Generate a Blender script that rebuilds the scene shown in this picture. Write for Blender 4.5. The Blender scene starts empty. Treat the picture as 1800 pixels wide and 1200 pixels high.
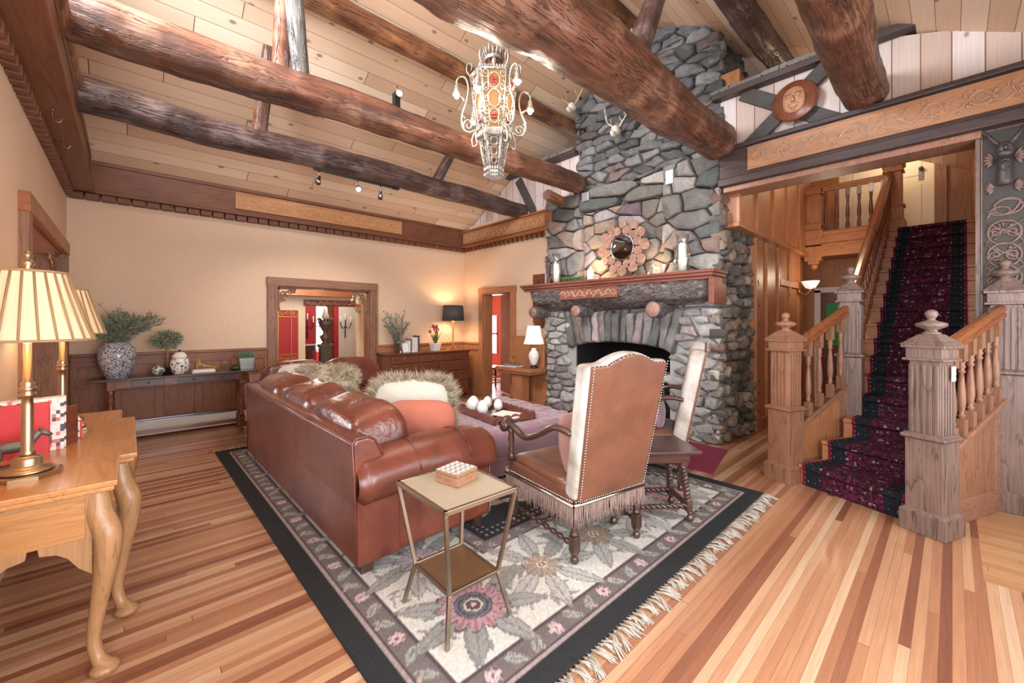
import bpy, bmesh, math, random
import numpy as np
from mathutils import Vector, Matrix, noise
PI = math.pi
R = math.radians
sc = bpy.context.scene
COL = sc.collection

# ---------------------------------------------------------------- camera, world, lights, exposure
cam_d = bpy.data.cameras.new('camera')
cam = bpy.data.objects.new('camera', cam_d)
COL.objects.link(cam)
cam.location = (0, 0, 1.45)
cam.rotation_euler = (R(90), 0, -math.atan2(675, 723))
cam_d.sensor_width = 36
cam_d.lens = 36 * 723 / 1800
cam_d.shift_y = -35 / 1800
cam_d.clip_start = 0.05
sc.camera = cam
sc.view_settings.view_transform = 'Standard'
sc.view_settings.look = 'None'
sc.view_settings.gamma = 1
sc.view_settings.exposure = 0.5
sc.view_settings.use_curve_mapping = False
sc.cycles.max_bounces = 7
sc.cycles.diffuse_bounces = 5
sc.cycles.glossy_bounces = 3
sc.cycles.transmission_bounces = 5
sc.cycles.transparent_max_bounces = 8
sc.cycles.caustics_reflective = False
sc.cycles.caustics_refractive = False
sc.cycles.sample_clamp_indirect = 6
sc.cycles.blur_glossy = 1.0
try:
    sc.cycles.use_denoising = True
    sc.cycles.denoiser = 'OPENIMAGEDENOISE'
except Exception:
    pass
w = bpy.data.worlds.new('daylight')
sc.world = w
w.use_nodes = True
w.node_tree.nodes['Background'].inputs[0].default_value = (0.83, 0.91, 1.0, 1)
w.node_tree.nodes['Background'].inputs[1].default_value = 1.6


def light(name, kind, loc, energy, col=(1, 1, 1), size=1.0, size_y=None, rot=(0, 0, 0), spot=None):
    d = bpy.data.lights.new(name, kind)
    d.energy = energy
    d.color = col
    if kind == 'AREA':
        d.shape = 'RECTANGLE'
        d.size = size
        d.size_y = size_y or size
    elif kind in ('POINT', 'SPOT'):
        d.shadow_soft_size = size
    if spot:
        d.spot_size = spot
        d.spot_blend = 0.6
    o = bpy.data.objects.new(name, d)
    o.location = loc
    o.rotation_euler = rot
    COL.objects.link(o)
    return o


# daylight through the windows of the near wall (behind the camera) and of the neighbouring rooms
DAY = (0.93, 0.96, 1.0)
light('window_daylight', 'AREA', (0.9, -1.13, 1.55), 98, DAY, 2.0, 2.0, (R(90), 0, 0))
light('window_daylight', 'AREA', (3.4, -1.13, 1.55), 36, DAY, 2.0, 2.0, (R(90), 0, 0))
light('gable_window_daylight', 'AREA', (-0.68, 3.0, 4.4), 240, (0.86, 0.92, 1.0), 0.95, 1.75, (0, R(-90), 0))
light('side_window_daylight', 'AREA', (-0.68, 0.3, 1.6), 70, DAY, 1.8, 1.7, (0, R(-90), 0))
light('dining_room_window_daylight', 'AREA', (4.2, 12.2, 1.6), 80, DAY, 1.2, 1.9, (R(-90), 0, 0))
light('side_room_window_daylight', 'AREA', (7.22, 8.72, 1.1), 60, DAY, 1.0, 0.7, (0, R(90), 0))
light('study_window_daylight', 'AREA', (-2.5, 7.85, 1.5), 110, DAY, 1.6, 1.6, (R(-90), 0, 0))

# ---------------------------------------------------------------- node helpers


def lin(c):
    """'#rrggbb' (or 0..255 tuple) to linear rgba"""
    if isinstance(c, str):
        c = c.lstrip('#')
        c = tuple(int(c[i:i + 2], 16) for i in (0, 2, 4))
    o = []
    for v in c[:3]:
        v /= 255
        o.append(v / 12.92 if v <= 0.04045 else ((v + 0.055) / 1.055) ** 2.4)
    return tuple(o) + (1.0,)


class Mt:
    def __init__(s, name, rough=0.5, metal=0.0, spec=0.5, **kw):
        s.m = bpy.data.materials.new(name)
        s.m.use_nodes = True
        s.nt = s.m.node_tree
        s.b = s.nt.nodes['Principled BSDF']
        s.set('Roughness', rough)
        s.set('Metallic', metal)
        s.set('Specular IOR Level', spec)
        for k, v in kw.items():
            s.set(k.replace('_', ' '), v)

    def link(s, a, b):
        s.nt.links.new(a, b)

    def put(s, sock, v):
        if isinstance(v, bpy.types.NodeSocket):
            s.link(v, sock)
        else:
            if sock.type == 'RGBA' and not isinstance(v, (float, int)):
                v = lin(v) if isinstance(v, str) or max(v) > 1.0 else (tuple(v) + (1,))[:4]
            sock.default_value = v

    def set(s, k, v):
        s.put(s.b.inputs[k], v)

    def node(s, t, **props):
        n = s.nt.nodes.new(t)
        for k, v in props.items():
            setattr(n, k, v)
        return n

    def obj(s):
        return s.node('ShaderNodeTexCoord').outputs['Object']

    def uv(s):
        return s.node('ShaderNodeTexCoord').outputs['UV']

    def sep(s, v):
        n = s.node('ShaderNodeSeparateXYZ')
        s.link(v, n.inputs[0])
        return n.outputs

    def comb(s, x=0.0, y=0.0, z=0.0):
        n = s.node('ShaderNodeCombineXYZ')
        for i, v in enumerate((x, y, z)):
            s.put(n.inputs[i], v)
        return n.outputs[0]

    def map(s, v, scale=(1, 1, 1), rot=(0, 0, 0), loc=(0, 0, 0)):
        n = s.node('ShaderNodeMapping')
        s.link(v, n.inputs[0])
        n.inputs['Scale'].default_value = scale
        n.inputs['Rotation'].default_value = rot
        n.inputs['Location'].default_value = loc
        return n.outputs[0]

    def math(s, op, a, b=0.0, c=0.0):
        n = s.node('ShaderNodeMath', operation=op)
        s.put(n.inputs[0], a)
        s.put(n.inputs[1], b)
        if op in ('COMPARE', 'SMOOTH_MIN', 'MULTIPLY_ADD'):
            s.put(n.inputs[2], c)
        return n.outputs[0]

    def noise(s, v, scale=5.0, detail=3.0, rough=0.55, dist=0.0):
        n = s.node('ShaderNodeTexNoise')
        s.link(v, n.inputs['Vector'])
        n.inputs['Scale'].default_value = scale
        n.inputs['Detail'].default_value = detail
        n.inputs['Roughness'].default_value = rough
        n.inputs['Distortion'].default_value = dist
        return n.outputs[0]

    def vor(s, v, scale=5.0, out='Distance', feature='F1', rnd=1.0):
        n = s.node('ShaderNodeTexVoronoi', feature=feature)
        s.link(v, n.inputs['Vector'])
        n.inputs['Scale'].default_value = scale
        n.inputs['Randomness'].default_value = rnd
        return n.outputs[out]

    def wn(s, v):
        n = s.node('ShaderNodeTexWhiteNoise', noise_dimensions='3D')
        s.link(v, n.inputs['Vector'])
        return n.outputs['Value']

    def ramp(s, f, stops, interp='LINEAR'):
        n = s.node('ShaderNodeValToRGB')
        s.put(n.inputs[0], f)
        cr = n.color_ramp
        cr.interpolation = interp
        while len(cr.elements) < len(stops):
            cr.elements.new(0.5)
        for e, (p, c) in zip(cr.elements, stops):
            e.position = p
            e.color = lin(c) if not isinstance(c, (float, int)) else (c, c, c, 1)
        return n.outputs[0]

    def mix(s, f, a, b, blend='MIX'):
        n = s.node('ShaderNodeMix', data_type='RGBA', blend_type=blend)
        s.put(n.inputs['Factor'], f)
        s.put(n.inputs['A'], a) if False else None
        s.put(n.inputs[6], a)
        s.put(n.inputs[7], b)
        return n.outputs[2]

    def bump(s, h, strength=0.3, dist=0.01):
        n = s.node('ShaderNodeBump')
        n.inputs['Strength'].default_value = strength
        n.inputs['Distance'].default_value = dist
        s.link(h, n.inputs['Height'])
        s.link(n.outputs[0], s.b.inputs['Normal'])
        return n

    def attr(s, name):
        return s.node('ShaderNodeAttribute', attribute_name=name).outputs['Color']


def plain(name, c, rough=0.5, metal=0.0, var=0.12, vs=20, bump=0.0, bs=60, **kw):
    m = Mt(name, rough, metal, **kw)
    o = m.obj()
    n = m.noise(o, vs, 3)
    base = m.mix(m.math('MULTIPLY', m.math('SUBTRACT', n, 0.5), 0.0), c, c)
    f = m.math('MULTIPLY_ADD', n, var * 2, 1 - var)
    m.set('Base Color', m.mix(1.0, base, m.comb(f, f, f), 'MULTIPLY'))
    if bump:
        m.bump(m.noise(o, bs, 3), bump, 0.004)
    return m.m


def wood(name, c1, c2, axis='Z', rough=0.4, s=1.0, ring=None, bump=0.12, spec=0.4, coat=0.0):
    """grain running along axis; c1 ground, c2 dark grain"""
    m = Mt(name, rough, 0, spec)
    if coat:
        m.set('Coat Weight', coat)
        m.set('Coat Roughness', 0.15)
    o = m.obj()
    k = {'X': (0.12, 1, 1), 'Y': (1, 0.12, 1), 'Z': (1, 1, 0.12)}[axis]
    v = m.map(o, k)
    n1 = m.noise(v, 9 * s, 4, 0.6, 0.6)
    k2 = {'X': (0.03, 1, 1), 'Y': (1, 0.03, 1), 'Z': (1, 1, 0.03)}[axis]
    v2 = m.map(o, k2)
    n2 = m.noise(v2, 130 * s, 2, 0.6)
    rings = m.math('FRACT', m.math('MULTIPLY', n1, 5.5))
    rg = m.ramp(rings, [(0, 0.0), (0.72, 0.25), (0.9, 1.0), (1.0, 0.0)])
    f = m.math('ADD', m.math('MULTIPLY', rg, 0.55), m.math('MULTIPLY', m.math('SUBTRACT', n2, 0.42), 1.3))
    fc = m.node('ShaderNodeClamp')
    m.link(f, fc.inputs[0])
    col = m.mix(fc.outputs[0], c1, c2)
    big = m.math('MULTIPLY_ADD', m.noise(o, 2.2, 2), 0.5, 0.75)
    m.set('Base Color', m.mix(1.0, col, m.comb(big, big, big), 'MULTIPLY'))
    if bump:
        m.bump(m.math('MULTIPLY', n2, -1.0), bump, 0.004)
    return m.m


def planks(name, stops, w, ln, across='Y', along='X', rough=0.4, seam=0.03, seamc='#5a3522', knots=0.0, grain=0.5, spec=0.4, coat=0.0, end=0.004, knotc='#6b4a33'):
    m = Mt(name, rough, 0, spec)
    if coat:
        m.set('Coat Weight', coat)
        m.set('Coat Roughness', 0.12)
    o = m.obj()
    x, y, z = m.sep(o)
    ax = {'X': x, 'Y': y, 'Z': z}
    a = m.math('DIVIDE', ax[across], w)
    row = m.math('FLOOR', a)
    rr = m.wn(m.comb(row, 3.3, 7.7))
    l = m.math('ADD', m.math('DIVIDE', ax[along], ln), m.math('MULTIPLY', rr, 13.7))
    cell = m.math('FLOOR', l)
    idv = m.wn(m.comb(row, cell, 1.5))
    col = m.ramp(idv, stops)
    # grain
    gv = m.comb(m.math('MULTIPLY', l, ln * 2.0), m.math('ADD', m.math('MULTIPLY', a, w * 60), m.math('MULTIPLY', idv, 50)), idv)
    g = m.noise(gv, 1.2, 4, 0.65, 0.8)
    gf = m.math('MULTIPLY_ADD', m.math('SUBTRACT', g, 0.5), grain, 1.0)
    col = m.mix(1.0, col, m.comb(gf, gf, gf), 'MULTIPLY')
    fa = m.math('FRACT', a)
    fl = m.math('FRACT', l)
    s1 = m.math('LESS_THAN', fa, seam)
    s2 = m.math('LESS_THAN', fl, end)
    sm = m.math('MAXIMUM', s1, s2)
    if knots:
        kv = m.comb(m.math('MULTIPLY', l, ln * 3.2), m.math('MULTIPLY', a, w * 5.2), row)
        kd = m.vor(kv, 1.0)
        kf = m.ramp(kd, [(0.0, 1.0), (knots * 0.55, 0.9), (knots, 0.0)])
        col = m.mix(m.math('MULTIPLY', kf, 0.8), col, knotc)
    col = m.mix(m.math('MULTIPLY', sm, 0.85), col, seamc)
    m.set('Base Color', col)
    m.bump(m.math('MULTIPLY', sm, -1.0), 0.4, 0.004)
    return m.m


M = {}


def mats():
    M['floor'] = planks('strip floor', [(0, '#774936'), (0.2, '#956248'), (0.5, '#ab7959'), (0.8, '#ba8f6d'), (1, '#c3a283')], 0.042, 4.6, rough=0.3, seam=0.03, seamc='#7b4a32', grain=0.75, spec=0.5, coat=0.25, end=0.001)
    M['floor2'] = planks('oak floor', [(0, '#a87850'), (1, '#b98d62')], 0.06, 0.9, 'X', 'Y', rough=0.3, seam=0.03, seamc='#8a5a34', coat=0.2)
    M['ceil'] = planks('knotty pine planks', [(0, '#cba98c'), (0.5, '#d9b99b'), (1, '#e6cfb5')], 0.165, 2.6, rough=0.5, seam=0.028, seamc='#4a2c1b', knots=0.14, grain=0.35, end=0.003)
    M['gable'] = planks('whitewashed boards', [(0, '#b8a294'), (0.5, '#cbbbb2'), (1, '#d8cdc9')], 0.19, 9, 'Y', 'Z', rough=0.6, seam=0.05, seamc='#6f4536', knots=0.14, grain=0.45)
    M['paper'] = Mt('damask wallpaper', 0.75)
    m = M['paper']
    o = m.obj()
    big = m.noise(o, 1.1, 2)
    fine = m.ramp(m.noise(m.map(o, (1, 1, 1)), 32, 3, 0.6, 1.6), [(0.42, 0.0), (0.52, 1.0)])
    c = m.mix(big, '#d6b195', '#e0c5ab')
    m.set('Base Color', m.mix(m.math('MULTIPLY', fine, 0.28), c, '#e3d0b5'))
    M['paper'] = m.m
    M['cream'] = plain('cream paint', '#e6d8bd', 0.6, var=0.04)
    M['white'] = plain('white paint', '#e8e4de', 0.5, var=0.04)
    M['oak'] = wood('warm oak', '#b67c54', '#865436', 'Z', 0.4)
    M['oak_x'] = wood('warm oak rail', '#b67c54', '#865436', 'X', 0.4)
    M['oak_y'] = wood('warm oak beam', '#b67c54', '#865436', 'Y', 0.4)
    M['oakp'] = wood('pink toned oak', '#946a50', '#604033', 'Z', 0.42)
    M['oakp_x'] = wood('pink toned oak rail', '#9c705a', '#6a473a', 'X', 0.42)
    M['oakg'] = wood('greyed oak', '#80695e', '#392c2a', 'Z', 0.4, ring=1)
    M['oakg_x'] = wood('greyed oak rail', '#80695e', '#392c2a', 'X', 0.4)
    M['oakd'] = wood('darkened oak wainscot', '#9a6344', '#5b3220', 'Z', 0.4)  # same oak as the right side, its dimmer light put into the tone
    M['oakd_x'] = wood('darkened oak wainscot rail', '#91593a', '#5b3220', 'X', 0.4)
    M['oakd_y'] = wood('darkened oak wainscot rail y', '#a3653f', '#693c25', 'Y', 0.4)
    M['fascia'] = wood('brown fascia board', '#7a4d38', '#54301f', 'X', 0.45)
    M['fascia_y'] = wood('brown fascia board side', '#7a4d38', '#54301f', 'Y', 0.45)
    M['darkbeam'] = wood('near black stained timber', '#4a3a38', '#2a1f1e', 'Y', 0.5)
    M['darkbrace'] = wood('grey black brace', '#4d4844', '#2e2a28', 'Y', 0.6)
    M['carvetan'] = wood('carved tan board', '#b9855a', '#8c5e3c', 'X', 0.5)
    M['carvetan_y'] = wood('carved tan board side', '#b08260', '#876044', 'Y', 0.5)
    M['carvelight'] = plain('pale carved relief', '#c79a6c', 0.5)
    M['carvepink'] = plain('worn carved relief', '#b39078', 0.5)
    M['rail'] = wood('polished handrail', '#8a5233', '#5f351d', 'X', 0.2, spec=0.6, coat=0.5)
    M['mahog'] = wood('mahogany', '#7a4530', '#4a2619', 'X', 0.3, spec=0.5, coat=0.3)
    M['mahog_z'] = wood('mahogany upright', '#7a4530', '#4a2619', 'Z', 0.3, spec=0.5, coat=0.3)
    M['walnut'] = wood('dark walnut', '#4c3029', '#2a1814', 'X', 0.3, spec=0.5, coat=0.3)
    M['walnut_z'] = wood('dark walnut turned', '#4c342c', '#2a1a16', 'Z', 0.3, spec=0.5, coat=0.3)
    M['desk'] = wood('honey pine', '#bc844e', '#976238', 'Y', 0.28, s=0.7, spec=0.5, coat=0.35, bump=0.05)
    M['desk_x'] = wood('honey pine apron', '#b58250', '#94663c', 'X', 0.35, s=0.7, spec=0.45, coat=0.2, bump=0.05)
    M['desk_z'] = wood('honey pine upright', '#a98059', '#80603f', 'Z', 0.4, s=0.7, spec=0.45, coat=0.1, bump=0.05)
    M['mantel'] = wood('red mantel board', '#875043', '#5e3229', 'Y', 0.3, coat=0.3)
    # logs
    for nm, a, b, cc in (('log', '#7a4c38', '#43291e', '#9a715a'), ('log_orange', '#9c6642', '#5e3a28', '#bb8560'), ('log_dark', '#604640', '#33231f', '#87706a'), ('log_grey', '#777069', '#3f3a37', '#a09a94')):
        m = Mt(nm + ' wood', 0.38, 0, 0.5)
        o = m.obj()
        n1 = m.noise(m.map(o, (0.3, 1.6, 1.6)), 5, 5, 0.65, 0.5)
        n2 = m.noise(m.map(o, (1.4, 1, 1)), 2.0, 3)
        c = m.mix(m.ramp(n1, [(0.35, 0.0), (0.65, 1.0)]), b, a)
        c = m.mix(m.ramp(n2, [(0.5, 0.0), (0.7, 0.8)]), c, cc)
        cr = m.ramp(m.noise(m.map(o, (0.25, 3, 3)), 6, 4, 0.7, 1.0), [(0.47, 0.0), (0.5, 1.0), (0.53, 0.0)])
        m.set('Base Color', m.mix(m.math('MULTIPLY', cr, 0.6), c, b))
        hw = m.vor(m.map(o, (0.8, 1.0, 1.0)), 8.0, feature='SMOOTH_F1')
        m.bump(m.math('ADD', m.math('SUBTRACT', n1, m.math('MULTIPLY', cr, 0.5)), m.math('MULTIPLY', hw, 0.9)), 0.7, 0.03)
        M[nm] = m.m
    m = Mt('furrowed bark', 0.7)
    o = m.obj()
    n1 = m.noise(m.map(o, (2.5, 0.8, 2.5)), 12, 5, 0.7, 1.4)
    m.set('Base Color', m.ramp(n1, [(0.35, '#2d2624'), (0.5, '#6d625e'), (0.62, '#9d918c')]))
    m.bump(n1, 1.0, 0.03)
    M['bark'] = m.m
    m = Mt('cut log end', 0.6)
    o = m.obj()
    n1 = m.noise(m.map(o, (1, 1, 1)), 14, 4, 0.6, 0.6)
    m.set('Base Color', m.ramp(n1, [(0.3, '#7a564a'), (0.55, '#9a7768'), (0.75, '#b39788')]))
    M['endgrain'] = m.m
    # stone with a tone per stone
    m = Mt('field stone', 0.62, 0, 0.4)
    o = m.obj()
    at = m.attr('Col')
    n1 = m.noise(o, 9, 5, 0.65, 0.6)
    n2 = m.noise(m.map(o, (1, 1, 2.2)), 26, 4, 0.7)
    f = m.math('MULTIPLY', m.math('MULTIPLY_ADD', n1, 0.9, 0.55), m.math('MULTIPLY_ADD', n2, 0.9, 0.55))
    c = m.mix(1.0, at, m.comb(f, f, f), 'MULTIPLY')
    sp = m.ramp(m.noise(o, 3.2, 4, 0.7), [(0.56, 0.0), (0.66, 0.6)])
    m.set('Base Color', m.mix(m.math('MULTIPLY', sp, 0.3), c, '#b0b0aa'))
    m.bump(m.math('ADD', n1, m.math('MULTIPLY', n2, 0.6)), 0.85, 0.03)
    M['stone'] = m.m
    M['mortar'] = plain('pale mortar', '#9d9a96', 0.9, var=0.2, vs=30, bump=0.8)
    M['mortard'] = plain('dark mortar', '#4c4a48', 0.9, var=0.2, vs=30, bump=0.8)
    M['slate'] = plain('grey slate', '#77756f', 0.8, var=0.3, vs=14, bump=0.8, bs=20)
    # leather
    for nm, a, b, rg in (('leather', '#50231a', '#78402f', 0.3), ('leather_chair', '#5c382a', '#784c37', 0.34), ('leather_mauve', '#6b3a3c', '#8a555a', 0.4)):
        m = Mt(nm + ' hide', rg, 0, 0.55)
        m.set('Coat Weight', 0.2)
        m.set('Coat Roughness', 0.25)
        o = m.obj()
        n1 = m.noise(o, 3.5, 4, 0.6, 0.4)
        m.set('Base Color', m.ramp(n1, [(0.3, a), (0.7, b)]))
        n2 = m.noise(o, 240, 2)
        n3 = m.noise(o, 14, 4, 0.7, 1.0)
        m.bump(m.math('ADD', m.math('MULTIPLY', n2, 0.25), n3), 0.22, 0.012)
        M[nm] = m.m
    m = Mt('creased leather hide', 0.28, 0, 0.55)
    m.set('Coat Weight', 0.25)
    m.set('Coat Roughness', 0.2)
    o = m.obj()
    n1 = m.noise(o, 3.5, 4, 0.6, 0.4)
    m.set('Base Color', m.ramp(n1, [(0.3, '#4f2218'), (0.7, '#783f2e')]))
    n3 = m.noise(m.map(o, (1.8, 0.6, 1.8)), 6, 4, 0.6, 0.9)
    rdg = m.math('SUBTRACT', 1.0, m.math('ABSOLUTE', m.math('MULTIPLY', m.math('SUBTRACT', n3, 0.5), 6.0)))
    m.bump(m.math('ADD', m.math('MULTIPLY', rdg, -0.2), n3), 0.35, 0.03)
    M['leather_creased'] = m.m
    m = Mt('spotted cowhide', 0.6)
    o = m.obj()
    n1 = m.noise(o, 4, 3, 0.6, 0.6)
    n2 = m.noise(m.map(o, (1, 1, 0.2)), 60, 3)
    c = m.ramp(n1, [(0.3, '#7d6852'), (0.45, '#a0968a'), (0.6, '#b9b4ac')])
    m.set('Base Color', c)
    m.bump(n2, 0.5, 0.006)
    M['cowhide'] = m.m
    M['velvet'] = plain('mauve velvet', '#93707a', 0.7, var=0.3, vs=5, bump=0.1, Sheen_Weight=0.6)
    M['velvet2'] = plain('rose brown velvet', '#9a6a60', 0.7, var=0.25, vs=7, Sheen_Weight=0.5)
    M['terracotta'] = plain('terracotta cotton', '#a8604a', 0.8, var=0.15, vs=10, bump=0.3, bs=300)
    M['creamcloth'] = plain('cream linen', '#bdb3a5', 0.85, var=0.08, bump=0.3, bs=300)
    m = Mt('blond shag', 0.8)
    o = m.obj()
    m.set('Base Color', m.ramp(m.noise(o, 18, 4, 0.7), [(0.3, '#85735c'), (0.5, '#aa9a80'), (0.7, '#c8bca6')]))
    M['shag'] = m.m
    M['brass'] = plain('brushed brass', '#b39a7c', 0.33, 1.0, var=0.08, vs=12)
    M['champagne'] = plain('champagne metal', '#a99c8a', 0.32, 1.0, var=0.1)
    M['goldmet'] = plain('gold leaf', '#cda05a', 0.3, 1.0)
    M['nail'] = plain('pewter nail heads', '#c9c2b8', 0.25, 1.0)
    M['chrome'] = plain('brushed nickel', '#9a9aa0', 0.25, 1.0)
    M['black'] = plain('black metal', '#1b1b1d', 0.4, 0.3)
    M['darkvoid'] = plain('sooty black', '#141210', 0.9, var=0.3)
    M['iron'] = plain('aged grey iron', '#6d6a66', 0.5, 0.6, var=0.3)
    m = Mt('aged silver leaf', 0.35, 0.55, 0.5)
    o = m.obj()
    n = m.noise(o, 20, 4, 0.7)
    m.set('Base Color', m.ramp(n, [(0.3, '#6f6860'), (0.5, '#a39b90'), (0.7, '#c4bdb2')]))
    m.bump(m.noise(o, 60, 3), 0.3, 0.006)
    M['silver'] = m.m
    m = Mt('amber lantern glass', 0.4)
    m.set('Base Color', '#5e452c')
    m.set('Emission Color', '#ffb766')
    m.set('Emission Strength', 0.25)
    M['amber'] = m.m
    M['ruby'] = plain('ruby glass', '#8c1f1a', 0.15)

    def emis(name, c, st, base=None):
        q = Mt(name, 0.6)
        q.set('Base Color', base or c)
        q.set('Emission Color', c)
        q.set('Emission Strength', st)
        return q.m
    M['bulb'] = emis('lit bulb', '#ffe9c9', 30)
    M['flame'] = emis('candle flame', '#ffd08a', 14)
    m = Mt('pleated cream shade', 0.8)
    m.set('Base Color', '#e8cfaa')
    m.set('Emission Color', '#ffd9a8')
    m.set('Emission Strength', 0.08)
    M['shade'] = m.m
    M['shadetrim'] = plain('shade braid', '#a88860', 0.8)
    m = Mt('white silk shade', 0.8)
    m.set('Base Color', '#f5efe5')
    m.set('Emission Color', '#fff3e0')
    m.set('Emission Strength', 0.5)
    M['shadewhite'] = m.m
    M['shadedark'] = plain('charcoal paper shade', '#4c4648', 0.7)
    M['shadein'] = emis('lit shade lining', '#ffe2b0', 3.0)
    M['candle'] = emis('ivory wax', '#fff4e0', 0.15, '#f0ebe0')
    g = Mt('clear glass', 0.03, 0, 0.5)
    tr_ = g.node('ShaderNodeBsdfTransparent')
    tr_.inputs[0].default_value = (0.95, 0.97, 0.97, 1)
    gl_ = g.node('ShaderNodeBsdfGlossy')
    gl_.inputs['Roughness'].default_value = 0.03
    lw = g.node('ShaderNodeLayerWeight')
    lw.inputs[0].default_value = 0.35
    mx = g.node('ShaderNodeMixShader')
    g.link(g.math('MULTIPLY_ADD', lw.outputs['Facing'], 0.6, 0.05), mx.inputs[0])
    g.link(tr_.outputs[0], mx.inputs[1])
    g.link(gl_.outputs[0], mx.inputs[2])
    g.link(mx.outputs[0], g.nt.nodes['Material Output'].inputs['Surface'])
    M['glass'] = g.m
    g = Mt('mirror glass', 0.02, 1.0)
    g.set('Base Color', '#cfd3d6')
    M['mirror'] = g.m
    # ceramics
    for nm, s, th in (('chinablue', 58, 0.5), ('chinaball', 26, 0.5)):
        m = Mt(nm + ' glaze', 0.12, 0, 0.6)
        o = m.obj()
        n = m.noise(o, s, 3, 0.6, 1.8)
        d = m.vor(o, s * 0.55)
        f = m.math('ADD', m.ramp(n, [(0.47, 0.0), (0.5, 1.0)]), m.ramp(d, [(0.2, 1.0), (0.25, 0.0)]))
        m.set('Base Color', m.mix(f, '#d9dadc' if nm == 'chinablue' else '#e9e7e0', '#4f5a6c' if nm == 'chinablue' else '#55655f'))
        M[nm] = m.m
    m = Mt('painted ginger jar glaze', 0.12, 0, 0.6)
    o = m.obj()
    n = m.noise(o, 30, 2, 0.5, 1.2)
    m.set('Base Color', m.mix(m.ramp(n, [(0.56, 0.0), (0.58, 1.0)]), '#eceae4', '#27304a'))
    M['chinajar'] = m.m
    M['porcelain'] = plain('white porcelain', '#ece8e0', 0.15, var=0.08)
    M['leafolive'] = plain('olive leaf', '#82907c', 0.5, var=0.4, vs=25)
    M['leafgreen'] = plain('green leaf', '#4a6e38', 0.45, var=0.3, vs=20)
    M['leafgrass'] = plain('grass blade', '#6f8a68', 0.5, var=0.3, vs=20)
    M['euca'] = plain('dusty eucalyptus leaf', '#7e8a80', 0.6, var=0.25, vs=20)
    M['twig'] = plain('pale twig', '#9a8068', 0.7)
    M['petal'] = plain('crimson petal', '#a3204a', 0.5, var=0.3, vs=30)
    M['galv'] = plain('galvanised tin', '#a9abab', 0.35, 0.7, var=0.25)
    M['red'] = plain('crimson cloth cover', '#c23038', 0.6)
    M['redwall'] = plain('red painted wall', '#b5323a', 0.6, var=0.1)
    M['pinkwall'] = plain('salmon painted wood', '#c96a5c', 0.5, var=0.1)
    M['paperw'] = plain('white paper', '#e9e6df', 0.7, var=0.05)
    M['stoneegg'] = plain('white egg glaze', '#f2f0ec', 0.3, var=0.02)
    M['heater'] = plain('enamelled heater', '#d8d3cb', 0.4, var=0.04)
    M['fringe'] = plain('undyed cotton fringe', '#a8a094', 0.9, var=0.15)
    M['fringeb'] = plain('mushroom bullion fringe', '#8a7369', 0.9, var=0.3, vs=60)
    M['hearthmat'] = plain('plum felt', '#7c2540', 0.9, var=0.15, bump=0.4, bs=200)
    M['greendoor'] = plain('emerald paint', '#1f9a4a', 0.5)
    M['skull'] = plain('bleached bone', '#d8d0c2', 0.6, var=0.15)
    M['antler'] = plain('antler', '#b8a083', 0.5, var=0.3)
    M['steel'] = plain('grey firebox doors', '#6e7070', 0.4, 0.5)
    # vertex coloured cloth
    for nm, rg in (('rugcol', 0.95), ('paintcol', 0.5)):
        m = Mt(nm + ' surface', rg, 0, 0.2)
        at = m.attr('Col')
        o = m.obj()
        f = m.math('MULTIPLY_ADD', m.noise(o, 160, 2), 0.5, 0.75)
        m.set('Base Color', m.mix(1.0, at, m.comb(f, f, f), 'MULTIPLY'))
        if nm == 'rugcol':
            m.bump(m.noise(o, 220, 2), 0.6, 0.006)
        M[nm] = m.m
    # stair runner (uv: metres across / along)
    m = Mt('persian runner pile', 0.95, 0, 0.15)
    u = m.uv()
    x, y, z = m.sep(u)
    ax = m.math('ABSOLUTE', x)
    n = m.noise(u, 38, 3, 0.6, 0.8)
    d = m.vor(m.comb(ax, m.math('PINGPONG', y, 0.16), 0.0), 22)
    field = m.mix(m.ramp(d, [(0.2, 1.0), (0.3, 0.0)]), '#5c2036', '#8d8288')
    field = m.mix(m.ramp(m.noise(u, 30, 2, 0.5, 2.0), [(0.44, 0.0), (0.5, 0.92)]), field, '#22121a')
    bord = m.mix(m.ramp(m.vor(m.comb(ax, m.math('PINGPONG', y, 0.045), 0.0), 30), [(0.25, 1.0), (0.33, 0.0)]), '#1d1f26', '#7b8284')
    c = m.mix(m.math('GREATER_THAN', ax, 0.215), field, bord)
    edge = m.math('GREATER_THAN', ax, 0.325)
    c = m.mix(edge, c, '#6e1530')
    m.set('Base Color', c)
    m.bump(n, 0.6, 0.006)
    M['runner'] = m.m
    m = Mt('herringbone inlay', 0.4)
    x, y, z = m.sep(m.obj())
    t = m.math('ADD', m.math('MULTIPLY', y, 28), m.math('PINGPONG', m.math('MULTIPLY', x, 28), 0.5))
    m.set('Base Color', m.mix(m.math('LESS_THAN', m.math('FRACT', t), 0.5), '#ded9d2', '#9b928c'))
    M['herring'] = m.m
    m = Mt('patchwork cover', 0.6)
    x, y, z = m.sep(m.obj())
    k = m.comb(m.math('FLOOR', m.math('MULTIPLY', x, 70)), m.math('FLOOR', m.math('MULTIPLY', y, 55)), m.math('FLOOR', m.math('MULTIPLY', z, 55)))
    m.set('Base Color', m.ramp(m.wn(k), [(0, '#e6ddd6'), (0.4, '#c9706c'), (0.6, '#dcd0c6'), (0.85, '#4a4858'), (1, '#e8e2da')], 'CONSTANT'))
    M['patch'] = m.m
    m = Mt('outdoor view board', 0.6)
    m.set('Base Color', '#dfe8f0')
    m.set('Emission Color', '#e6eefc')
    m.set('Emission Strength', 2.2)
    M['skyview'] = m.m
    m = Mt('tumbled cobble', 0.6)
    M['burl'] = wood('burl slice', '#b58a74', '#7c5646', 'X', 0.5)
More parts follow.
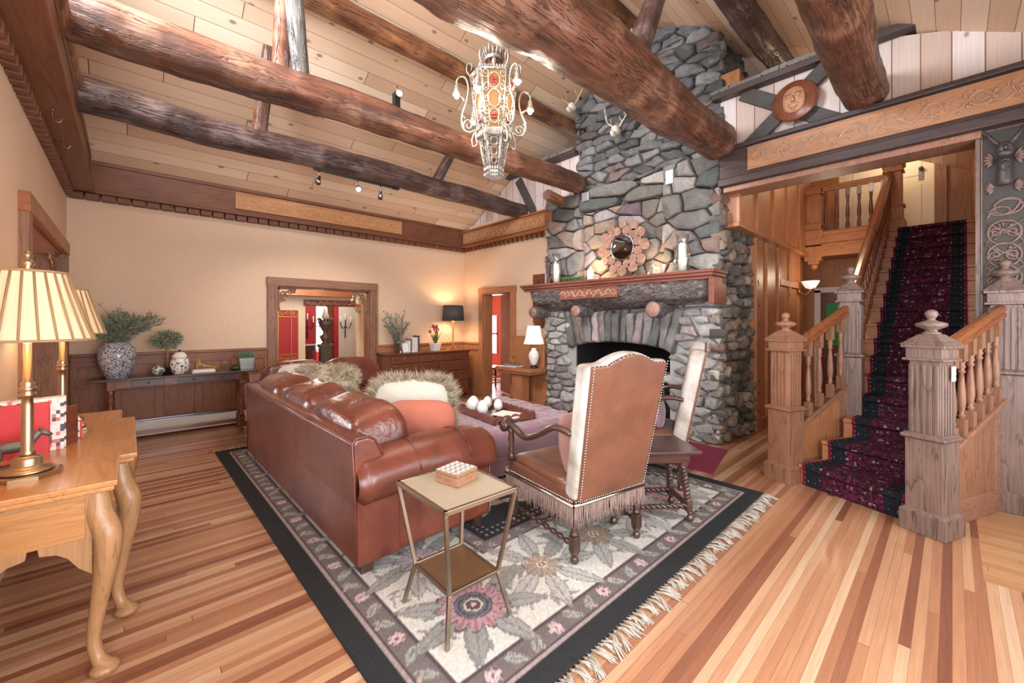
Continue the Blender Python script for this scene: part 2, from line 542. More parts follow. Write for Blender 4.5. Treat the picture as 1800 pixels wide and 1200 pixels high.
    M['teak'] = wood('teak box wood', '#956c50', '#664430', 'Y', 0.45)


mats()
# ---------------------------------------------------------------- geometry helpers
V = Vector


class MB:
    """collects shapes; build() links them as one mesh object"""

    def __init__(s):
        s.v = []
        s.f = []
        s.mi = []
        s.sm = []
        s.cur = 0
        s.uv = {}

    def add(s, vs, fs, smooth=False, mat=None, uvs=None):
        n = len(s.v)
        s.v += [tuple(p) for p in vs]
        for k, f in enumerate(fs):
            if uvs:
                s.uv[len(s.f)] = [uvs[i] for i in f]
            s.f.append([n + i for i in f])
            s.mi.append(s.cur if mat is None else mat)
            s.sm.append(smooth)
        return s

    def box(s, c, d, rz=0.0, M4=None, mat=None):
        x, y, z = d[0] / 2, d[1] / 2, d[2] / 2
        vs = [V((sx * x, sy * y, sz * z)) for sz in (-1, 1) for sy in (-1, 1) for sx in (-1, 1)]
        m = M4 if M4 is not None else Matrix.Rotation(rz, 4, 'Z')
        vs = [m @ p + V(c) for p in vs]
        return s.add(vs, [(0, 2, 3, 1), (4, 5, 7, 6), (0, 1, 5, 4), (2, 6, 7, 3), (0, 4, 6, 2), (1, 3, 7, 5)], mat=mat)

    def b2(s, x0, x1, y0, y1, z0, z1, mat=None):
        return s.box(((x0 + x1) / 2, (y0 + y1) / 2, (z0 + z1) / 2), (abs(x1 - x0), abs(y1 - y0), abs(z1 - z0)), mat=mat)

    def frust(s, c, a, b, h, rz=0.0, mat=None):
        """square frustum: half sizes a=(x,y) at base, b at top"""
        vs = []
        for (hx, hy), z in ((a, 0), (b, h)):
            for sx, sy in ((-1, -1), (1, -1), (1, 1), (-1, 1)):
                vs.append(Matrix.Rotation(rz, 4, 'Z') @ V((sx * hx, sy * hy, z)) + V(c))
        return s.add(vs, [(3, 2, 1, 0), (4, 5, 6, 7), (0, 1, 5, 4), (1, 2, 6, 5), (2, 3, 7, 6), (3, 0, 4, 7)], mat=mat)

    def lathe(s, prof, c=(0, 0, 0), seg=20, axis='Z', smooth=True, mat=None, M4=None, a0=0.0):
        """prof: list of (r, z)"""
        vs = []
        for r, z in prof:
            for i in range(seg):
                a = 2 * PI * i / seg + a0
                p = V((r * math.cos(a), r * math.sin(a), z))
                if axis == 'X':
                    p = V((p.z, p.x, p.y))
                elif axis == 'Y':
                    p = V((p.x, p.z, p.y))
                if M4 is not None:
                    p = M4 @ p
                vs.append(p + V(c))
        fs = []
        for j in range(len(prof) - 1):
            for i in range(seg):
                k = (i + 1) % seg
                fs.append((j * seg + i, j * seg + k, (j + 1) * seg + k, (j + 1) * seg + i))
        if prof[0][0] > 1e-4:
            fs.append(tuple(range(seg - 1, -1, -1)))
        if prof[-1][0] > 1e-4:
            fs.append(tuple((len(prof) - 1) * seg + i for i in range(seg)))
        return s.add(vs, fs, smooth, mat)

    def tube(s, pts, r, seg=8, mat=None, smooth=True, closed=False, flat=1.0, jit=None):
        """pts path; r radius or list; flat squashes the section along its second axis"""
        pts = [V(p) for p in pts]
        n = len(pts)
        rs = r if isinstance(r, (list, tuple)) else [r] * n
        vs = []
        up = None
        for i, p in enumerate(pts):
            if closed:
                t = pts[(i + 1) % n] - pts[i - 1]
            else:
                t = pts[min(i + 1, n - 1)] - pts[max(i - 1, 0)]
            t = t.normalized() if t.length > 1e-9 else V((0, 0, 1))
            if up is None:
                up = V((0, 0, 1)) if abs(t.z) < 0.9 else V((1, 0, 0))
            a = t.cross(up)
            if a.length < 1e-6:
                a = t.orthogonal()
            a.normalize()
            b = a.cross(t).normalized()
            up = b
            for k in range(seg):
                an = 2 * PI * k / seg
                q = a * math.cos(an) * rs[i] + b * math.sin(an) * rs[i] * flat
                if jit:
                    q *= jit(p, an)
                vs.append(p + q)
        fs = []
        for i in range(n - (0 if closed else 1)):
            j = (i + 1) % n
            for k in range(seg):
                l = (k + 1) % seg
                fs.append((i * seg + k, i * seg + l, j * seg + l, j * seg + k))
        if not closed:
            fs.append(tuple(range(seg - 1, -1, -1)))
            fs.append(tuple((n - 1) * seg + k for k in range(seg)))
        return s.add(vs, fs, smooth, mat)

    def prism(s, poly, o, u, v, w, mat=None, smooth=False):
        """polygon of (a,b) in plane o + a*u + b*v, extruded by vector w"""
        o, u, v, w = V(o), V(u), V(v), V(w)
        n = len(poly)
        a = [o + u * p[0] + v * p[1] for p in poly]
        vs = a + [p + w for p in a]
        fs = [tuple(range(n - 1, -1, -1)), tuple(range(n, 2 * n))]
        for i in range(n):
            j = (i + 1) % n
            fs.append((i, j, n + j, n + i))
        return s.add(vs, fs, smooth, mat)

    def sell(s, c, d, e1=0.5, e2=0.5, nu=24, nv=14, M4=None, wr=0.0, ws=6, seed=0.0, mat=None, pinch=0.0):
        """super-ellipsoid cushion, full sizes d; wr wrinkle height"""
        def sp(a, e):
            return math.copysign(abs(a) ** e, a)
        vs = []
        for j in range(nv + 1):
            ph = -PI / 2 + PI * j / nv
            for i in range(nu):
                th = 2 * PI * i / nu
                x = sp(math.cos(ph), e1) * sp(math.cos(th), e2)
                y = sp(math.cos(ph), e1) * sp(math.sin(th), e2)
                z = sp(math.sin(ph), e1)
                if pinch:
                    k = 1 - pinch * (max(abs(x), abs(y)) ** 3)
                    z *= k
                p = V((x * d[0] / 2, y * d[1] / 2, z * d[2] / 2))
                if wr:
                    p += p.normalized() * noise.noise(p * ws + V((seed, seed, seed))) * wr
                if M4 is not None:
                    p = M4 @ p
                vs.append(p + V(c))
        fs = []
        for j in range(nv):
            for i in range(nu):
                k = (i + 1) % nu
                fs.append((j * nu + i, j * nu + k, (j + 1) * nu + k, (j + 1) * nu + i))
        return s.add(vs, fs, True, mat)

    def build(s, name, mats_, parent=None, loc=None, rz=0.0, bevel=0.0, seg=2, sub=0):
        me = bpy.data.meshes.new(name)
        me.from_pydata(s.v, [], s.f)
        if not isinstance(mats_, (list, tuple)):
            mats_ = [mats_]
        for m in mats_:
            me.materials.append(M[m] if isinstance(m, str) else m)
        me.polygons.foreach_set('material_index', s.mi)
        me.polygons.foreach_set('use_smooth', s.sm)
        if s.uv:
            l = me.uv_layers.new(name='UVMap')
            for pi, uvs in s.uv.items():
                ls = me.polygons[pi].loop_start
                for k, q in enumerate(uvs):
                    l.data[ls + k].uv = q
        me.validate()
        me.update()
        o = bpy.data.objects.new(name, me)
        COL.objects.link(o)
        if parent:
            o.parent = parent
        if loc is not None:
            o.location = loc
        o.rotation_euler.z = rz
        if bevel:
            b = o.modifiers.new('bevel', 'BEVEL')
            b.width = bevel
            b.segments = seg
            b.limit_method = 'ANGLE'
            b.angle_limit = R(40)
            b.harden_normals = False
        if sub:
            q = o.modifiers.new('sub', 'SUBSURF')
            q.levels = q.render_levels = sub
        return o


def tag(o, label=None, cat=None, group=None, kind=None):
    if label:
        o['label'] = label
    if cat:
        o['category'] = cat
    if group:
        o['group'] = group
    if kind:
        o['kind'] = kind
    return o


def thing(name, label, cat, loc=(0, 0, 0), rz=0.0, group=None):
    o = bpy.data.objects.new(name, None)
    o.empty_display_size = 0.1
    o.location = loc
    o.rotation_euler.z = rz
    COL.objects.link(o)
    return tag(o, label, cat, group)


def kids(o):
    return [c for c in bpy.data.objects if c.parent == o]


def copy_tree(o, label=None, loc=None, rz=None, parent=None):
    c = o.copy()
    COL.objects.link(c)
    if parent:
        c.parent = parent
    if label:
        c['label'] = label
    if loc is not None:
        c.location = loc
    if rz is not None:
        c.rotation_euler.z = rz
    for ch in kids(o):
        copy_tree(ch, parent=c)
    return c


def struct(name, mb, mat, bevel=0.0, parent=None, **kw):
    o = mb.build(name, mat, parent, bevel=bevel, **kw)
    if parent is None:
        o['kind'] = 'structure'
    return o


def bez(p, n=12):
    """Catmull-Rom through points"""
    p = [V(q) for q in p]
    out = []
    for i in range(len(p) - 1):
        a, b, c, d = p[max(i - 1, 0)], p[i], p[i + 1], p[min(i + 2, len(p) - 1)]
        for k in range(n):
            t = k / n
            out.append(0.5 * ((2 * b) + (c - a) * t + (2 * a - 5 * b + 4 * c - d) * t * t + (3 * b - a - 3 * c + d) * t ** 3))
    out.append(p[-1])
    return out


def spiral(r0, r1, turns, n=24, a0=0.0, sgn=1):
    return [((r0 + (r1 - r0) * i / n) * math.cos(a0 + sgn * 2 * PI * turns * i / n), (r0 + (r1 - r0) * i / n) * math.sin(a0 + sgn * 2 * PI * turns * i / n)) for i in range(n + 1)]


def blades(mb, base, n, length, width, rnd, up=V((0, 0, 1)), spread=0.6, curl=0.3, mat=None):
    """n loose blades from points given by base(i) -> (point, normal)"""
    for i in range(n):
        p, nn = base(i)
        d = (nn + V((rnd.uniform(-1, 1), rnd.uniform(-1, 1), rnd.uniform(-1, 1))) * spread).normalized()
        l = length * rnd.uniform(0.6, 1.2)
        side = d.cross(V((rnd.uniform(-1, 1), rnd.uniform(-1, 1), rnd.uniform(-1, 1)))).normalized() * width
        bend = V((rnd.uniform(-1, 1), rnd.uniform(-1, 1), rnd.uniform(-1, 0.5))) * curl * l
        q = p + d * l * 0.55 + bend * 0.3
        t = p + d * l + bend
        mb.add([p - side, p + side, q + side * 0.7, q - side * 0.7, t], [(0, 1, 2, 3), (3, 2, 4)], True, mat)


def leaf(mb, p, d, l, w_, rnd, mat=None):
    """small pointed leaf with a folded midrib"""
    d = V(d).normalized()
    s_ = d.cross(V((rnd.uniform(-1, 1), rnd.uniform(-1, 1), rnd.uniform(-0.3, 1)))).normalized()
    n = s_.cross(d)
    p = V(p)
    mb.add([p, p + d * l * 0.45 + s_ * w_ + n * w_ * 0.3, p + d * l, p + d * l * 0.45 - s_ * w_ + n * w_ * 0.3, p + d * l * 0.45],
           [(0, 4, 1), (1, 4, 2), (0, 3, 4), (4, 3, 2)], True, mat)


# ---------------------------------------------------------------- rubble stone work


def clip(poly, a, b, c):
    """keep a*x+b*y<=c"""
    out = []
    n = len(poly)
    for i in range(n):
        p, q = poly[i], poly[(i + 1) % n]
        dp, dq = a * p[0] + b * p[1] - c, a * q[0] + b * q[1] - c
        if dp <= 0:
            out.append(p)
        if (dp < 0 < dq) or (dq < 0 < dp):
            t = dp / (dp - dq)
            out.append((p[0] + (q[0] - p[0]) * t, p[1] + (q[1] - p[1]) * t))
    return out


def voro(x0, x1, y0, y1, cw, ch, rnd, jit=0.42):
    """cells of a jittered, coursed Voronoi diagram in the rectangle (cw x ch average)"""
    ny = max(1, round((y1 - y0) / ch))
    nx = max(1, round((x1 - x0) / cw))
    k = ch / cw          # metric: stretch y
    seeds = []
    for j in range(-1, ny + 1):
        for i in range(-1, nx + 1):
            if rnd.random() < 0.12:
                continue
            x = x0 + (i + 0.5 + (0.5 if j % 2 else 0) + rnd.uniform(-jit, jit)) * (x1 - x0) / nx
            y = y0 + (j + 0.5 + rnd.uniform(-jit, jit) * 0.75) * (y1 - y0) / ny
            seeds.append((x, y))
    res = []
    for x, y in seeds:
        if not (x0 - cw < x < x1 + cw and y0 - ch < y < y1 + ch):
            continue
        poly = [(x0, y0), (x1, y0), (x1, y1), (x0, y1)]
        for a, b in seeds:
            if (a, b) == (x, y) or abs(a - x) > 3.4 * cw or abs(b - y) > 3.4 * ch:
                continue
            # anisotropic bisector
            dx, dy = a - x, (b - y) / (k * k)
            poly = clip(poly, dx, dy, dx * (x + a) / 2 + dy * (y + b) / 2)
            if len(poly) < 3:
                break
        if len(poly) >= 3:
            res.append(poly)
    return res


STONE = [('#787471', 5), ('#868280', 4), ('#65615e', 4), ('#94908b', 3), ('#94877f', 1.2), ('#7f6c64', 0.6), ('#9d8f8c', 1.0), ('#5a5d5b', 2)]
COBBLE = [('#6d6258', 4), ('#837566', 3), ('#59544c', 3), ('#918475', 2), ('#7a5f4e', 1)]


class Stones:
    def __init__(s):
        s.mb = MB()
        s.col = []

    def stone(s, poly, o, u, v, n, rnd, depth=0.06, gap=0.007, pal=STONE, rough=0.02, inset=0.25, relax=1):
        o, u, v, n = V(o), V(u), V(v), V(n)
        cx = sum(p[0] for p in poly) / len(poly)
        cy = sum(p[1] for p in poly) / len(poly)
        # resample boundary
        pts = []
        for i in range(len(poly)):
            p, q = poly[i], poly[(i + 1) % len(poly)]
            L = math.hypot(q[0] - p[0], q[1] - p[1])
            if L < 1e-4:
                continue
            k = max(1, int(L / 0.055))
            for t in range(k):
                pts.append((p[0] + (q[0] - p[0]) * t / k, p[1] + (q[1] - p[1]) * t / k))
        if len(pts) < 4:
            return
        for _ in range(relax):        # relax corners
            m = len(pts)
            pts = [((pts[i - 1][0] + 2 * pts[i][0] + pts[(i + 1) % m][0]) / 4, (pts[i - 1][1] + 2 * pts[i][1] + pts[(i + 1) % m][1]) / 4) for i in range(m)]
        rad = min(math.hypot(p[0] - cx, p[1] - cy) for p in pts)
        if rad < 0.02:
            return
        tx, ty = rnd.uniform(-0.25, 0.25), rnd.uniform(-0.2, 0.2)
        dd = depth * rnd.uniform(0.55, 1.25)
        sd = rnd.uniform(0, 100)
        rings = [(1.0, -0.5), (0.985, 0.4), (0.94, 0.78), (0.84, 0.95), (0.5, 1.0), (0.22, 1.0)]
        m = len(pts)
        vs = []
        g = 1 - gap / max(rad, gap * 2)
        for k, h in rings:
            for x, y in pts:
                px, py = cx + (x - cx) * k * g, cy + (y - cy) * k * g
                z = dd * h + (px - cx) * tx * max(h, 0) + (py - cy) * ty * max(h, 0)
                z += max(h, 0) * rough * noise.noise(V((px * 9 + sd, py * 9, sd))) * 1.6
                vs.append(o + u * px + v * py + n * z)
        vs.append(o + u * cx + v * cy + n * (dd + rough * noise.noise(V((cx * 9 + sd, cy * 9, sd))) * 1.6))
        fs = []
        for j in range(len(rings) - 1):
            for i in range(m):
                q = (i + 1) % m
                fs.append((j * m + i, j * m + q, (j + 1) * m + q, (j + 1) * m + i))
        j = len(rings) - 1
        for i in range(m):
            fs.append((j * m + i, j * m + (i + 1) % m, len(vs) - 1))
        s.mb.add(vs, fs, True)
        tot = sum(w_ for _, w_ in pal)
        r = rnd.random() * tot
        for c, w_ in pal:
            r -= w_
            if r <= 0:
                break
        c = lin(c)
        f = rnd.uniform(0.75, 1.3)
        s.col += [(c[0] * f, c[1] * f, c[2] * f, 1)] * len(vs)

    def face(s, x0, x1, y0, y1, o, u, v, n, rnd, cw=0.34, ch=0.17, keep=None, **kw):
        for poly in voro(x0, x1, y0, y1, cw, ch, rnd):
            cx = sum(p[0] for p in poly) / len(poly)
            cy = sum(p[1] for p in poly) / len(poly)
            if keep and not keep(cx, cy):
                continue
            s.stone(poly, o, u, v, n, rnd, **kw)

    def build(s, name, parent, mat='stone'):
        o = s.mb.build(name, mat, parent)
        a = o.data.color_attributes.new('Col', 'FLOAT_COLOR', 'POINT')
        a.data.foreach_set('color', np.array(s.col, dtype=np.float32).ravel())
        return o


def scrollwork(mb, L, H, r=0.006, seed=1, n=None, mat=None, flat=0.6, tocoord=None):
    """running vine of scrolls and leaves in local (a along 0..L, b -H/2..H/2), relief along +n through tocoord(a,b,h)"""
    rnd = random.Random(seed)
    n = n or max(2, round(L / (H * 0.62)))
    st = L / n
    pts = []
    for i in range(n * 10 + 1):
        a = L * i / (n * 10)
        pts.append((a, math.sin(a / st * PI) * H * 0.26))
    mb.tube([tocoord(a, b, r * 0.4) for a, b in pts], r, 5, mat=mat, flat=1)
    for i in range(n):
        ca = (i + 0.5) * st
        sg = 1 if i % 2 else -1
        cb = sg * H * -0.05
        sp = spiral(H * 0.34, H * 0.05, 1.6, 20, a0=rnd.uniform(0, 6), sgn=sg)
        mb.tube([tocoord(ca + x, cb + y, r * 0.5) for x, y in sp], [r * (1.1 - 0.5 * k / 20) for k in range(21)], 5, mat=mat)
        for k in range(9):
            an = rnd.uniform(0, 2 * PI)
            q = H * rnd.uniform(0.2, 0.45)
            x, y = ca + math.cos(an) * q, max(-H * 0.4, min(H * 0.4, cb + math.sin(an) * q))
            dx, dy = math.cos(an + 0.8) * H * 0.16, math.sin(an + 0.8) * H * 0.16
            mb.tube([tocoord(x - dx / 2, y - dy / 2, r * 0.4), tocoord(x, y, r * 0.8), tocoord(x + dx / 2, y + dy / 2, r * 0.4)], [r * 0.4, r * 1.7, r * 0.3], 5, mat=mat)
# ---------------------------------------------------------------- the room shell
XL, XR, YN, YF = -0.52, 5.15, -1.0, 7.0
ZR, YR_ = 5.56, 3.0
SL = 0.577


def roofz(y):
    return ZR - abs(y - YR_) * SL - (0 if y > YR_ else -0.03 * (YR_ - y) * 1.2)


f = MB()
f.b2(-4.5, 3.5, -2.5, 12.6, -0.1, 0)
f.b2(3.5, 10.5, -0.12, 12.6, -0.1, 0)
struct('floor', f, 'floor')
f = MB()
f.b2(3.5, 10.5, -2.5, -0.12, -0.1, 0)
struct('floor_2', f, 'floor2')

# sloping plank ceilings (built flat, then tilted so the boards follow the slope)
for nm, sg in (('ceiling', 1), ('ceiling_2', -1)):
    c = MB()
    c.b2(XL - 0.2, 10.4, 0, 5.0, 0, 0.08)
    o = c.build(nm, 'ceil')
    o['kind'] = 'structure'
    o.location = (0, YR_, ZR)
    if sg > 0:
        o.rotation_euler = (-math.atan(SL), 0, 0)
    else:
        o.scale = (1, 1, 1)
        o.rotation_euler = (math.atan(0.54) , 0, 0)
        for v in o.data.vertices:
            v.co.y = -v.co.y
        o.data.flip_normals()

T = 0.12
# far wall with its cased opening
wbk = MB()
wbk.b2(XL, 1.62, YF, YF + T, 0, 3.4)
wbk.b2(3.12, XR + T, YF, YF + T, 0, 3.4)
wbk.b2(1.62, 3.12, YF, YF + T, 2.0, 3.4)
struct('wall_back', wbk, 'paper')
# left wall: window near the camera, cased opening further on, gable above
wl = MB()
wl.b2(XL - T, XL, YN, -0.6, 0, 3.4)
wl.b2(XL - T, XL, -0.6, 1.2, 0, 0.7)
wl.b2(XL - T, XL, -0.6, 1.2, 2.5, 3.4)
wl.b2(XL - T, XL, 1.2, 4.22, 0, 3.4)
wl.b2(XL - T, XL, 4.22, 6.5, 2.2, 3.4)
wl.b2(XL - T, XL, 6.5, YF + T, 0, 3.4)
struct('wall_left', wl, 'paper')
gl = MB()
gl.prism([(YF, 3.3), (YF, 3.35), (3.9, 5.12), (3.9, 3.3)], (XL - T, 0, 0), (0, 1, 0), (0, 0, 1), (T, 0, 0))
gl.prism([(2.1, 3.3), (2.1, 5.12), (YN, 3.6), (YN, 3.3)], (XL - T, 0, 0), (0, 1, 0), (0, 0, 1), (T, 0, 0))
gl.b2(XL - T, XL, 2.1, 3.9, 3.3, 3.9)
gl.prism([(2.1, 4.9), (3.9, 4.9), (3.9, 5.12), (3.0, 5.6), (2.1, 5.12)], (XL - T, 0, 0), (0, 1, 0), (0, 0, 1), (T, 0, 0))
struct('wall_left_gable', gl, 'gable')
# near wall, behind the camera, with two windows
wn_ = MB()
for x0, x1, z0, z1 in ((XL - T, -0.1, 0, 3.7), (1.9, 2.4, 0, 3.7), (4.4, 10.4, 0, 3.7), (-0.1, 1.9, 0, 0.55), (-0.1, 1.9, 2.55, 3.7), (2.4, 4.4, 0, 0.55), (2.4, 4.4, 2.55, 3.7)):
    wn_.b2(x0, x1, YN - T - (0 if x1 < 5 else 0.9), YN - (0 if x1 < 5 else 0.9), z0, z1)
struct('wall_near', wn_, 'paper')
# fireplace wall: door, stone, stair opening
wr = MB()
wr.b2(XR, XR + T, 6.32, YF, 0, 3.4)
wr.b2(XR, XR + T, 5.52, 6.32, 2.0, 3.4)
wr.b2(XR, XR + T, 4.4, 5.52, 0, 3.4)
struct('wall_right', wr, 'paper')
g = MB()
g.prism([(6.98, 3.25), (5.55, 4.07), (4.0, 4.07), (4.0, 3.25)], (XR + 0.02, 0, 0), (0, 1, 0), (0, 0, 1), (T, 0, 0))
g.prism([(1.9, 3.25), (1.9, 4.07), (0.35, 4.07), (-0.3, 3.85), (-1.3, 3.3), (-1.3, 3.25)], (XR + 0.02, 0, 0), (0, 1, 0), (0, 0, 1), (T, 0, 0))
struct('wall_right_gable', g, 'gable')
# slate topped ledge rails above the gable boards
lg = MB()
for y0, y1 in ((4.0, 5.6), (0.18, 1.95)):
    lg.b2(XR - 0.1, XR + 0.3, y0, y1, 4.06, 4.13)
struct('trim_1', lg, 'darkbeam', bevel=0.008)
rnd = random.Random(5)
sl = MB()
for y0, y1 in ((4.05, 5.5), (0.5, 1.95)):
    y = y0
    while y < y1:
        l = rnd.uniform(0.07, 0.2)
        for k in range(3):
            sl.b2(XR - 0.07 - rnd.uniform(0, 0.03) + 0.02 * k, XR + 0.25, y, y + l * rnd.uniform(0.8, 1.1), 4.13 + 0.022 * k, 4.15 + 0.022 * k + rnd.uniform(-0.004, 0.006))
        y += l
struct('trim_2', sl, 'slate')

# fascia beams with dentils
fb = MB()
fb.b2(XL, XR, 6.87, YF, 2.98, 3.31)
fb.b2(XL, XR, 6.83, YF, 2.95, 2.985)
fb.b2(XL, XR, 6.85, YF, 3.29, 3.33)
o = struct('trim_3', fb, 'fascia', bevel=0.006)
dn = MB()
x = XL + 0.02
while x < XR - 0.1:
    dn.b2(x, x + 0.12, 6.88, YF, 2.885, 2.95)
    x += 0.135
struct('trim_4', dn, 'fascia', bevel=0.006)
fb = MB()
fb.b2(XL, XL + 0.2, YN, 6.87, 2.98, 3.36)
fb.b2(XL, XL + 0.24, YN, 6.87, 2.95, 2.985)
fb.b2(XL + 0.17, XL + 0.21, YN, 6.87, 3.34, 3.42)
struct('trim_5', fb, 'fascia_y', bevel=0.006)
dn = MB()
y = 2.5
while y < 6.8:
    dn.b2(XL, XL + 0.07, y, y + 0.07, 2.885, 2.95)
    y += 0.12
struct('trim_6', dn, 'fascia_y', bevel=0.004)
fb = MB()
fb.b2(XR - 0.12, XR, 4.45, 6.87, 2.98, 3.28)
fb.b2(XR - 0.15, XR, 4.45, 6.87, 2.95, 2.985)
fb.b2(XR - 0.14, XR, 4.45, 6.87, 3.26, 3.3)
struct('trim_7', fb, 'oakd_y', bevel=0.006)
dn = MB()
y = 4.6
while y < 6.8:
    dn.b2(XR - 0.1, XR, y, y + 0.06, 2.885, 2.95)
    y += 0.12
struct('trim_8', dn, 'fascia_y', bevel=0.004)


def carved_board(name, label, p0, along, L, H, nrm, base, relief, seed, th=0.02, r=0.0045):
    """board with running scrollwork; p0 = centre left, along/nrm unit vectors"""
    along, nrm, up = V(along), V(nrm), V((0, 0, 1))
    t = thing(name, label, 'carved panel', p0)
    b = MB()
    b.prism([(0, -H / 2), (L, -H / 2), (L, H / 2), (0, H / 2)], (0, 0, 0), along, up, nrm * th)
    b.build('board', base, t, bevel=0.003)
    e = MB()
    for z0, z1 in ((-H / 2, -H / 2 + 0.014), (H / 2 - 0.014, H / 2)):
        e.prism([(0, z0), (L, z0), (L, z1), (0, z1)], nrm * th, along, up, nrm * 0.008)
    e.build('edge_bead', base, t)
    s_ = MB()
    scrollwork(s_, L - 0.06, H * 0.86, r, seed, tocoord=lambda a, b_, h: along * (a + 0.03) + up * b_ + nrm * (th + h))
    s_.build('scroll_relief', relief, t)
    return t


carved_board('carved_frieze', 'long tan scroll-carved board on the brown fascia of the far wall', (1.1, 6.868, 3.15), (1, 0, 0), 2.55, 0.23, (0, -1, 0), 'carvetan', 'carvelight', 3)
carved_board('carved_frieze', 'orange scroll-carved board on the beam left of the stone chimney', (XR - 0.121, 6.84, 3.13), (0, -1, 0), 2.25, 0.22, (-1, 0, 0), 'carvetan_y', 'carvelight', 4)

# lintel beam over the stair opening
lt = MB()
lt.b2(XR - 0.12, XR + 0.2, -2.0, 1.86, 3.02, 3.43)
lt.b2(XR - 0.16, XR + 0.22, -2.0, 1.86, 3.0, 3.09)
lt.b2(XR - 0.15, XR + 0.22, -2.0, 1.86, 3.4, 3.45)
struct('trim_9', lt, 'darkbeam', bevel=0.012)
lt = MB()
lt.b2(XR - 0.1, XR + 0.2, -0.16, 1.82, 2.94, 3.0)
struct('trim_10', lt, 'oakp_x', bevel=0.006)
carved_board('carved_frieze', 'long worn scroll-carved board on the dark beam over the stairs', (XR - 0.121, 1.55, 3.25), (0, -1, 0), 2.6, 0.25, (-1, 0, 0), 'carvetan_y', 'carvepink', 8, r=0.0055)

# crossed dark braces on the gable boards
for k, (a, b) in enumerate((((1.64, 4.06), (0.76, 3.42)), ((1.58, 3.42), (0.8, 4.06)), ((5.35, 4.0), (4.95, 3.32)))):
    a3, b3 = V((XR - 0.02, a[0], a[1])), V((XR - 0.02, b[0], b[1]))
    d = (b3 - a3)
    q = d.normalized()
    s_ = V((1, 0, 0)).cross(q) * 0.075
    m = MB()
    n0 = V((-1, 0, 0)) * (0.03 if k == 1 else 0.0)
    vs = [a3 - s_ + n0, a3 + s_ + n0, b3 + s_ + n0, b3 - s_ + n0]
    m.add([p for p in vs] + [p + V((0.05, 0, 0)) for p in vs], [(0, 1, 2, 3), (7, 6, 5, 4), (0, 4, 5, 1), (1, 5, 6, 2), (2, 6, 7, 3), (3, 7, 4, 0)])
    struct('trim_%d' % (11 + k), m, 'darkbrace', bevel=0.006)

# carved round medallion with a face
t = thing('carved_medallion', 'round dark wooden plaque with a carved tan face on the crossed braces', 'plaque', (XR - 0.08, 1.12, 3.74))
m = MB()
m.lathe([(0.0, -0.005), (0.2, -0.0), (0.205, 0.015), (0.195, 0.03), (0.0, 0.034)], seg=40, axis='X')
o = m.build('disc', 'mahog_z', t)
o.scale = (-1, 1, 1)
m = MB()
m.sell((-0.045, 0, 0.0), (0.06, 0.2, 0.26), 0.8, 0.9, 20, 14)
m.tube([(-0.075, 0, 0.03), (-0.09, 0, -0.01), (-0.085, 0, -0.03)], [0.01, 0.017, 0.02], 8)
for sy in (-1, 1):
    m.lathe([(0.014, 0), (0.022, 0.006), (0.014, 0.012)], (-0.078, sy * 0.042, 0.035), 14, 'X')
    m.tube([(-0.07, sy * 0.075, 0.05), (-0.08, sy * 0.04, 0.068), (-0.078, sy * 0.01, 0.05)], 0.008, 6)
m.tube([(-0.07, -0.05, -0.055), (-0.08, -0.02, -0.045), (-0.08, 0.02, -0.045), (-0.07, 0.05, -0.055)], 0.008, 6)
m.tube([(-0.066, -0.04, -0.075), (-0.076, 0, -0.085), (-0.066, 0.04, -0.075)], 0.009, 6)
m.tube([(-0.066, -0.02, -0.09), (-0.07, 0, -0.12), (-0.066, 0.02, -0.09)], 0.006, 6)
m.build('carved_face', 'carvetan_y', t)


# ---------------------------------------------------------------- hewn logs


def log(name, label, p0, p1, r0, r1, mat, seed, cat='beam', group=None, seg=20, hew=0.12, endmat='endgrain'):
    p0, p1 = V(p0), V(p1)
    L = (p1 - p0).length
    n = max(8, int(L / 0.09))
    q = (p1 - p0).to_track_quat('X', 'Z').to_matrix().to_4x4()
    sd = V((seed * 7.3, seed * 3.1, seed))
    vs, fs = [], []
    for i in range(n + 1):
        x = L * i / n
        r = r0 + (r1 - r0) * i / n
        oy, oz = noise.noise(V((x * 0.5, seed, 0))) * r * 0.35, noise.noise(V((x * 0.5, 9, seed))) * r * 0.35
        for k in range(seg):
            a = 2 * PI * k / seg
            y, z = math.cos(a), math.sin(a)
            # flattened, axe hewn faces
            fl = max(abs(y), abs(z))
            rr = r * (1 - hew + hew / max(fl, 0.72) * 1.0) * (1 + 0.10 * noise.noise(V((x * 1.3, y * 1.2, z * 1.2)) + sd) + 0.05 * noise.noise(V((x * 5, y * 3, z * 3)) + sd))
            step = noise.cell(V((x * 4.5, seed, a * 1.2))) * 0.035 * r
            rr += step
            vs.append((x, oy + y * rr, oz + z * rr))
    for i in range(n):
        for k in range(seg):
            l = (k + 1) % seg
            fs.append((i * seg + k, (i + 1) * seg + k, (i + 1) * seg + l, i * seg + l))
    m = MB()
    m.add(vs, fs, True)
    nv = len(m.v)
    m.add([vs[k] for k in range(seg)], [tuple(range(seg))], False, 1)
    m.add([vs[n * seg + k] for k in range(seg)], [tuple(range(seg - 1, -1, -1))], False, 1)
    o = m.build(name, [mat, endmat])
    o.matrix_world = Matrix.Translation(p0) @ q
    return tag(o, label, cat, group)


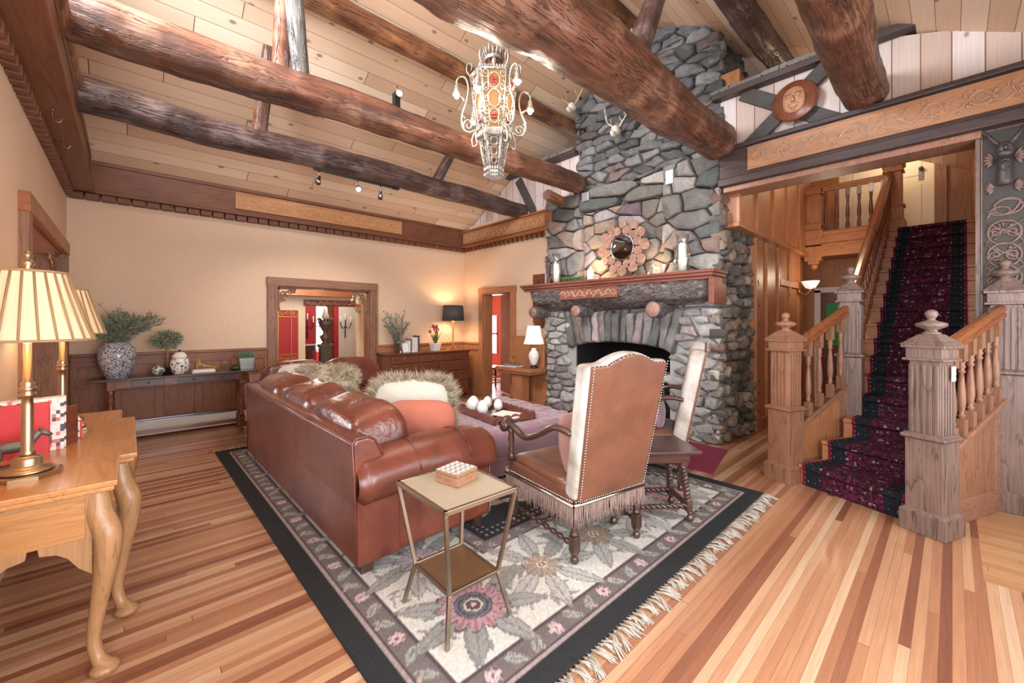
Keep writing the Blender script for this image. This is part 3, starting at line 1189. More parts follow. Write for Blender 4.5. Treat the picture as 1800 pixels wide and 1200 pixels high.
log('log_beam', 'dark tie beam log nearest the far wall, carrying the track lights', (XL + 0.15, 5.19, 3.45), (5.14, 5.19, 3.4), 0.15, 0.125, 'log_dark', 1)
log('log_beam', 'second tie beam log from the far wall, ending on the chimney shoulder', (XL + 0.1, 4.1, 3.55), (4.98, 3.87, 3.52), 0.175, 0.135, 'log', 2)
log('log_beam', 'thickest red-brown tie beam log, crossing in front of the chimney', (XL + 0.1, 2.0, 3.56), (5.0, 1.86, 3.5), 0.3, 0.19, 'log', 3, hew=0.16)
log('log_beam', 'red-brown tie beam log above the staircase, nearest the camera', (XL + 0.1, 0.57, 3.68), (XR - 0.05, 0.55, 3.6), 0.21, 0.165, 'log', 4, hew=0.16)
log('log_purlin', 'hewn purlin log running under the far roof slope', (XL, 4.32, 4.66), (XR + 1.6, 4.32, 4.66), 0.12, 0.11, 'log_orange', 5, 'beam')
log('log_purlin', 'dark purlin log under the near roof slope, right of the chimney', (XL, 1.45, 4.62), (XR + 2.5, 1.45, 4.62), 0.14, 0.13, 'log_dark', 6, 'beam')
log('ridge_log', 'ridge log meeting the top of the stone chimney', (XL, 2.98, 5.44), (XR - 0.1, 2.98, 5.44), 0.13, 0.12, 'log_orange', 7, 'beam')
log('wall_plate_log', 'orange wall plate log lying along the top of the left wall', (XL + 0.16, -0.9, 3.47), (XL + 0.16, 5.0, 3.47), 0.1, 0.09, 'log_orange', 8, 'beam')
# props and struts
log('log_post', 'short rough post standing on the far tie beam at left', (1.05, 5.19, 3.52), (1.1, 4.95, 4.36), 0.075, 0.065, 'log', 11, 'post')
log('log_post', 'short dark post standing on the far tie beam behind the lantern', (3.3, 5.19, 3.48), (3.72, 5.1, 4.27), 0.075, 0.06, 'log_dark', 12, 'post')
log('log_strut', 'brown leg of the forked struts on the second tie beam', (0.98, 4.05, 3.66), (1.02, 4.02, 4.92), 0.07, 0.055, 'log', 13, 'post')
log('log_strut', 'grey leaning leg of the forked struts on the second tie beam', (1.15, 4.05, 3.66), (0.93, 3.72, 5.0), 0.075, 0.065, 'log_grey', 14, 'post')
log('log_strut', 'dark squared strut rising from the thickest tie beam', (3.28, 1.97, 3.68), (4.12, 2.14, 4.95), 0.115, 0.1, 'log_dark', 15, 'post', seg=12, hew=0.3)
log('log_strut', 'orange log stub under the second tie beam beside the chimney', (4.7, 4.25, 3.4), (5.14, 4.25, 3.36), 0.08, 0.08, 'log_orange', 16, 'post')
log('rafter_log', 'short reddish rafter log high above the chimney top at left', (4.2, 3.05, 5.2), (4.9, 3.4, 5.05), 0.12, 0.11, 'log_orange', 17, 'beam')

# ---------------------------------------------------------------- openings, casings, wainscot


def casing_x(name, x0, x1, y, ztop, w=0.12, d=0.05, depth=0.2, mat=('oakp', 'oakp_x')):
    """cased opening in a wall of constant y"""
    m = MB()
    for a, b in ((x0 - w, x0), (x1, x1 + w)):
        m.b2(a, b, y - d, y + 0.02, 0, ztop + w, 0)
        m.b2(a + w * 0.75, b, y - d - 0.012, y, 0, ztop + w * 0.3, 0)
    m.b2(x0 - w - 0.01, x1 + w + 0.01, y - d - 0.006, y + 0.02, ztop, ztop + w, 1)
    m.b2(x0 - 0.02, x0 + 0.015, y, y + depth, 0, ztop, 0)
    m.b2(x1 - 0.015, x1 + 0.02, y, y + depth, 0, ztop, 0)
    m.b2(x0, x1, y, y + depth, ztop - 0.02, ztop + 0.02, 1)
    return struct(name, m, list(mat), bevel=0.006)


def casing_y(name, y0, y1, x, ztop, w=0.12, d=0.05, depth=0.2, sgn=-1, mat=('oak', 'oak_y')):
    m = MB()
    for a, b in ((y0 - w, y0), (y1, y1 + w)):
        m.b2(x + sgn * d, x - sgn * 0.02, a, b, 0, ztop + w, 0)
    m.b2(x + sgn * (d + 0.006), x - sgn * 0.02, y0 - w - 0.01, y1 + w + 0.01, ztop, ztop + w, 1)
    m.b2(x, x - sgn * depth, y0 - 0.02, y0 + 0.015, 0, ztop, 0)
    m.b2(x, x - sgn * depth, y1 - 0.015, y1 + 0.02, 0, ztop, 0)
    m.b2(x, x - sgn * depth, y0, y1, ztop - 0.02, ztop + 0.02, 1)
    return struct(name, m, list(mat), bevel=0.006)


casing_x('door_1', 1.65, 3.1, YF, 1.99, 0.13)
casing_y('door_2', 5.52, 6.32, XR, 1.99, 0.12)
casing_y('door_3', 4.25, 6.45, XL, 2.17, 0.13, sgn=1, mat=('oakp', 'oakd_y'))


def bracket(mb, o, ux, uz, n, s=0.26):
    """openwork scroll bracket in the corner o, ux into the opening, uz downwards"""
    o, ux, uz, n = V(o), V(ux), V(uz), V(n)

    def P(a, b, h=0.0):
        return o + ux * a + uz * b + n * h
    mb.prism([(0, 0), (s, 0), (s, 0.025), (0, 0.025)], o, ux, uz, n * 0.04)
    mb.prism([(0, 0), (0.025, 0), (0.025, s * 1.2), (0, s * 1.2)], o, ux, uz, n * 0.04)
    arc = [(s * (1 - math.sin(t * PI / 2)) * 0.92 + 0.012, s * 1.15 * (1 - math.cos(t * PI / 2)) * 0.95 + 0.02) for t in [k / 12 for k in range(13)]]
    mb.tube([P(a, b, 0.02) for a, b in arc], 0.014, 6)
    for cx_, cy_, rr, sg in ((0.09, 0.09, 0.055, 1), (0.06, 0.19, 0.04, -1), (0.18, 0.06, 0.04, -1)):
        mb.tube([P(cx_ + x, cy_ + y, 0.02) for x, y in spiral(rr, rr * 0.2, 1.4, 18, 0.5, sg)], 0.011, 5)
    mb.lathe([(0.0, -0.03), (0.018, -0.02), (0.01, 0), (0.02, 0.015), (0.0, 0.03)], P(s - 0.02, 0.045, 0.02), 8)
    mb.lathe([(0.0, -0.03), (0.018, -0.02), (0.01, 0), (0.02, 0.015), (0.0, 0.03)], P(0.02, s * 1.2 + 0.02, 0.02), 8)


for nm, o_, ux in (('left', (1.67, YF + 0.02, 1.97), (1, 0, 0)), ('right', (3.08, YF + 0.02, 1.97), (-1, 0, 0))):
    m = MB()
    bracket(m, o_, ux, (0, 0, -1), (0, 1, 0))
    tag(m.build('scroll_bracket', 'oakp'), 'carved openwork scroll bracket in the upper %s corner of the wide opening' % nm, 'bracket', 'carved brackets of the wide opening')
m = MB()
bracket(m, (XL - 0.02, 6.43, 2.15), (0, -1, 0), (0, 0, -1), (-1, 0, 0), 0.3)
tag(m.build('scroll_bracket', 'oakd'), 'carved openwork scroll bracket in the corner of the left wall opening', 'bracket')

# wainscot
def wains_x(name, x0, x1, y, z1, pw, mats_=('oakd', 'oakd_x'), low=0.0):
    m = MB()
    m.b2(x0, x1, y - 0.015, y, low, z1, 0)
    m.b2(x0, x1, y - 0.035, y, z1 - 0.14, z1 - 0.02, 1)
    m.b2(x0, x1, y - 0.055, y, z1 - 0.02, z1 + 0.015, 1)
    m.b2(x0, x1, y - 0.035, y, low, low + 0.12, 1)
    n = max(1, round((x1 - x0) / pw))
    for i in range(n + 1):
        xx = x0 + (x1 - x0) * i / n
        m.b2(max(x0, xx - 0.045), min(x1, xx + 0.045), y - 0.034, y, low, z1 - 0.1, 0)
    m.b2(x0, x1, y - 0.035, y, low + 0.42, low + 0.5, 1) if False else None
    return struct(name, m, list(mats_), bevel=0.004)


wains_x('trim_20', XL, 1.52, YF, 1.05, 0.42)
wains_x('trim_21', 3.23, XR, YF, 1.02, 0.48, ('oak', 'oak_x'))


def wains_y(name, y0, y1, x, z1, pw, mats_=('oak', 'oak_y')):
    m = MB()
    m.b2(x - 0.015, x, y0, y1, 0, z1, 0)
    m.b2(x - 0.035, x, y0, y1, z1 - 0.14, z1 - 0.02, 1)
    m.b2(x - 0.055, x, y0, y1, z1 - 0.02, z1 + 0.015, 1)
    m.b2(x - 0.035, x, y0, y1, 0, 0.12, 1)
    n = max(1, round((y1 - y0) / pw))
    for i in range(n + 1):
        yy = y0 + (y1 - y0) * i / n
        m.b2(x - 0.034, x, max(y0, yy - 0.045), min(y1, yy + 0.045), 0, z1 - 0.1, 0)
    return struct(name, m, list(mats_), bevel=0.004)


wains_y('trim_22', 6.44, 6.96, XR, 1.02, 0.5)
wains_y('trim_23', 4.5, 5.4, XR, 1.02, 0.45)
m = MB()
m.b2(XL, XL + 0.035, 6.58, YF, 0, 1.05)
m.b2(XL, XL + 0.05, 6.58, YF, 1.03, 1.065)
struct('trim_24', m, 'oakd', bevel=0.004)

# baseboard heater along the far wall
t = thing('baseboard_heater', 'long white baseboard heater under the dark console table', 'heater', (0.45, 6.93, 0))
m = MB()
m.b2(-0.95, 0.98, -0.07, 0.0, 0.03, 0.2)
m.build('cover', 'heater', t, bevel=0.006)
m = MB()
m.b2(-0.95, 0.98, -0.075, 0.0, 0.205, 0.212)
m.b2(-0.95, 0.98, -0.055, 0.0, 0.222, 0.23)
m.build('top_fin', 'chrome', t)

# ---------------------------------------------------------------- stone fireplace
rnd = random.Random(11)
FX = 5.02
fp = thing('stone_fireplace', 'tall grey field stone fireplace and chimney rising to the ridge', 'fireplace', (FX + 0.1, 3.2, 0))
LO = -V((FX + 0.1, 3.2, 0))
Z0 = 3.42
FB0, FB1, FZ = 2.5, 3.98, 1.0       # firebox opening


def archz(y):
    return 1.0 + 0.13 * math.sqrt(max(0, 1 - ((y - 3.24) / 0.78) ** 2))


core = MB()
c = core
c.b2(5.1, 6.3, 1.9, FB0 - 0.02, 0, 1.7)
c.b2(5.1, 6.3, FB1 + 0.02, 4.55, 0, 1.7)
c.b2(5.14, 6.3, FB0 - 0.05, FB1 + 0.05, 1.16, 1.7)
c.v = [tuple(V(p) + LO) for p in c.v]
c.build('mortar_core', 'mortar', fp)
core = c = MB()
c.b2(5.11, 6.28, 1.91, 2.5, 1.7, Z0 - 0.05)
c.b2(5.11, 6.28, 3.88, 4.54, 1.7, Z0 - 0.05)
c.b2(5.19, 6.28, 2.5, 3.88, 1.7, Z0 - 0.05)
c.prism([(1.98, Z0 - 0.06), (4.0, Z0 - 0.06), (3.85, 4.7), (3.2, 5.42), (2.15, 5.0)], (5.2, 0, 0), (0, 1, 0), (0, 0, 1), (0.9, 0, 0))
c.v = [tuple(V(p) + LO) for p in c.v]
c.build('stack_core', 'mortard', fp)
S = Stones()
U, W, N = (0, 1, 0), (0, 0, 1), (-1, 0, 0)


def o_at(x):
    return V((x, 0, 0)) + LO


PALE = [('#a39f9b', 5), ('#918d89', 4), ('#aeaaa5', 4), ('#817d79', 3), ('#a3948e', 1), ('#96888a', 1)]  # paler palette puts the brighter light on the lower front into colour
# lower body around the firebox
def keep_low(y, z):
    if FB0 - 0.03 < y < FB1 + 0.03 and z < archz(y):
        return False
    if 2.3 < y < 4.18 and 1.0 < z < 1.62:
        return False
    return True


S.face(1.84, 4.57, 0.0, 1.62, o_at(5.1), U, W, N, rnd, 0.25, 0.105, keep_low, depth=0.075, pal=PALE, relax=0, gap=0.008, rough=0.03)
# arch stones standing on end
na = 15
for i in range(na):
    a0, a1 = i / na, (i + 1) / na
    yb0, yb1 = 2.42 + a0 * 1.65, 2.42 + a1 * 1.65
    yt0, yt1 = 3.24 + (yb0 - 3.24) * 1.18, 3.24 + (yb1 - 3.24) * 1.18
    h = rnd.uniform(1.58, 1.68)
    S.stone([(yb0, archz(yb0) + 0.0), (yb1, archz(yb1) + 0.0), (yt1, h), (yt0, h + rnd.uniform(-0.03, 0.03))], o_at(5.09), U, W, N, rnd, depth=0.09, gap=0.006, relax=0, pal=STONE)
# above the mantel: two piers and the recessed centre
S.face(3.84, 4.57, 1.62, 3.44, o_at(5.09), U, W, N, rnd, 0.4, 0.2, depth=0.09, pal=STONE, relax=0, gap=0.005)
S.face(1.84, 2.55, 1.62, 3.44, o_at(5.09), U, W, N, rnd, 0.4, 0.2, depth=0.1, rough=0.035, relax=0, gap=0.005)
WARM = [('#8b7b70', 4), ('#75706c', 4), ('#8f8688', 3), ('#6b655f', 3), ('#9f8a78', 2), ('#7d6a72', 1.5)]
S.face(2.5, 3.9, 1.62, 3.1, o_at(5.17), U, W, N, rnd, 0.3, 0.19, depth=0.07, pal=WARM, relax=0, gap=0.005)
S.face(2.5, 3.9, 3.1, 3.44, o_at(5.12), U, W, N, rnd, 0.6, 0.17, depth=0.09)
# shoulders
for y0, y1 in ((1.84, 2.1), (4.0, 4.57)):
    S.face(y0, y1, 0, 0.2, V((5.12, 0, Z0 - 0.04)) + LO, U, (1, 0, 0), (0, 0, 1), rnd, 0.3, 0.2, depth=0.05)


# stack
def keep_up(y, z):
    lo = 1.86 + (z - 3.42) * 0.11
    hi = 4.05 - (z - 3.42) * 0.10
    return lo - 0.05 < y < hi + 0.02 and z < roofz(y) + 0.03


DK = [('#5f5f5e', 4), ('#6b6a69', 4), ('#525251', 4), ('#757372', 2), ('#685b57', 1.0)]
S.face(1.84, 4.1, 3.42, 5.6, o_at(5.22), U, W, N, rnd, 0.3, 0.115, keep_up, depth=0.1, rough=0.04, pal=DK, relax=0, gap=0.003)
# sides of the stack and of the body
S.face(5.15, 6.1, 3.42, 4.95, V((0, 1.99, 0)) + LO, (1, 0, 0), W, (0, -1, 0), rnd, 0.22, 0.13, lambda x, z: z < 4.97, depth=0.1, pal=DK)
S.face(5.15, 6.1, 3.42, 5.0, V((0, 4.0, 0)) + LO, (1, 0, 0), W, (0, 1, 0), rnd, 0.24, 0.13, lambda x, z: z < 4.97, depth=0.06, pal=DK)
S.face(5.02, 6.3, 0.0, 3.4, V((0, 1.9, 0)) + LO, (1, 0, 0), W, (0, -1, 0), rnd, 0.17, 0.135, depth=0.1, pal=COBBLE, rough=0.03)
S.face(5.02, 5.3, 0.0, 3.4, V((0, 4.52, 0)) + LO, (1, 0, 0), W, (0, 1, 0), rnd, 0.2, 0.14, depth=0.07)
S.build('stonework', fp)
# firebox lining and doors
m = MB()
m.b2(5.9, 5.95, FB0, FB1, 0, 1.2)
m.b2(5.12, 5.95, FB0 - 0.03, FB0, 0, 1.2)
m.b2(5.12, 5.95, FB1, FB1 + 0.03, 0, 1.2)
m.b2(5.12, 5.95, FB0, FB1, 1.15, 1.2)
m.v = [tuple(V(p) + LO) for p in m.v]
m.build('firebox', 'darkvoid', fp)
for k, y in enumerate((2.62, 3.0, 3.42, 3.8)):
    m = MB()
    for a, b, z0, z1 in ((-0.16, -0.12, 0.05, 0.78), (0.12, 0.16, 0.05, 0.78), (-0.16, 0.16, 0.05, 0.1), (-0.16, 0.16, 0.73, 0.78), (-0.01, 0.01, 0.1, 0.73)):
        m.b2(5.2, 5.225, y + a, y + b, z0, z1)
    m.v = [tuple(V(p) + LO) for p in m.v]
    m.build('fire_screen', 'steel', fp)
# pale square tiles set in the stone
for y, z, w_, h_ in ((3.72, 3.3, 0.12, 0.13), (2.42, 3.26, 0.1, 0.17)):
    m = MB()
    m.b2(4.95, 5.02, y - w_ / 2, y + w_ / 2, z - h_ / 2, z + h_ / 2)
    m.v = [tuple(V(p) + LO) for p in m.v]
    m.build('tile', 'galv', fp, bevel=0.004)
# mantel: bark-covered half log under a moulded board, on three log ends
lo2 = V((FX - 0.02, 3.3, 0))
mt = thing('mantel_shelf', 'red-brown mantel board on a bark-covered half log across the fireplace', 'mantel', lo2)
m = MB()
m.b2(-0.33, 0.1, -1.52, 1.52, 2.0, 2.035)
m.b2(-0.31, 0.1, -1.5, 1.5, 1.965, 2.0)
m.b2(-0.28, 0.1, -1.48, 1.48, 1.93, 1.965)
m.b2(-0.27, 0.1, -1.5, -1.44, 1.65, 1.95)
m.build('mantel_board', 'mantel', mt, bevel=0.006)
vs, fs = [], []
n, sg_ = 60, 14
for i in range(n + 1):
    y = -1.44 + 2.88 * i / n
    for k in range(sg_):
        a = PI / 2 + PI / 2 * 1.15 * k / (sg_ - 1)
        rr = 1 + 0.12 * noise.noise(V((y * 2.5, a * 2, 1))) + 0.05 * noise.noise(V((y * 14, a * 7, 2)))
        endk = 1 - 0.35 * max(0, (abs(y) - 1.25) / 0.2) ** 2
        vs.append((0.1 - 0.34 * rr * math.sin((a - PI / 2) / 1.15 * 1.0 + 0.0) * endk if False else 0.1 - 0.36 * rr * math.cos((k / (sg_ - 1)) * PI / 2) * endk, y, 1.935 - 0.3 * rr * math.sin((k / (sg_ - 1)) * PI / 2) * endk))
for i in range(n):
    for k in range(sg_ - 1):
        fs.append((i * sg_ + k, (i + 1) * sg_ + k, (i + 1) * sg_ + k + 1, i * sg_ + k + 1))
m = MB()
m.add(vs, fs, True)
m.add([vs[k] for k in range(sg_)] + [(0.1, -1.44, 1.93)], [tuple(range(sg_ + 1))])
m.add([vs[n * sg_ + k] for k in range(sg_)] + [(0.1, 1.44, 1.93)], [tuple(range(sg_, -1, -1))])
m.build('bark_log', 'bark', mt)
for y in (1.28, 0.42, -0.78):
    m = MB()
    rr = 0.085 if y > 0 else 0.1
    prof = [(rr * (1 + 0.05 * math.sin(z * 40)), z) for z in [-0.27 + 0.05 * q for q in range(9)]]
    m.lathe(prof, (0, y, 1.6), 18, 'X')
    m.build('log_corbel', 'bark', mt)
    m = MB()
    m.lathe([(0.0, 0.0), (rr * 0.9, 0.0), (rr * 0.97, 0.012), (0, 0.012)], (-0.284, y, 1.6), 20, 'X')
    m.build('cut_end', 'endgrain', mt)
t = carved_board('carved_frieze', 'reddish carved plaque fixed to the bark log of the mantel', (FX - 0.275, 4.02, 1.85), (0, -1, 0), 1.0, 0.15, (-1, 0, 0), 'mantel', 'carvepink', 9)
for ch in kids(t):
    pass
# hearth mat and coat plaque
m = MB()
m.prism([(4.05, 1.55), (4.9, 1.72), (4.95, 2.6), (4.95, 3.9), (4.25, 3.9), (4.05, 2.6)], (0, 0, 0.001), (1, 0, 0), (0, 1, 0), (0, 0, 0.014))
tag(m.build('hearth_mat', 'hearthmat'), 'plum felt mat on the floor before the fireplace', 'mat')
t = thing('wall_plaque', 'tall dark carved wooden plaque on the wall just left of the mantel', 'plaque', (XR - 0.03, 4.83, 1.8))
m = MB()
m.b2(0, 0.03, -0.13, 0.13, -0.46, 0.46)
m.build('board', 'mahog_z', t, bevel=0.008)
m = MB()
scrollwork(m, 0.7, 0.16, 0.006, 5, tocoord=lambda a, b, h: V((-h - 0.002, b, a - 0.35)))
m.build('scroll_relief', 'mahog_z', t)
# ---------------------------------------------------------------- staircase
st = thing('staircase', 'oak staircase with turned balusters and square fluted newel posts right of the chimney', 'staircase', (4.3, 0.5, 0))
SO = -V((4.3, 0.5, 0))
RISE = 0.178


def nos(i):
    x = 5.77 + (RISE * i - 1.05) / 0.66
    t = min(1, (i - 1) / 4)
    xl = x - 0.03 * (1 - t)
    xr = x - 0.32 * (1 - t)
    yl = 0.95 - (xl - 4.4) * 0.42 if xl < 5.2 else 0.7
    yr = 0.2 - (xr - 4.13) * 0.4 if xr < 5.15 else -0.21
    return V((xl, yl, 0)), V((xr, yr, 0))


NS = 16
for i in range(1, NS + 1):
    a, b = nos(i)
    c, d = nos(i + 1)
    z = RISE * i
    m = MB()
    ex = V((0.01, 0, 0))
    back = (d + ex, c + ex) if i < NS else (V((8.7, -0.21, 0)), V((8.7, 0.7, 0)))
    zl = 0.0 if i <= 5 else z - 0.45
    e = (a - b).normalized()
    m.prism([(p.x, p.y) for p in (a, b, *back)], SO + V((0, 0, max(zl, 0))), (1, 0, 0), (0, 1, 0), (0, 0, z - 0.03 - max(zl, 0)))
    nl = V((-0.03, 0, 0))
    m.prism([(p.x, p.y) for p in (a + nl, b + nl, *back)], SO + V((0, 0, z - 0.03)), (1, 0, 0), (0, 1, 0), (0, 0, 0.03))
    m.build('step', 'oak_y', st, bevel=0.004)


def newel(parent, x, y, dz=0.0, rz=0.0, mat='oakg', finial=True, z0=0.0, rail=False, s=1.0):
    """square post: plinth, box, fluted shaft, capital, pyramid, finial"""
    p = bpy.data.objects.new('newel_post', None)
    COL.objects.link(p)
    p.parent = parent
    p.location = V((x, y, z0)) + SO
    p.rotation_euler.z = rz
    m = MB()
    h = 0.65 + dz
    if not rail:
        m.box((0, 0, 0.07), (0.25 * s, 0.25 * s, 0.14))
        m.frust((0, 0, 0.14), (0.125 * s, 0.125 * s), (0.103 * s, 0.103 * s), 0.02)
    m.box((0, 0, h / 2), (0.2 * s, 0.2 * s, h))
    m.frust((0, 0, h - 0.012), (0.102 * s, 0.102 * s), (0.12 * s, 0.12 * s), 0.012)
    m.box((0, 0, h + 0.01), (0.24 * s, 0.24 * s, 0.02))
    m.frust((0, 0, h + 0.02), (0.115 * s, 0.115 * s), (0.092 * s, 0.092 * s), 0.015)
    m.build('post_base', mat, p, bevel=0.004)
    m = MB()
    hs = 0.53
    m.box((0, 0, h + hs / 2), (0.165 * s, 0.165 * s, hs))
    for k in range(5):
        q = (-0.066 + 0.033 * k) * s
        for sx, sy in ((1, 0), (-1, 0), (0, 1), (0, -1)):
            m.box((sx * 0.086 * s + sy * q, sy * 0.086 * s + sx * q, h + 0.27), ((0.012 if sx else 0.019) * s, (0.012 if sy else 0.019) * s, hs - 0.06))
    m.build('fluted_shaft', mat, p, bevel=0.003)
    m = MB()
    c = h + hs
    m.box((0, 0, c + 0.01), (0.225 * s, 0.225 * s, 0.018))
    m.box((0, 0, c + 0.055), (0.195 * s, 0.195 * s, 0.08))
    m.box((0, 0, c + 0.1), (0.235 * s, 0.235 * s, 0.022))
    m.frust((0, 0, c + 0.111), (0.125 * s, 0.125 * s), (0.1 * s, 0.1 * s), 0.022)
    m.frust((0, 0, c + 0.133), (0.1 * s, 0.1 * s), (0.05 * s, 0.05 * s), 0.05)
    m.build('capital', mat, p, bevel=0.004)
    if finial:
        m = MB()
        z = c + 0.18
        m.lathe([(0.05, z), (0.052, z + 0.012), (0.03, z + 0.022), (0.034, z + 0.035), (0.075, z + 0.052), (0.084, z + 0.068), (0.078, z + 0.08), (0.03, z + 0.095), (0.018, z + 0.108), (0.026, z + 0.118), (0.036, z + 0.138), (0.032, z + 0.158), (0.015, z + 0.17), (0, z + 0.173)], seg=24)
        m.build('finial', mat + '_x' if mat == 'oakg' else mat, p)
    return p


PL, PL2, PR, PR2 = V((4.43, 1.05, 0)), V((5.24, 0.69, 0)), V((4.06, 0.1, 0)), V((5.0, -0.28, 0))
n_ = newel(st, PL.x, PL.y, 0, R(-22), 'oakp')
newel(st, PR.x, PR.y, 0, R(-22), 'oakg')
newel(st, PL2.x, PL2.y, 0.46, 0, 'oakg', s=0.95)
newel(st, PR2.x, PR2.y, 0.4, 0, 'oakg')
m = MB()
m.box((0, 0, 0), (0.006, 0.045, 0.1))
m.box((-0.004, 0, 0), (0.006, 0.01, 0.025))
o = m.build('switch_plate', 'porcelain', st, bevel=0.002)
o.location = V((4.03, -0.005, 1.1)) + SO
o.rotation_euler.z = R(68)


def baluster(mb, p, h, w=0.042, rz=0.0):
    p = V(p)
    mb.frust(p, (w / 2, w / 2), (w / 2, w / 2), h * 0.18, rz)
    mb.frust(p + V((0, 0, h * 0.8)), (w / 2, w / 2), (w / 2, w / 2), h * 0.2, rz)
    pr = [(w * 0.45, 0.18), (w * 0.28, 0.2), (w * 0.5, 0.215), (w * 0.28, 0.235), (w * 0.36, 0.27), (w * 0.52, 0.36), (w * 0.46, 0.48), (w * 0.33, 0.6), (w * 0.26, 0.67), (w * 0.48, 0.69), (w * 0.28, 0.715), (w * 0.48, 0.745), (w * 0.34, 0.77), (w * 0.5, 0.8)]
    mb.lathe([(r, z * h) for r, z in pr], p, 10)


def handrail(name, a, b, mat='rail', w=0.075, cap=True):
    a, b = V(a), V(b)
    d = (b - a).normalized()
    s_ = d.cross(V((0, 0, 1))).normalized()
    u_ = s_.cross(d).normalized()
    prof = [(-0.5, -0.55), (0.5, -0.55), (0.5, -0.2), (0.34, -0.1), (0.52, 0.12), (0.45, 0.4), (0.2, 0.58), (-0.2, 0.58), (-0.45, 0.4), (-0.52, 0.12), (-0.34, -0.1), (-0.5, -0.2)]
    m = MB()
    m.prism([(x * w, y * w) for x, y in prof], a + SO, s_, u_, b - a)
    return m.build(name, mat, st, bevel=0.003)


def flight_side(a, b, za, zb, ra, rb, n, panel=True, matb='oakg', pm='oakp'):
    a, b = V(a), V(b)
    d = b - a
    L = d.length
    s_ = V((d.y, -d.x, 0)).normalized()
    handrail('handrail', a + V((0, 0, ra)), b + V((0, 0, rb)))
    m = MB()
    m.prism([(0, 0), (L, 0), (L, zb - 0.04), (0, za - 0.04)], a + SO - s_ * 0.012, d.normalized(), (0, 0, 1), s_ * 0.024)
    m.build('side_panel', pm, st)
    m = MB()
    for w_, t_ in ((0.09, 0.022), (0.06, 0.06)):
        m.prism([(0, za - t_), (L, zb - t_), (L, zb), (0, za)], a + SO - s_ * w_ / 2, d.normalized(), (0, 0, 1), s_ * w_)
    m.prism([(0, 0), (L, 0), (L, 0.17), (0, 0.17)], a + SO - s_ * 0.022, d.normalized(), (0, 0, 1), s_ * 0.044)
    m.prism([(L - 0.2, 0.17), (L - 0.13, 0.17), (L - 0.13, zb - 0.1), (L - 0.2, zb - 0.13)], a + SO - s_ * 0.02, d.normalized(), (0, 0, 1), s_ * 0.04)
    m.build('stringer', 'oakp_x', st, bevel=0.004)
    for k in range(n):
        t_ = (k + 1) / (n + 1)
        p = a + d * (0.08 + 0.84 * (k + 0.5) / n)
        t_ = 0.08 + 0.84 * (k + 0.5) / n
        zz, rz_ = za + (zb - za) * t_, ra + (rb - ra) * t_
        q = MB()
        baluster(q, p + V((0, 0, zz - 0.01)) + SO, rz_ - zz - 0.03, 0.05, math.atan2(d.y, d.x))
        q.build('baluster', matb, st)


flight_side(PL, PL2, 0.42, 0.88, 1.16, 1.6, 5, matb='oakp', pm='oak')
flight_side(PR, PR2, 0.47, 0.9, 1.2, 1.56, 7, matb='oakp')
# upper flight, open side
a, b = V((5.3, 0.7, 0)), V((8.55, 0.66, 0))
handrail('handrail', a + V((0, 0, 1.68)), b + V((0, 0, 3.72)), w=0.085)
m = MB()
m.prism([(0, 0.72), (3.25, 2.72), (3.25, 3.1), (0, 1.05)], a + SO + V((0, 0.0, 0)), (1, -0.012, 0), (0, 0, 1), (0, 0.03, 0))
m.prism([(0, 1.03), (3.25, 3.08), (3.25, 3.11), (0, 1.06)], a + SO + V((0, -0.03, 0)), (1, -0.012, 0), (0, 0, 1), (0, 0.09, 0))
m.prism([(0, 0.0), (0.9, 0.0), (0.9, 1.3), (0, 0.75)], a + SO + V((0, 0.0, 0)), (1, -0.012, 0), (0, 0, 1), (0, 0.03, 0))
m.build('stringer', 'oak_x', st)
for k in range(20):
    t_ = (k + 0.5) / 20
    q = MB()
    p = a.lerp(b, t_)
    zz = 1.06 + 2.05 * t_
    baluster(q, p + V((0, 0, zz)) + SO, 1.68 + 2.04 * t_ - zz - 0.03, 0.05)
    q.build('baluster', 'mahog_z', st)

# carpet runner following treads and risers
m = MB()


def edge(i, off=0.0):
    a, b = nos(i)
    if i <= 5:
        t0 = (0.045, 0.07, 0.09, 0.08, 0.12)[i - 1]
        t1 = (0.965, 0.95, 0.94, 0.93, 0.92)[i - 1]
        l, r = a.lerp(b, t0), a.lerp(b, t1)
    else:
        l, r = V((a.x, 0.6 - (a.x - 5.8) * 0.012, 0)), V((a.x, -0.1 - (a.x - 5.8) * 0.012, 0))
    return l - V((0.036, 0, 0)), r - V((0.036, 0, 0))


vlen = 0.0
K = 8
for i in range(1, NS + 1):
    l, r = edge(i)
    z1 = RISE * i + 0.008
    z0 = RISE * (i - 1) + (0.008 if i > 1 else 0.0)
    ix = V((0.03, 0, 0))
    if i < NS:
        l2, r2 = edge(i + 1)
        l2, r2 = l2 + V((0.03, 0, 0)), r2 + V((0.03, 0, 0))
    else:
        l2, r2 = V((8.7, 0.56, 0)), V((8.7, -0.14, 0))
    rows = [(l + ix, r + ix, z0, 0), (l + ix, r + ix, z1 - 0.05, RISE - 0.05), (l, r, z1 - 0.03, RISE - 0.02), (l + V((0.002, 0, 0)), r + V((0.002, 0, 0)), z1 - 0.008, RISE), (l + V((0.012, 0, 0)), r + V((0.012, 0, 0)), z1, RISE + 0.012), (l2, r2, z1, RISE + 0.27)]
    vs, uv = [], []
    for a, b, z, dv in rows:
        for k in range(K + 1):
            p = a.lerp(b, k / K)
            vs.append(V((p.x, p.y, z)))
            uv.append(((k / K - 0.5) * 0.69, vlen + dv))
    fs = []
    for j in range(len(rows) - 1):
        for k in range(K):
            fs.append((j * (K + 1) + k, (j + 1) * (K + 1) + k, (j + 1) * (K + 1) + k + 1, j * (K + 1) + k + 1))
    m.add(vs, fs, False, uvs=uv)
    vlen += RISE + 0.27
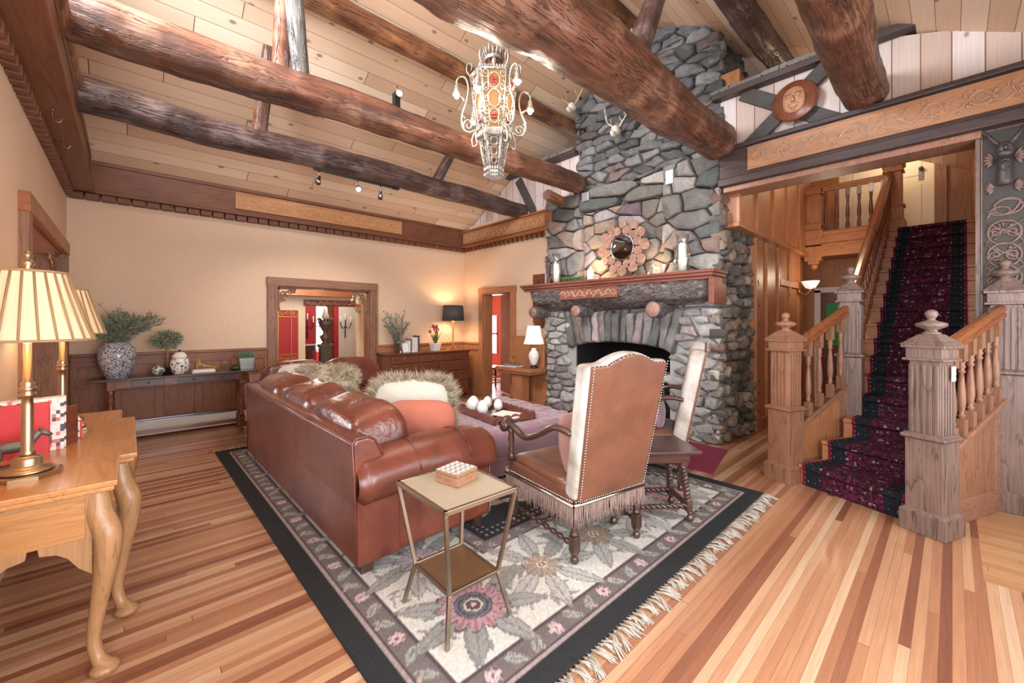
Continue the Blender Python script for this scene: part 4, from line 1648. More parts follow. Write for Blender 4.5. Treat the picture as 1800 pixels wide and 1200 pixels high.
o = m.build('carpet_runner', 'runner')
sd = o.modifiers.new('thick', 'SOLIDIFY')
sd.thickness = 0.008
sd.offset = -1
tag(o, 'dark red patterned persian carpet runner laid up the stairs', 'carpet')

# stair hall: right wall, panelled left wall, gallery above
m = MB()
m.b2(5.3, 10.4, -0.32, -0.22, 0, 5.3)
struct('wall_stair', m, 'oak', )
m = MB()
m.b2(8.0, 8.1, -2.0, -0.32, 0, 4.0)
struct('wall_far_right', m, 'paper')
m = MB()
m.b2(6.1, 8.7, 1.8, 1.9, 0, 2.62, 0)
m.b2(5.2, 8.7, 1.72, 1.9, 2.58, 4.4, 0)
m.b2(5.18, 8.7, 1.69, 1.9, 2.56, 2.61, 1)
m.b2(6.08, 6.16, 1.77, 1.9, 0, 2.58, 0)
for k, x in enumerate((5.2, 5.85, 6.55, 7.25, 7.95, 8.6)):
    m.b2(x, x + 0.07, 1.69, 1.8, 2.6, 4.4, 0)
for x in (6.55, 7.1, 7.7, 8.3):
    m.b2(x, x + 0.08, 1.77, 1.82, 0.1, 2.56, 0)
m.b2(6.1, 8.7, 1.765, 1.82, 0, 0.14, 1)
m.b2(7.2, 8.7, 1.765, 1.82, 2.0, 2.1, 1)
struct('wall_panelled', m, ['oak', 'oak_x'], bevel=0.005)
m = MB()
m.b2(9.75, 9.85, -0.4, 5, 0, 6.0)
struct('wall_hall_end', m, 'oak')
m = MB()
m.b2(8.55, 9.75, -0.22, 1.75, 2.62, 2.845)
m.b2(8.52, 8.6, 0.6, 1.75, 2.55, 2.97)
m.b2(8.49, 8.6, 0.6, 1.75, 2.9, 2.94)
m.b2(8.5, 8.6, 0.6, 1.75, 2.72, 2.75)
m.b2(8.5, 8.7, -0.22, 0.66, 2.6, 2.848)
struct('trim_30', m, 'oak_y', bevel=0.004)
gr = thing('gallery_railing', 'oak gallery railing with square posts above the hall at the top of the stairs', 'railing', (8.6, 1.1, 2.85))
SO_keep = SO.copy()
SO = -V((8.6, 1.1, 2.85))
newel(gr, 8.62, 0.62, -0.3, 0, 'oak', finial=False, z0=2.85, s=1.1)
newel(gr, 8.62, 1.62, -0.42, 0, 'oak', finial=False, z0=2.85, s=1.1)
m = MB()
m.box((0.02, 0, 0.86), (0.08, 0.8, 0.05))
m.box((0.02, 0, 0.82), (0.06, 0.8, 0.04))
m.build('top_rail', 'oak_y', gr, bevel=0.004)
m = MB()
m.box((0.02, 0, 0.09), (0.07, 0.8, 0.04))
m.build('bottom_rail', 'oak_y', gr, bevel=0.004)
for k in range(6):
    q = MB()
    baluster(q, (0.02, -0.36 + k * 0.144, 0.1), 0.7, 0.055)
    q.build('baluster', 'mahog_z', gr)
SO = SO_keep
# lower part of the corner post hanging below the gallery
m = MB()
m.box((8.62, 1.62, 2.68), (0.24, 0.24, 0.4))
m.box((8.62, 1.62, 2.46), (0.16, 0.16, 0.06))
m.lathe([(0.0, -0.1), (0.04, -0.08), (0.06, -0.04), (0.05, 0.0)], (8.62, 1.62, 2.43), 12)
struct('trim_31', m, 'oak', bevel=0.004)
# cream door on the landing
d = MB()
d.b2(9.7, 9.75, 0.2, 1.45, 2.85, 5.2)
for y0, y1, z0, z1 in ((0.35, 0.72, 2.95, 3.75), (0.84, 1.25, 2.95, 3.75), (0.35, 0.72, 3.9, 4.8), (0.84, 1.25, 3.9, 4.8)):
    d.b2(9.69, 9.71, y0, y1, z0, z1)
dd = struct('door_4', d, 'cream', bevel=0.01)
m = MB()
m.lathe([(0.0, -0.07), (0.03, -0.06), (0.03, -0.04), (0.012, -0.03), (0.012, 0), (0.03, 0.002)], (9.69, 0.36, 4.0), 14, 'X')
m.box((9.69, 0.36, 3.92), (0.012, 0.06, 0.2))
m.build('door_knob', 'iron', dd)
# landing panelling
m = MB()
m.b2(9.66, 9.75, 0.06, 0.2, 2.85, 5.3, 0)
m.b2(9.66, 9.75, 1.45, 1.9, 2.85, 5.3, 1)
m.b2(9.7, 9.75, -0.22, 0.06, 2.85, 5.3, 0)
struct('trim_32', m, ['oakp', 'oak'], bevel=0.004)
# ground floor end of the hall
m = MB()
m.b2(9.68, 9.75, 0.95, 1.05, 0, 2.05)
m.b2(9.68, 9.75, 1.72, 1.82, 0, 2.05)
m.b2(9.68, 9.75, 0.95, 1.82, 2.0, 2.1)
struct('trim_33', m, 'white', bevel=0.004)
t = thing('glazed_hall_door', 'dark hall door with an emerald green panel under the gallery', 'door', (9.66, 1.38, 0))
m = MB()
m.b2(0, 0.04, -0.32, 0.34, 0.01, 2.0)
m.build('door_leaf', 'mahog_z', t)
m = MB()
m.b2(-0.01, 0.0, 0.03, 0.25, 1.0, 1.8)
m.build('green_panel', 'greendoor', t)
t = thing('wall_sconce', 'small hall wall light with a frosted flower shade under the gallery', 'wall light', (8.3, 1.77, 1.95))
m = MB()
m.tube(bez([(0, 0, 0), (-0.02, -0.08, -0.05), (-0.02, -0.15, 0.0), (-0.02, -0.16, 0.05)], 5), 0.012, 6)
m.lathe([(0.05, 0), (0.05, -0.015), (0.02, -0.02)], (0, 0, 0), 12, 'Y')
m.build('arm', 'goldmet', t)
m = MB()
m.lathe([(0.02, 0.04), (0.07, 0.06), (0.1, 0.11), (0.13, 0.17)], (-0.02, -0.16, 0), 10)
m.build('lamp_shade', 'shadewhite', t)
light('hall_lamp_light', 'POINT', (8.0, 1.3, 2.2), 9, (1, 0.8, 0.55), 0.1)
light('gallery_point_light', 'POINT', (9.1, 0.6, 4.3), 42, (1, 0.8, 0.56), 0.12)  # point light over the gallery, no lamp fixture stands there
light('stair_point_light', 'POINT', (6.8, 1.0, 4.0), 17, (1, 0.8, 0.58), 0.15)  # bare point light above the stairs, without any fixture

# ---------------------------------------------------------------- carved pilaster at the stair opening
cp = thing('carved_pilaster', 'tall grey-black pilaster of interlaced carving with a horned head right of the stairs', 'pilaster', (XR, -0.28, 0))
m = MB()
m.b2(-0.05, 0.1, -0.14, 0.14, 0, 3.0)
m.build('board', 'oakg', cp)
m = MB()
m.b2(-0.058, -0.045, -0.112, 0.112, 1.5, 2.98)
m.build('dark_ground', plain('carved ground stain', '#38332f', 0.55, var=0.2), cp)
m = MB()
for s_ in (-1, 1):
    m.b2(-0.07, -0.04, s_ * 0.14 - 0.012, s_ * 0.14 + 0.012, 1.0, 3.0)
    m.b2(-0.068, -0.04, s_ * 0.118 - 0.005, s_ * 0.118 + 0.005, 1.0, 3.0)
m.build('edge_bead', 'oakg', cp)
m = MB()
rnd = random.Random(21)
X0 = -0.064


def ring(cy, cz, ry, rz_, r=0.009, n=22, a0=0, a1=2 * PI):
    m.tube([(X0 - 0.006 * math.sin(4 * k / n * PI), cy + ry * math.cos(a0 + (a1 - a0) * k / n), cz + rz_ * math.sin(a0 + (a1 - a0) * k / n)) for k in range(n + 1)], r, 6)


for k, cz in enumerate((1.62, 1.8, 1.98, 2.16)):
    ring(0, cz, 0.088, 0.095)
    for sg in (-1, 1):
        m.tube([(X0, sg * 0.045 + x * sg, cz + z) for x, z in spiral(0.042, 0.008, 1.5, 20, rnd.uniform(0, 6), sg)], 0.0085, 6)
        m.tube([(X0, sg * 0.1, cz - 0.09), (X0 - 0.004, sg * 0.06, cz - 0.02), (X0, -sg * 0.05, cz + 0.05), (X0, -sg * 0.1, cz + 0.09)], 0.007, 6)
    m.lathe([(0.0, -0.01), (0.014, -0.006), (0.014, 0)], (X0, rnd.uniform(-0.02, 0.02), cz), 10, 'X')
    for q in range(7):
        a = rnd.uniform(0, 2 * PI)
        y, z = 0.07 * math.cos(a), 0.07 * math.sin(a)
        m.tube([(X0, y * 0.6, cz + z * 0.6), (X0 - 0.004, y * 0.95, cz + z * 0.95), (X0, y * 1.2 + 0.01, cz + z * 1.2)], [0.003, 0.011, 0.002], 6)
ring(-0.02, 2.36, 0.075, 0.06)
ring(0.02, 2.33, 0.05, 0.035)
m.tube(bez([(X0, 0.09, 2.28), (X0, 0.02, 2.42), (X0, -0.08, 2.4), (X0, -0.02, 2.3), (X0, 0.09, 2.34)], 6), 0.009, 6)
m.build('interlace_relief', 'oakg_x', cp)
m = MB()
for sg in (-1, 1):
    for z, s_ in ((2.52, 0.07), (2.75, 0.085)):
        for k in range(5):
            a = -0.9 + 0.45 * k
            m.tube([(X0, sg * 0.05, z), (X0 - 0.006, sg * (0.05 + s_ * 0.5 * math.cos(a)), z + s_ * 0.6 * math.sin(a)), (X0, sg * (0.05 + s_ * 0.8 * math.cos(a)), z + s_ * math.sin(a))], [0.006, 0.014, 0.003], 6)
m.build('oak_leaf_relief', 'oakg_x', cp)
m = MB()
m.sell((-0.11, 0, 2.8), (0.1, 0.1, 0.13), 0.9, 0.9, 16, 12)
m.sell((-0.15, 0, 2.765), (0.05, 0.085, 0.05), 0.9, 0.9, 12, 8)
m.tube([(-0.16, 0, 2.83), (-0.175, 0, 2.79)], [0.008, 0.014], 6)
for sg in (-1, 1):
    m.sell((-0.155, sg * 0.022, 2.82), (0.02, 0.025, 0.018), 1, 1, 8, 6)
    m.tube(bez([(-0.1, sg * 0.03, 2.85), (-0.12, sg * 0.07, 2.9), (-0.1, sg * 0.1, 2.97)], 5), [0.014] * 4 + [0.011] * 4 + [0.008] * 3, 7)
    for k in range(4):
        m.tube([(-0.1, sg * (0.04 + 0.015 * k), 2.87 + 0.025 * k), (-0.115, sg * (0.07 + 0.015 * k), 2.87 + 0.03 * k)], [0.012, 0.004], 6)
m.lathe([(0.042, 2.53), (0.045, 2.56), (0.04, 2.66), (0.045, 2.74)], (-0.09, 0, 0), 14)
m.tube([(-0.135, -0.035, 2.66), (-0.145, 0, 2.63), (-0.135, 0.035, 2.66)], 0.006, 6)
m.tube([(-0.135, -0.03, 2.7), (-0.142, 0, 2.72), (-0.135, 0.03, 2.7)], 0.006, 6)
m.build('carved_head', plain('blackened carved oak', '#46403f', 0.4, var=0.3, vs=30), cp)

# ---------------------------------------------------------------- rooms seen through the openings
# dining room beyond the far wall
m = MB()
m.b2(-0.4, 2.7, 9.2, 9.32, 0, 2.7)
m.b2(3.8, 5.6, 9.2, 9.32, 0, 2.7)
m.b2(2.7, 3.8, 9.2, 9.32, 1.78, 2.7)
struct('wall_dining', m, 'cream')
m = MB()
m.b2(-0.4, 5.7, YF + T, 12.5, 2.6, 2.7)
struct('ceiling_dining', m, 'cream')
m = MB()
m.b2(1.0, 5.0, 8.8, 9.15, 1.97, 2.6)
struct('trim_40', m, 'oak_x')
m = MB()
m.b2(-0.4, -0.3, YF + T, 12.5, 0, 2.7)
m.b2(5.6, 5.7, 9.4, 12.5, 0, 2.7)
struct('wall_dining_side', m, 'redwall')
m = MB()
m.b2(-0.3, 3.6, 12.4, 12.5, 0, 2.7)
m.b2(4.8, 5.7, 12.4, 12.5, 0, 2.7)
m.b2(3.6, 4.8, 12.4, 12.5, 2.6, 2.7)
m.b2(3.6, 4.8, 12.4, 12.5, 0, 0.6)
struct('wall_dining_far', m, 'redwall')
m = MB()
for x in (3.6, 4.0, 4.4, 4.74):
    m.b2(x, x + 0.06, 12.38, 12.48, 0.6, 2.6)
m.b2(3.6, 4.8, 12.38, 12.48, 0.58, 0.66)
m.b2(3.6, 4.8, 12.38, 12.48, 1.3, 1.34)
struct('window_1', m, 'white')
m = MB()
m.b2(2.9, 3.42, 10.8, 10.9, 0, 2.6)
struct('wall_red_pier', m, 'redwall')
m = MB()
m.b2(3.95, 5.6, 10.8, 10.9, 0, 2.6)
struct('wall_white_pier', m, 'white')
m = MB()
m.b2(3.84, 3.96, 10.78, 10.9, 0, 2.6)
struct('wall_red_strip', m, 'redwall')
m = MB()
m.b2(3.72, 3.84, 10.84, 10.95, 0, 2.6)
struct('trim_43', m, 'mahog_z')
carved_board('carved_frieze', 'dark carved lintel board above the inner doorway of the dining room', (2.66, 9.19, 1.84), (1, 0, 0), 1.22, 0.13, (0, -1, 0), 'mahog', 'carvepink', 13, r=0.006)
m = MB()
m.b2(3.8, 3.92, 9.1, 9.2, 0, 1.78)
scrollwork(m, 1.5, 0.1, 0.006, 3, tocoord=lambda a, b, h: V((3.86 + b, 9.1 - h, a + 0.2)))
struct('trim_41', m, 'mahog_z')
m = MB()
m.b2(3.38, 3.56, 8.2, 8.26, 0, 2.1)
for k in range(3):
    m.b2(3.4 + k * 0.05, 3.42 + k * 0.05, 8.18, 8.2, 0, 2.1)
struct('trim_42', m, 'cream', bevel=0.004)
t = thing('red_panel_door', 'red cabinet door with gilt ornament seen through the wide opening', 'door', (2.36, 9.17, 0))
m = MB()
m.b2(-0.22, 0.2, 0, 0.03, 0.6, 1.68)
m.build('door_leaf', 'redwall', t, bevel=0.004)
m = MB()
for x in (-0.22, -0.18, 0.06, 0.185):
    m.b2(x, x + 0.012, -0.012, 0, 0.6, 1.68)
for z in (0.78, 1.54):
    m.b2(-0.2, 0.19, -0.012, 0, z, z + 0.016)
scrollwork(m, 0.38, 0.14, 0.006, 3, tocoord=lambda a, b, h: V((-0.2 + a, -h, 0.68 + b)))
scrollwork(m, 0.38, 0.12, 0.006, 5, tocoord=lambda a, b, h: V((-0.2 + a, -h, 1.61 + b)))
m.build('gilt_ornament', 'goldmet', t)
t = thing('ornament_cabinet', 'dark carved pillar cabinet in the far red room', 'cabinet', (3.37, 10.0, 0))
m = MB()
m.b2(-0.12, 0.12, -0.1, 0.1, 0, 0.9)
m.b2(-0.15, 0.15, -0.12, 0.12, 0.86, 0.93)
m.b2(-0.07, 0.07, -0.12, -0.1, 0.5, 0.75)
m.build('body', 'iron', t, bevel=0.01)
m = MB()
m.lathe([(0.1, 0.93), (0.06, 0.97), (0.09, 1.02), (0.12, 1.1), (0.05, 1.16), (0.05, 1.22), (0.08, 1.26), (0.12, 1.36), (0.16, 1.45), (0.06, 1.48)], seg=14)
for k in range(9):
    a = 2 * PI * k / 9
    m.tube([(0.06 * math.cos(a), 0.06 * math.sin(a), 1.44), (0.16 * math.cos(a), 0.16 * math.sin(a), 1.52), (0.2 * math.cos(a), 0.2 * math.sin(a), 1.46)], [0.02, 0.025, 0.005], 6)
m.build('urn_top', 'iron', t)
m = MB()
m.lathe([(0.04, 1.48), (0.09, 1.56), (0.05, 1.66), (0.04, 1.78)], seg=14)
m.build('glass_globe', 'porcelain', t)
t = thing('side_shelf', 'dark pedestal with a white top beside the carved cabinet in the red room', 'pedestal', (3.08, 10.2, 0))
m = MB()
m.b2(-0.05, 0.05, -0.05, 0.05, 0, 0.85)
m.b2(-0.1, 0.1, -0.1, 0.1, 0.78, 0.9)
m.build('column', 'walnut_z', t, bevel=0.01)
m = MB()
m.b2(-0.2, 0.2, -0.14, 0.14, 0.9, 0.925)
m.build('top', 'porcelain', t)
proto = None
for x, y in ((3.2, 10.77), (4.12, 10.77)):
    t = thing('candle_sconce', ('iron three-candle wall sconce on the red pier' if proto is None else 'iron three-candle wall sconce on the white wall') + ' of the far room', 'wall light', (x, y, 1.38), group='candle sconces of the far room')
    m = MB()
    m.tube([(0, 0, -0.35), (0, -0.02, 0), (0, -0.03, 0.12)], 0.012, 6)
    for sx in (-1, 1):
        m.tube(bez([(0, -0.03, -0.05), (sx * 0.08, -0.05, -0.1), (sx * 0.13, -0.05, 0.0), (sx * 0.13, -0.05, 0.05)], 5), 0.01, 6)
    m.build('arms', 'black', t)
    for sx, z in ((-0.13, 0.05), (0, 0.12), (0.13, 0.05)):
        m = MB()
        m.lathe([(0.014, 0), (0.014, 0.15)], (sx, -0.05 if sx else -0.03, z), 8)
        m.build('candle', 'candle', t)
    proto = t
light('dining_point_light', 'POINT', (2.4, 8.2, 2.2), 22, (1, 0.92, 0.82), 0.2)  # point light under the dining room ceiling, no fixture
light('dining_inner_point_light', 'POINT', (3.6, 10.0, 2.3), 16, (1, 0.95, 0.9), 0.2)  # fixtureless point light in the inner red room

# room beyond the small door
m = MB()
m.b2(7.3, 7.4, 4.7, 8.37, 0, 2.7)
m.b2(7.3, 7.4, 9.07, 9.3, 0, 2.7)
m.b2(7.3, 7.4, 8.37, 9.07, 1.62, 2.7)
m.b2(7.3, 7.4, 8.37, 9.07, 0, 0.58)
m.b2(5.7, 7.4, 9.3, 9.4, 0, 2.7)
struct('wall_side_room', m, 'pinkwall')
m = MB()
for y in (8.37, 8.7, 9.03):
    m.b2(7.28, 7.38, y, y + 0.04, 0.58, 1.62)
m.b2(7.28, 7.38, 8.37, 9.07, 1.1, 1.14)
struct('window_2', m, 'pinkwall')
m = MB()
m.b2(XR + T, 7.4, 4.6, 9.4, 2.3, 2.4)
m.b2(XR + T, 7.4, 4.55, 4.65, 0, 2.4)
struct('ceiling_side_room', m, 'oak_x')
m = MB()
m.box((0.4, 0, 0.99), (0.8, 0.04, 1.94))
o = struct('door_5', m, 'oakp', bevel=0.005)
o.location = (5.31, 5.58, 0.02)
o.rotation_euler.z = math.atan2(0.93, 0.37)
ch = thing('ladderback_chair', 'black wooden ladderback chair in the room beyond the small doorway', 'chair', (5.78, 6.82, 0), R(-100))


def ladder_chair(t, mat='black'):
    for sx in (-1, 1):
        m = MB()
        m.lathe([(0.016, 0), (0.022, 0.03), (0.018, 0.2), (0.022, 0.45)], (sx * 0.2, 0.2, 0), 8)
        m.build('leg', mat, t)
        m = MB()
        m.tube([(sx * 0.19, -0.2, 0), (sx * 0.19, -0.2, 0.45), (sx * 0.19, -0.27, 0.85)], 0.018, 8)
        m.build('leg', mat, t)
    m = MB()
    m.box((0, 0, 0.46), (0.46, 0.44, 0.035))
    m.build('seat', mat, t, bevel=0.01)
    m = MB()
    for z in (0.58, 0.68, 0.8):
        m.box((0, -0.22 - (z - 0.45) * 0.16, z), (0.38, 0.018, 0.06))
    m.build('backrest', mat, t, bevel=0.006)
    m = MB()
    for z in (0.15, 0.27):
        for sx in (-1, 1):
            m.tube([(sx * 0.2, 0.2, z), (sx * 0.19, -0.2, z)], 0.01, 6)
        m.tube([(-0.2, 0.2, z), (0.2, 0.2, z)], 0.01, 6)
        m.tube([(-0.2, -0.2, z), (0.2, -0.2, z)], 0.01, 6)
    m.build('stretcher', mat, t)


ladder_chair(ch)
light('side_room_point_light', 'POINT', (6.4, 7.2, 1.9), 30, (1, 0.93, 0.88), 0.2)  # point light inside the side room, no lamp modelled

# study beyond the left opening
m = MB()
m.b2(-4, XL - T, 7.9, 8.0, 0, 2.7)
m.b2(-4, -3.9, 3.0, 8.0, 0, 2.7)
m.b2(-4, XL - T, 3.0, 3.1, 0, 2.7)
struct('wall_study', m, 'white')
m = MB()
m.b2(-4, XL - T, 3.0, 8.0, 2.5, 2.6)
struct('ceiling_study', m, 'oak_x')
bs = thing('bookcase', 'oak bookcase with a red back seen through the left opening', 'bookcase', (-1.1, 7.6, 0))
m = MB()
for x in (-0.45, 0.0, 0.42):
    m.b2(x - 0.02, x + 0.02, -0.3, 0.1, 0, 2.1)
for z in (0.1, 0.45, 0.8, 1.12, 1.45, 1.8, 2.1):
    m.b2(-0.47, 0.44, -0.3, 0.1, z - 0.012, z + 0.012)
m.build('frame', 'oak', bs, bevel=0.003)
m = MB()
m.b2(-0.45, 0.42, 0.08, 0.1, 0.1, 2.1)
m.build('back_panel', 'redwall', bs)
rnd = random.Random(3)
i = 0
for zi, z in enumerate((0.46, 0.81, 1.13)):
    for k in range(2):
        m = MB()
        m.box((-1.1 + 0.12 + k * 0.17, 7.5, z + 0.012 + 0.09), (0.13, 0.2, 0.16))
        nm = ('lowest', 'middle', 'upper')[zi]
        tag(m.build('storage_box', 'paperw', bevel=0.01), '%s white storage box on the %s seen shelf of the red-backed bookcase' % (('left', 'right')[k], nm), 'box', 'white boxes in the bookcase')
# ---------------------------------------------------------------- painted rug (pattern of its own, per vertex)
RX0, RX1, RY0, RY1 = 0.7, 3.9, 1.08, 5.55
NX, NY = 330, 460
gx = np.linspace(RX0, RX1, NX)
gy = np.linspace(RY0, RY1, NY)
GX, GY = np.meshgrid(gx, gy, indexing='ij')
U_, V_ = GX - RX0, GY - RY0
Wd, Ln = RX1 - RX0, RY1 - RY0
dist = np.minimum(np.minimum(U_, Wd - U_), np.minimum(V_, Ln - V_))


def L3(h):
    return np.array(lin(h)[:3])


img = np.zeros((NX, NY, 3)) + L3('#2d2d2e')


def put(mask, c, a=1.0):
    global img
    a = (mask * a)[..., None]
    img = img * (1 - a) + L3(c) * a


CREAM = '#c8c2b8'
B0, B1, B2, B3 = 0.115, 0.255, 0.90, 1.02
put((dist > B0) & (dist <= B1), '#6f6462')
put((dist > B0) & (dist <= B0 + 0.014), '#9c8c88')
put((dist > B0 + 0.014) & (dist <= B0 + 0.024), '#4a3c40')
put((dist > B1 - 0.012) & (dist <= B1), '#54464a')
put((dist > B1) & (dist <= B2), CREAM)
put((dist > B2) & (dist <= B3), '#7d7272')
put((dist > B2 + 0.005) & (dist <= B2 + 0.015), '#4a3c40')
put((dist > B3 - 0.01) & (dist <= B3), '#4a3c40')
put((dist > B3), '#35353a')
# rows of small pips inside the inner border
pip = ((np.sin(U_ * 2 * PI / 0.05) > 0.1) & (np.sin(V_ * 2 * PI / 0.05) > 0.1) & (dist > B3 + 0.01) & (dist < B3 + 0.11))
put(pip, '#8f877e')


def ell(cx, cy, a, b, th):
    dx, dy = U_ - cx, V_ - cy
    x = dx * math.cos(th) + dy * math.sin(th)
    y = -dx * math.sin(th) + dy * math.cos(th)
    return x / a, y / b


def leafp(cx, cy, a, b, th, c, vein='#5f6660'):
    x, y = ell(cx, cy, a, b, th)
    m = (np.abs(y) < (1 - x * x) * 0.9) & (np.abs(x) < 1)
    put(m, c)
    put(m & (np.abs(y) > (1 - x * x) * 0.9 - 0.13), vein, 0.7)
    put(m & (np.abs(y) < 0.07), vein, 0.8)
    put(m & (np.sin((x * 6 + np.abs(y) * 3) * PI) > 0.75), vein, 0.35)


def flower(cx, cy, r, n, cp, cc, rot=0.0, ring_=None):
    dx, dy = U_ - cx, V_ - cy
    d = np.hypot(dx, dy)
    an = np.arctan2(dy, dx) + rot
    pr = r * (0.66 + 0.34 * np.abs(np.cos(an * n / 2)))
    put(d < pr * 1.05, '#4d4445', 0.7)
    put(d < pr * 0.97, cp)
    put((d < pr * 0.97) & (np.abs(np.sin(an * n / 2 + PI / 2)) > 0.93), '#6a5a58', 0.5)
    if ring_:
        put(d < r * 0.52, ring_)
        put((d < r * 0.5) & (np.sin(d * 2 * PI / (r * 0.14)) > 0.3), '#8f8a86', 0.5)
    put(d < r * 0.26, '#cfc4b4')
    put(d < r * 0.2, cc)
    put(d < r * 0.08, '#cfc4b4')


rr = random.Random(17)
GREENS = ['#8c8f88', '#7e827c', '#979992', '#72776f']


def along(d_in):
    """points and tangents around the rug at inset d_in"""
    out = []
    a, b = Wd - 2 * d_in, Ln - 2 * d_in
    for (x0, y0, dx, dy, L) in ((d_in, d_in, 1, 0, a), (Wd - d_in, d_in, 0, 1, b), (Wd - d_in, Ln - d_in, -1, 0, a), (d_in, Ln - d_in, 0, -1, b)):
        out.append((x0, y0, dx, dy, L))
    return out


def band(d_in, k=1.0):
    for x0, y0, dx, dy, L in along(d_in):
        n = int(L / 0.125)
        for i in range(n):
            t = (i + 0.5) * L / n
            x, y = x0 + dx * t, y0 + dy * t
            th = math.atan2(dy, dx)
            if i % 3 == 1:
                flower(x, y, 0.042 * k, 6, '#c4aaa8', '#7d5560')
            else:
                sg = 1 if i % 3 == 0 else -1
                leafp(x, y + 0.0, 0.06 * k, 0.03 * k, th + 0.7 * sg, '#98998f', '#5a5556')
                leafp(x + 0.03 * dy * sg, y - 0.03 * dx * sg, 0.035 * k, 0.014 * k, th - 0.8, '#a99a8c', '#5a5556')


band(0.19)
band(0.96, 0.85)
inn = lambda x, y, lo, hi: lo < min(x, Wd - x, y, Ln - y) < hi
for i in range(1500):        # ground of small leaflets
    x, y = rr.uniform(0.25, Wd - 0.25), rr.uniform(0.25, Ln - 0.25)
    if inn(x, y, 0.29, 0.87):
        leafp(x, y, rr.uniform(0.03, 0.055), rr.uniform(0.009, 0.016), rr.uniform(0, 6.28), rr.choice(['#a39a8e', '#938e86', '#b3a498', '#8a8a82', '#ab9c98']), '#7d7a76')
for x0, y0, dx, dy, L in along(0.58):
    n = max(2, round(L / 0.55))
    th0 = math.atan2(dy, dx)
    cs = []
    for i in range(n + 1):
        t = i * L / n
        cs.append((x0 + dx * t, y0 + dy * t, i in (0, n)))
    for x, y, corner in cs:
        k0 = rr.uniform(0, 1)
        for k in range(8):
            an = th0 + k * PI / 4 + k0
            for q, a, b in ((0.22, 0.17, 0.058),):
                cxx, cyy = x + math.cos(an) * q, y + math.sin(an) * q
                if inn(cxx, cyy, 0.36, 0.8):
                    leafp(cxx, cyy, a, b, an, rr.choice(['#a6a29c', '#9b9791', '#b1ada6', '#918e88']), '#76726d')
    for x, y, corner in cs:
        if corner:
            flower(x, y, 0.19, 13, '#b88a90', '#6d4c58', 0.2, '#55525a')
        else:
            flower(x, y, rr.uniform(0.12, 0.155), rr.choice((8, 9)), rr.choice(['#a8927c', '#9a8570', '#a89ca0', '#a3907e']), '#8f6a58', rr.random())
for i in range(46):
    cx_, cy_ = rr.uniform(1.2, Wd - 1.2), rr.uniform(1.2, Ln - 1.2)
    an = rr.uniform(0, 2 * PI)
    leafp(cx_, cy_, 0.17, 0.055, an, rr.choice(GREENS + ['#b0a796']))
for i in range(16):
    flower(rr.uniform(1.2, Wd - 1.2), rr.uniform(1.2, Ln - 1.2), rr.uniform(0.08, 0.13), rr.choice((6, 8, 9)), rr.choice(['#b3a59a', '#a68a8a', '#b09468', '#a3a098']), '#7d5a58', rr.random())
nz = np.random.RandomState(3).rand(NX, NY)
img *= (0.86 + 0.28 * nz)[..., None]
rz_ = 0.0
verts = np.zeros((NX, NY, 3))
verts[..., 0] = GX
verts[..., 1] = GY
verts[..., 2] = 0.014
vl = verts.reshape(-1, 3)
idx = np.arange(NX * NY).reshape(NX, NY)
fq = np.stack([idx[:-1, :-1], idx[1:, :-1], idx[1:, 1:], idx[:-1, 1:]], -1).reshape(-1, 4)
me = bpy.data.meshes.new('pile')
me.vertices.add(len(vl))
me.vertices.foreach_set('co', vl.astype(np.float32).ravel())
me.loops.add(len(fq) * 4)
me.loops.foreach_set('vertex_index', fq.astype(np.int32).ravel())
me.polygons.add(len(fq))
me.polygons.foreach_set('loop_start', np.arange(0, len(fq) * 4, 4, dtype=np.int32))
me.polygons.foreach_set('loop_total', np.full(len(fq), 4, dtype=np.int32))
me.update(calc_edges=True)
ca = me.color_attributes.new('Col', 'FLOAT_COLOR', 'POINT')
ca.data.foreach_set('color', np.concatenate([img.reshape(-1, 3), np.ones((NX * NY, 1))], 1).astype(np.float32).ravel())
me.materials.append(M['rugcol'])
rug = thing('floral_rug', 'large black-bordered floral rug with cream field and white fringe under the seating', 'rug', (0, 0, 0))
o = bpy.data.objects.new('pile', me)
COL.objects.link(o)
o.parent = rug
m = MB()
m.b2(RX0, RX1, RY0, RY1, 0.001, 0.0135)
m.build('edge_binding', 'darkvoid', rug)
rnd = random.Random(9)
for ye, sg in ((RY0, -1), (RY1, 1)):
    m = MB()
    x = RX0 + 0.01
    while x < RX1:
        dx, l = rnd.uniform(-0.05, 0.05), rnd.uniform(0.06, 0.12)
        for q in range(7):
            ox = rnd.uniform(-0.004, 0.004)
            ex = dx + rnd.uniform(-0.022, 0.022)
            m.tube([(x + ox, ye, 0.012), (x + ox + ex * 0.3, ye + sg * l * 0.45, 0.016 + rnd.uniform(0, 0.008)), (x + ex, ye + sg * l * rnd.uniform(0.85, 1.1), 0.004)], [0.003, 0.0026, 0.0018], 4)
        m.sell((x + dx * 0.1, ye + sg * 0.014, 0.013), (0.014, 0.016, 0.012), 1, 1, 6, 4)
        x += rnd.uniform(0.022, 0.034)
    tag(m.build('fringe', 'fringe', rug), None, kind='stuff')

# ---------------------------------------------------------------- leather sofas
# local frame: back of the sofa on the y axis (x=0), front towards +x, length along y (0..L)


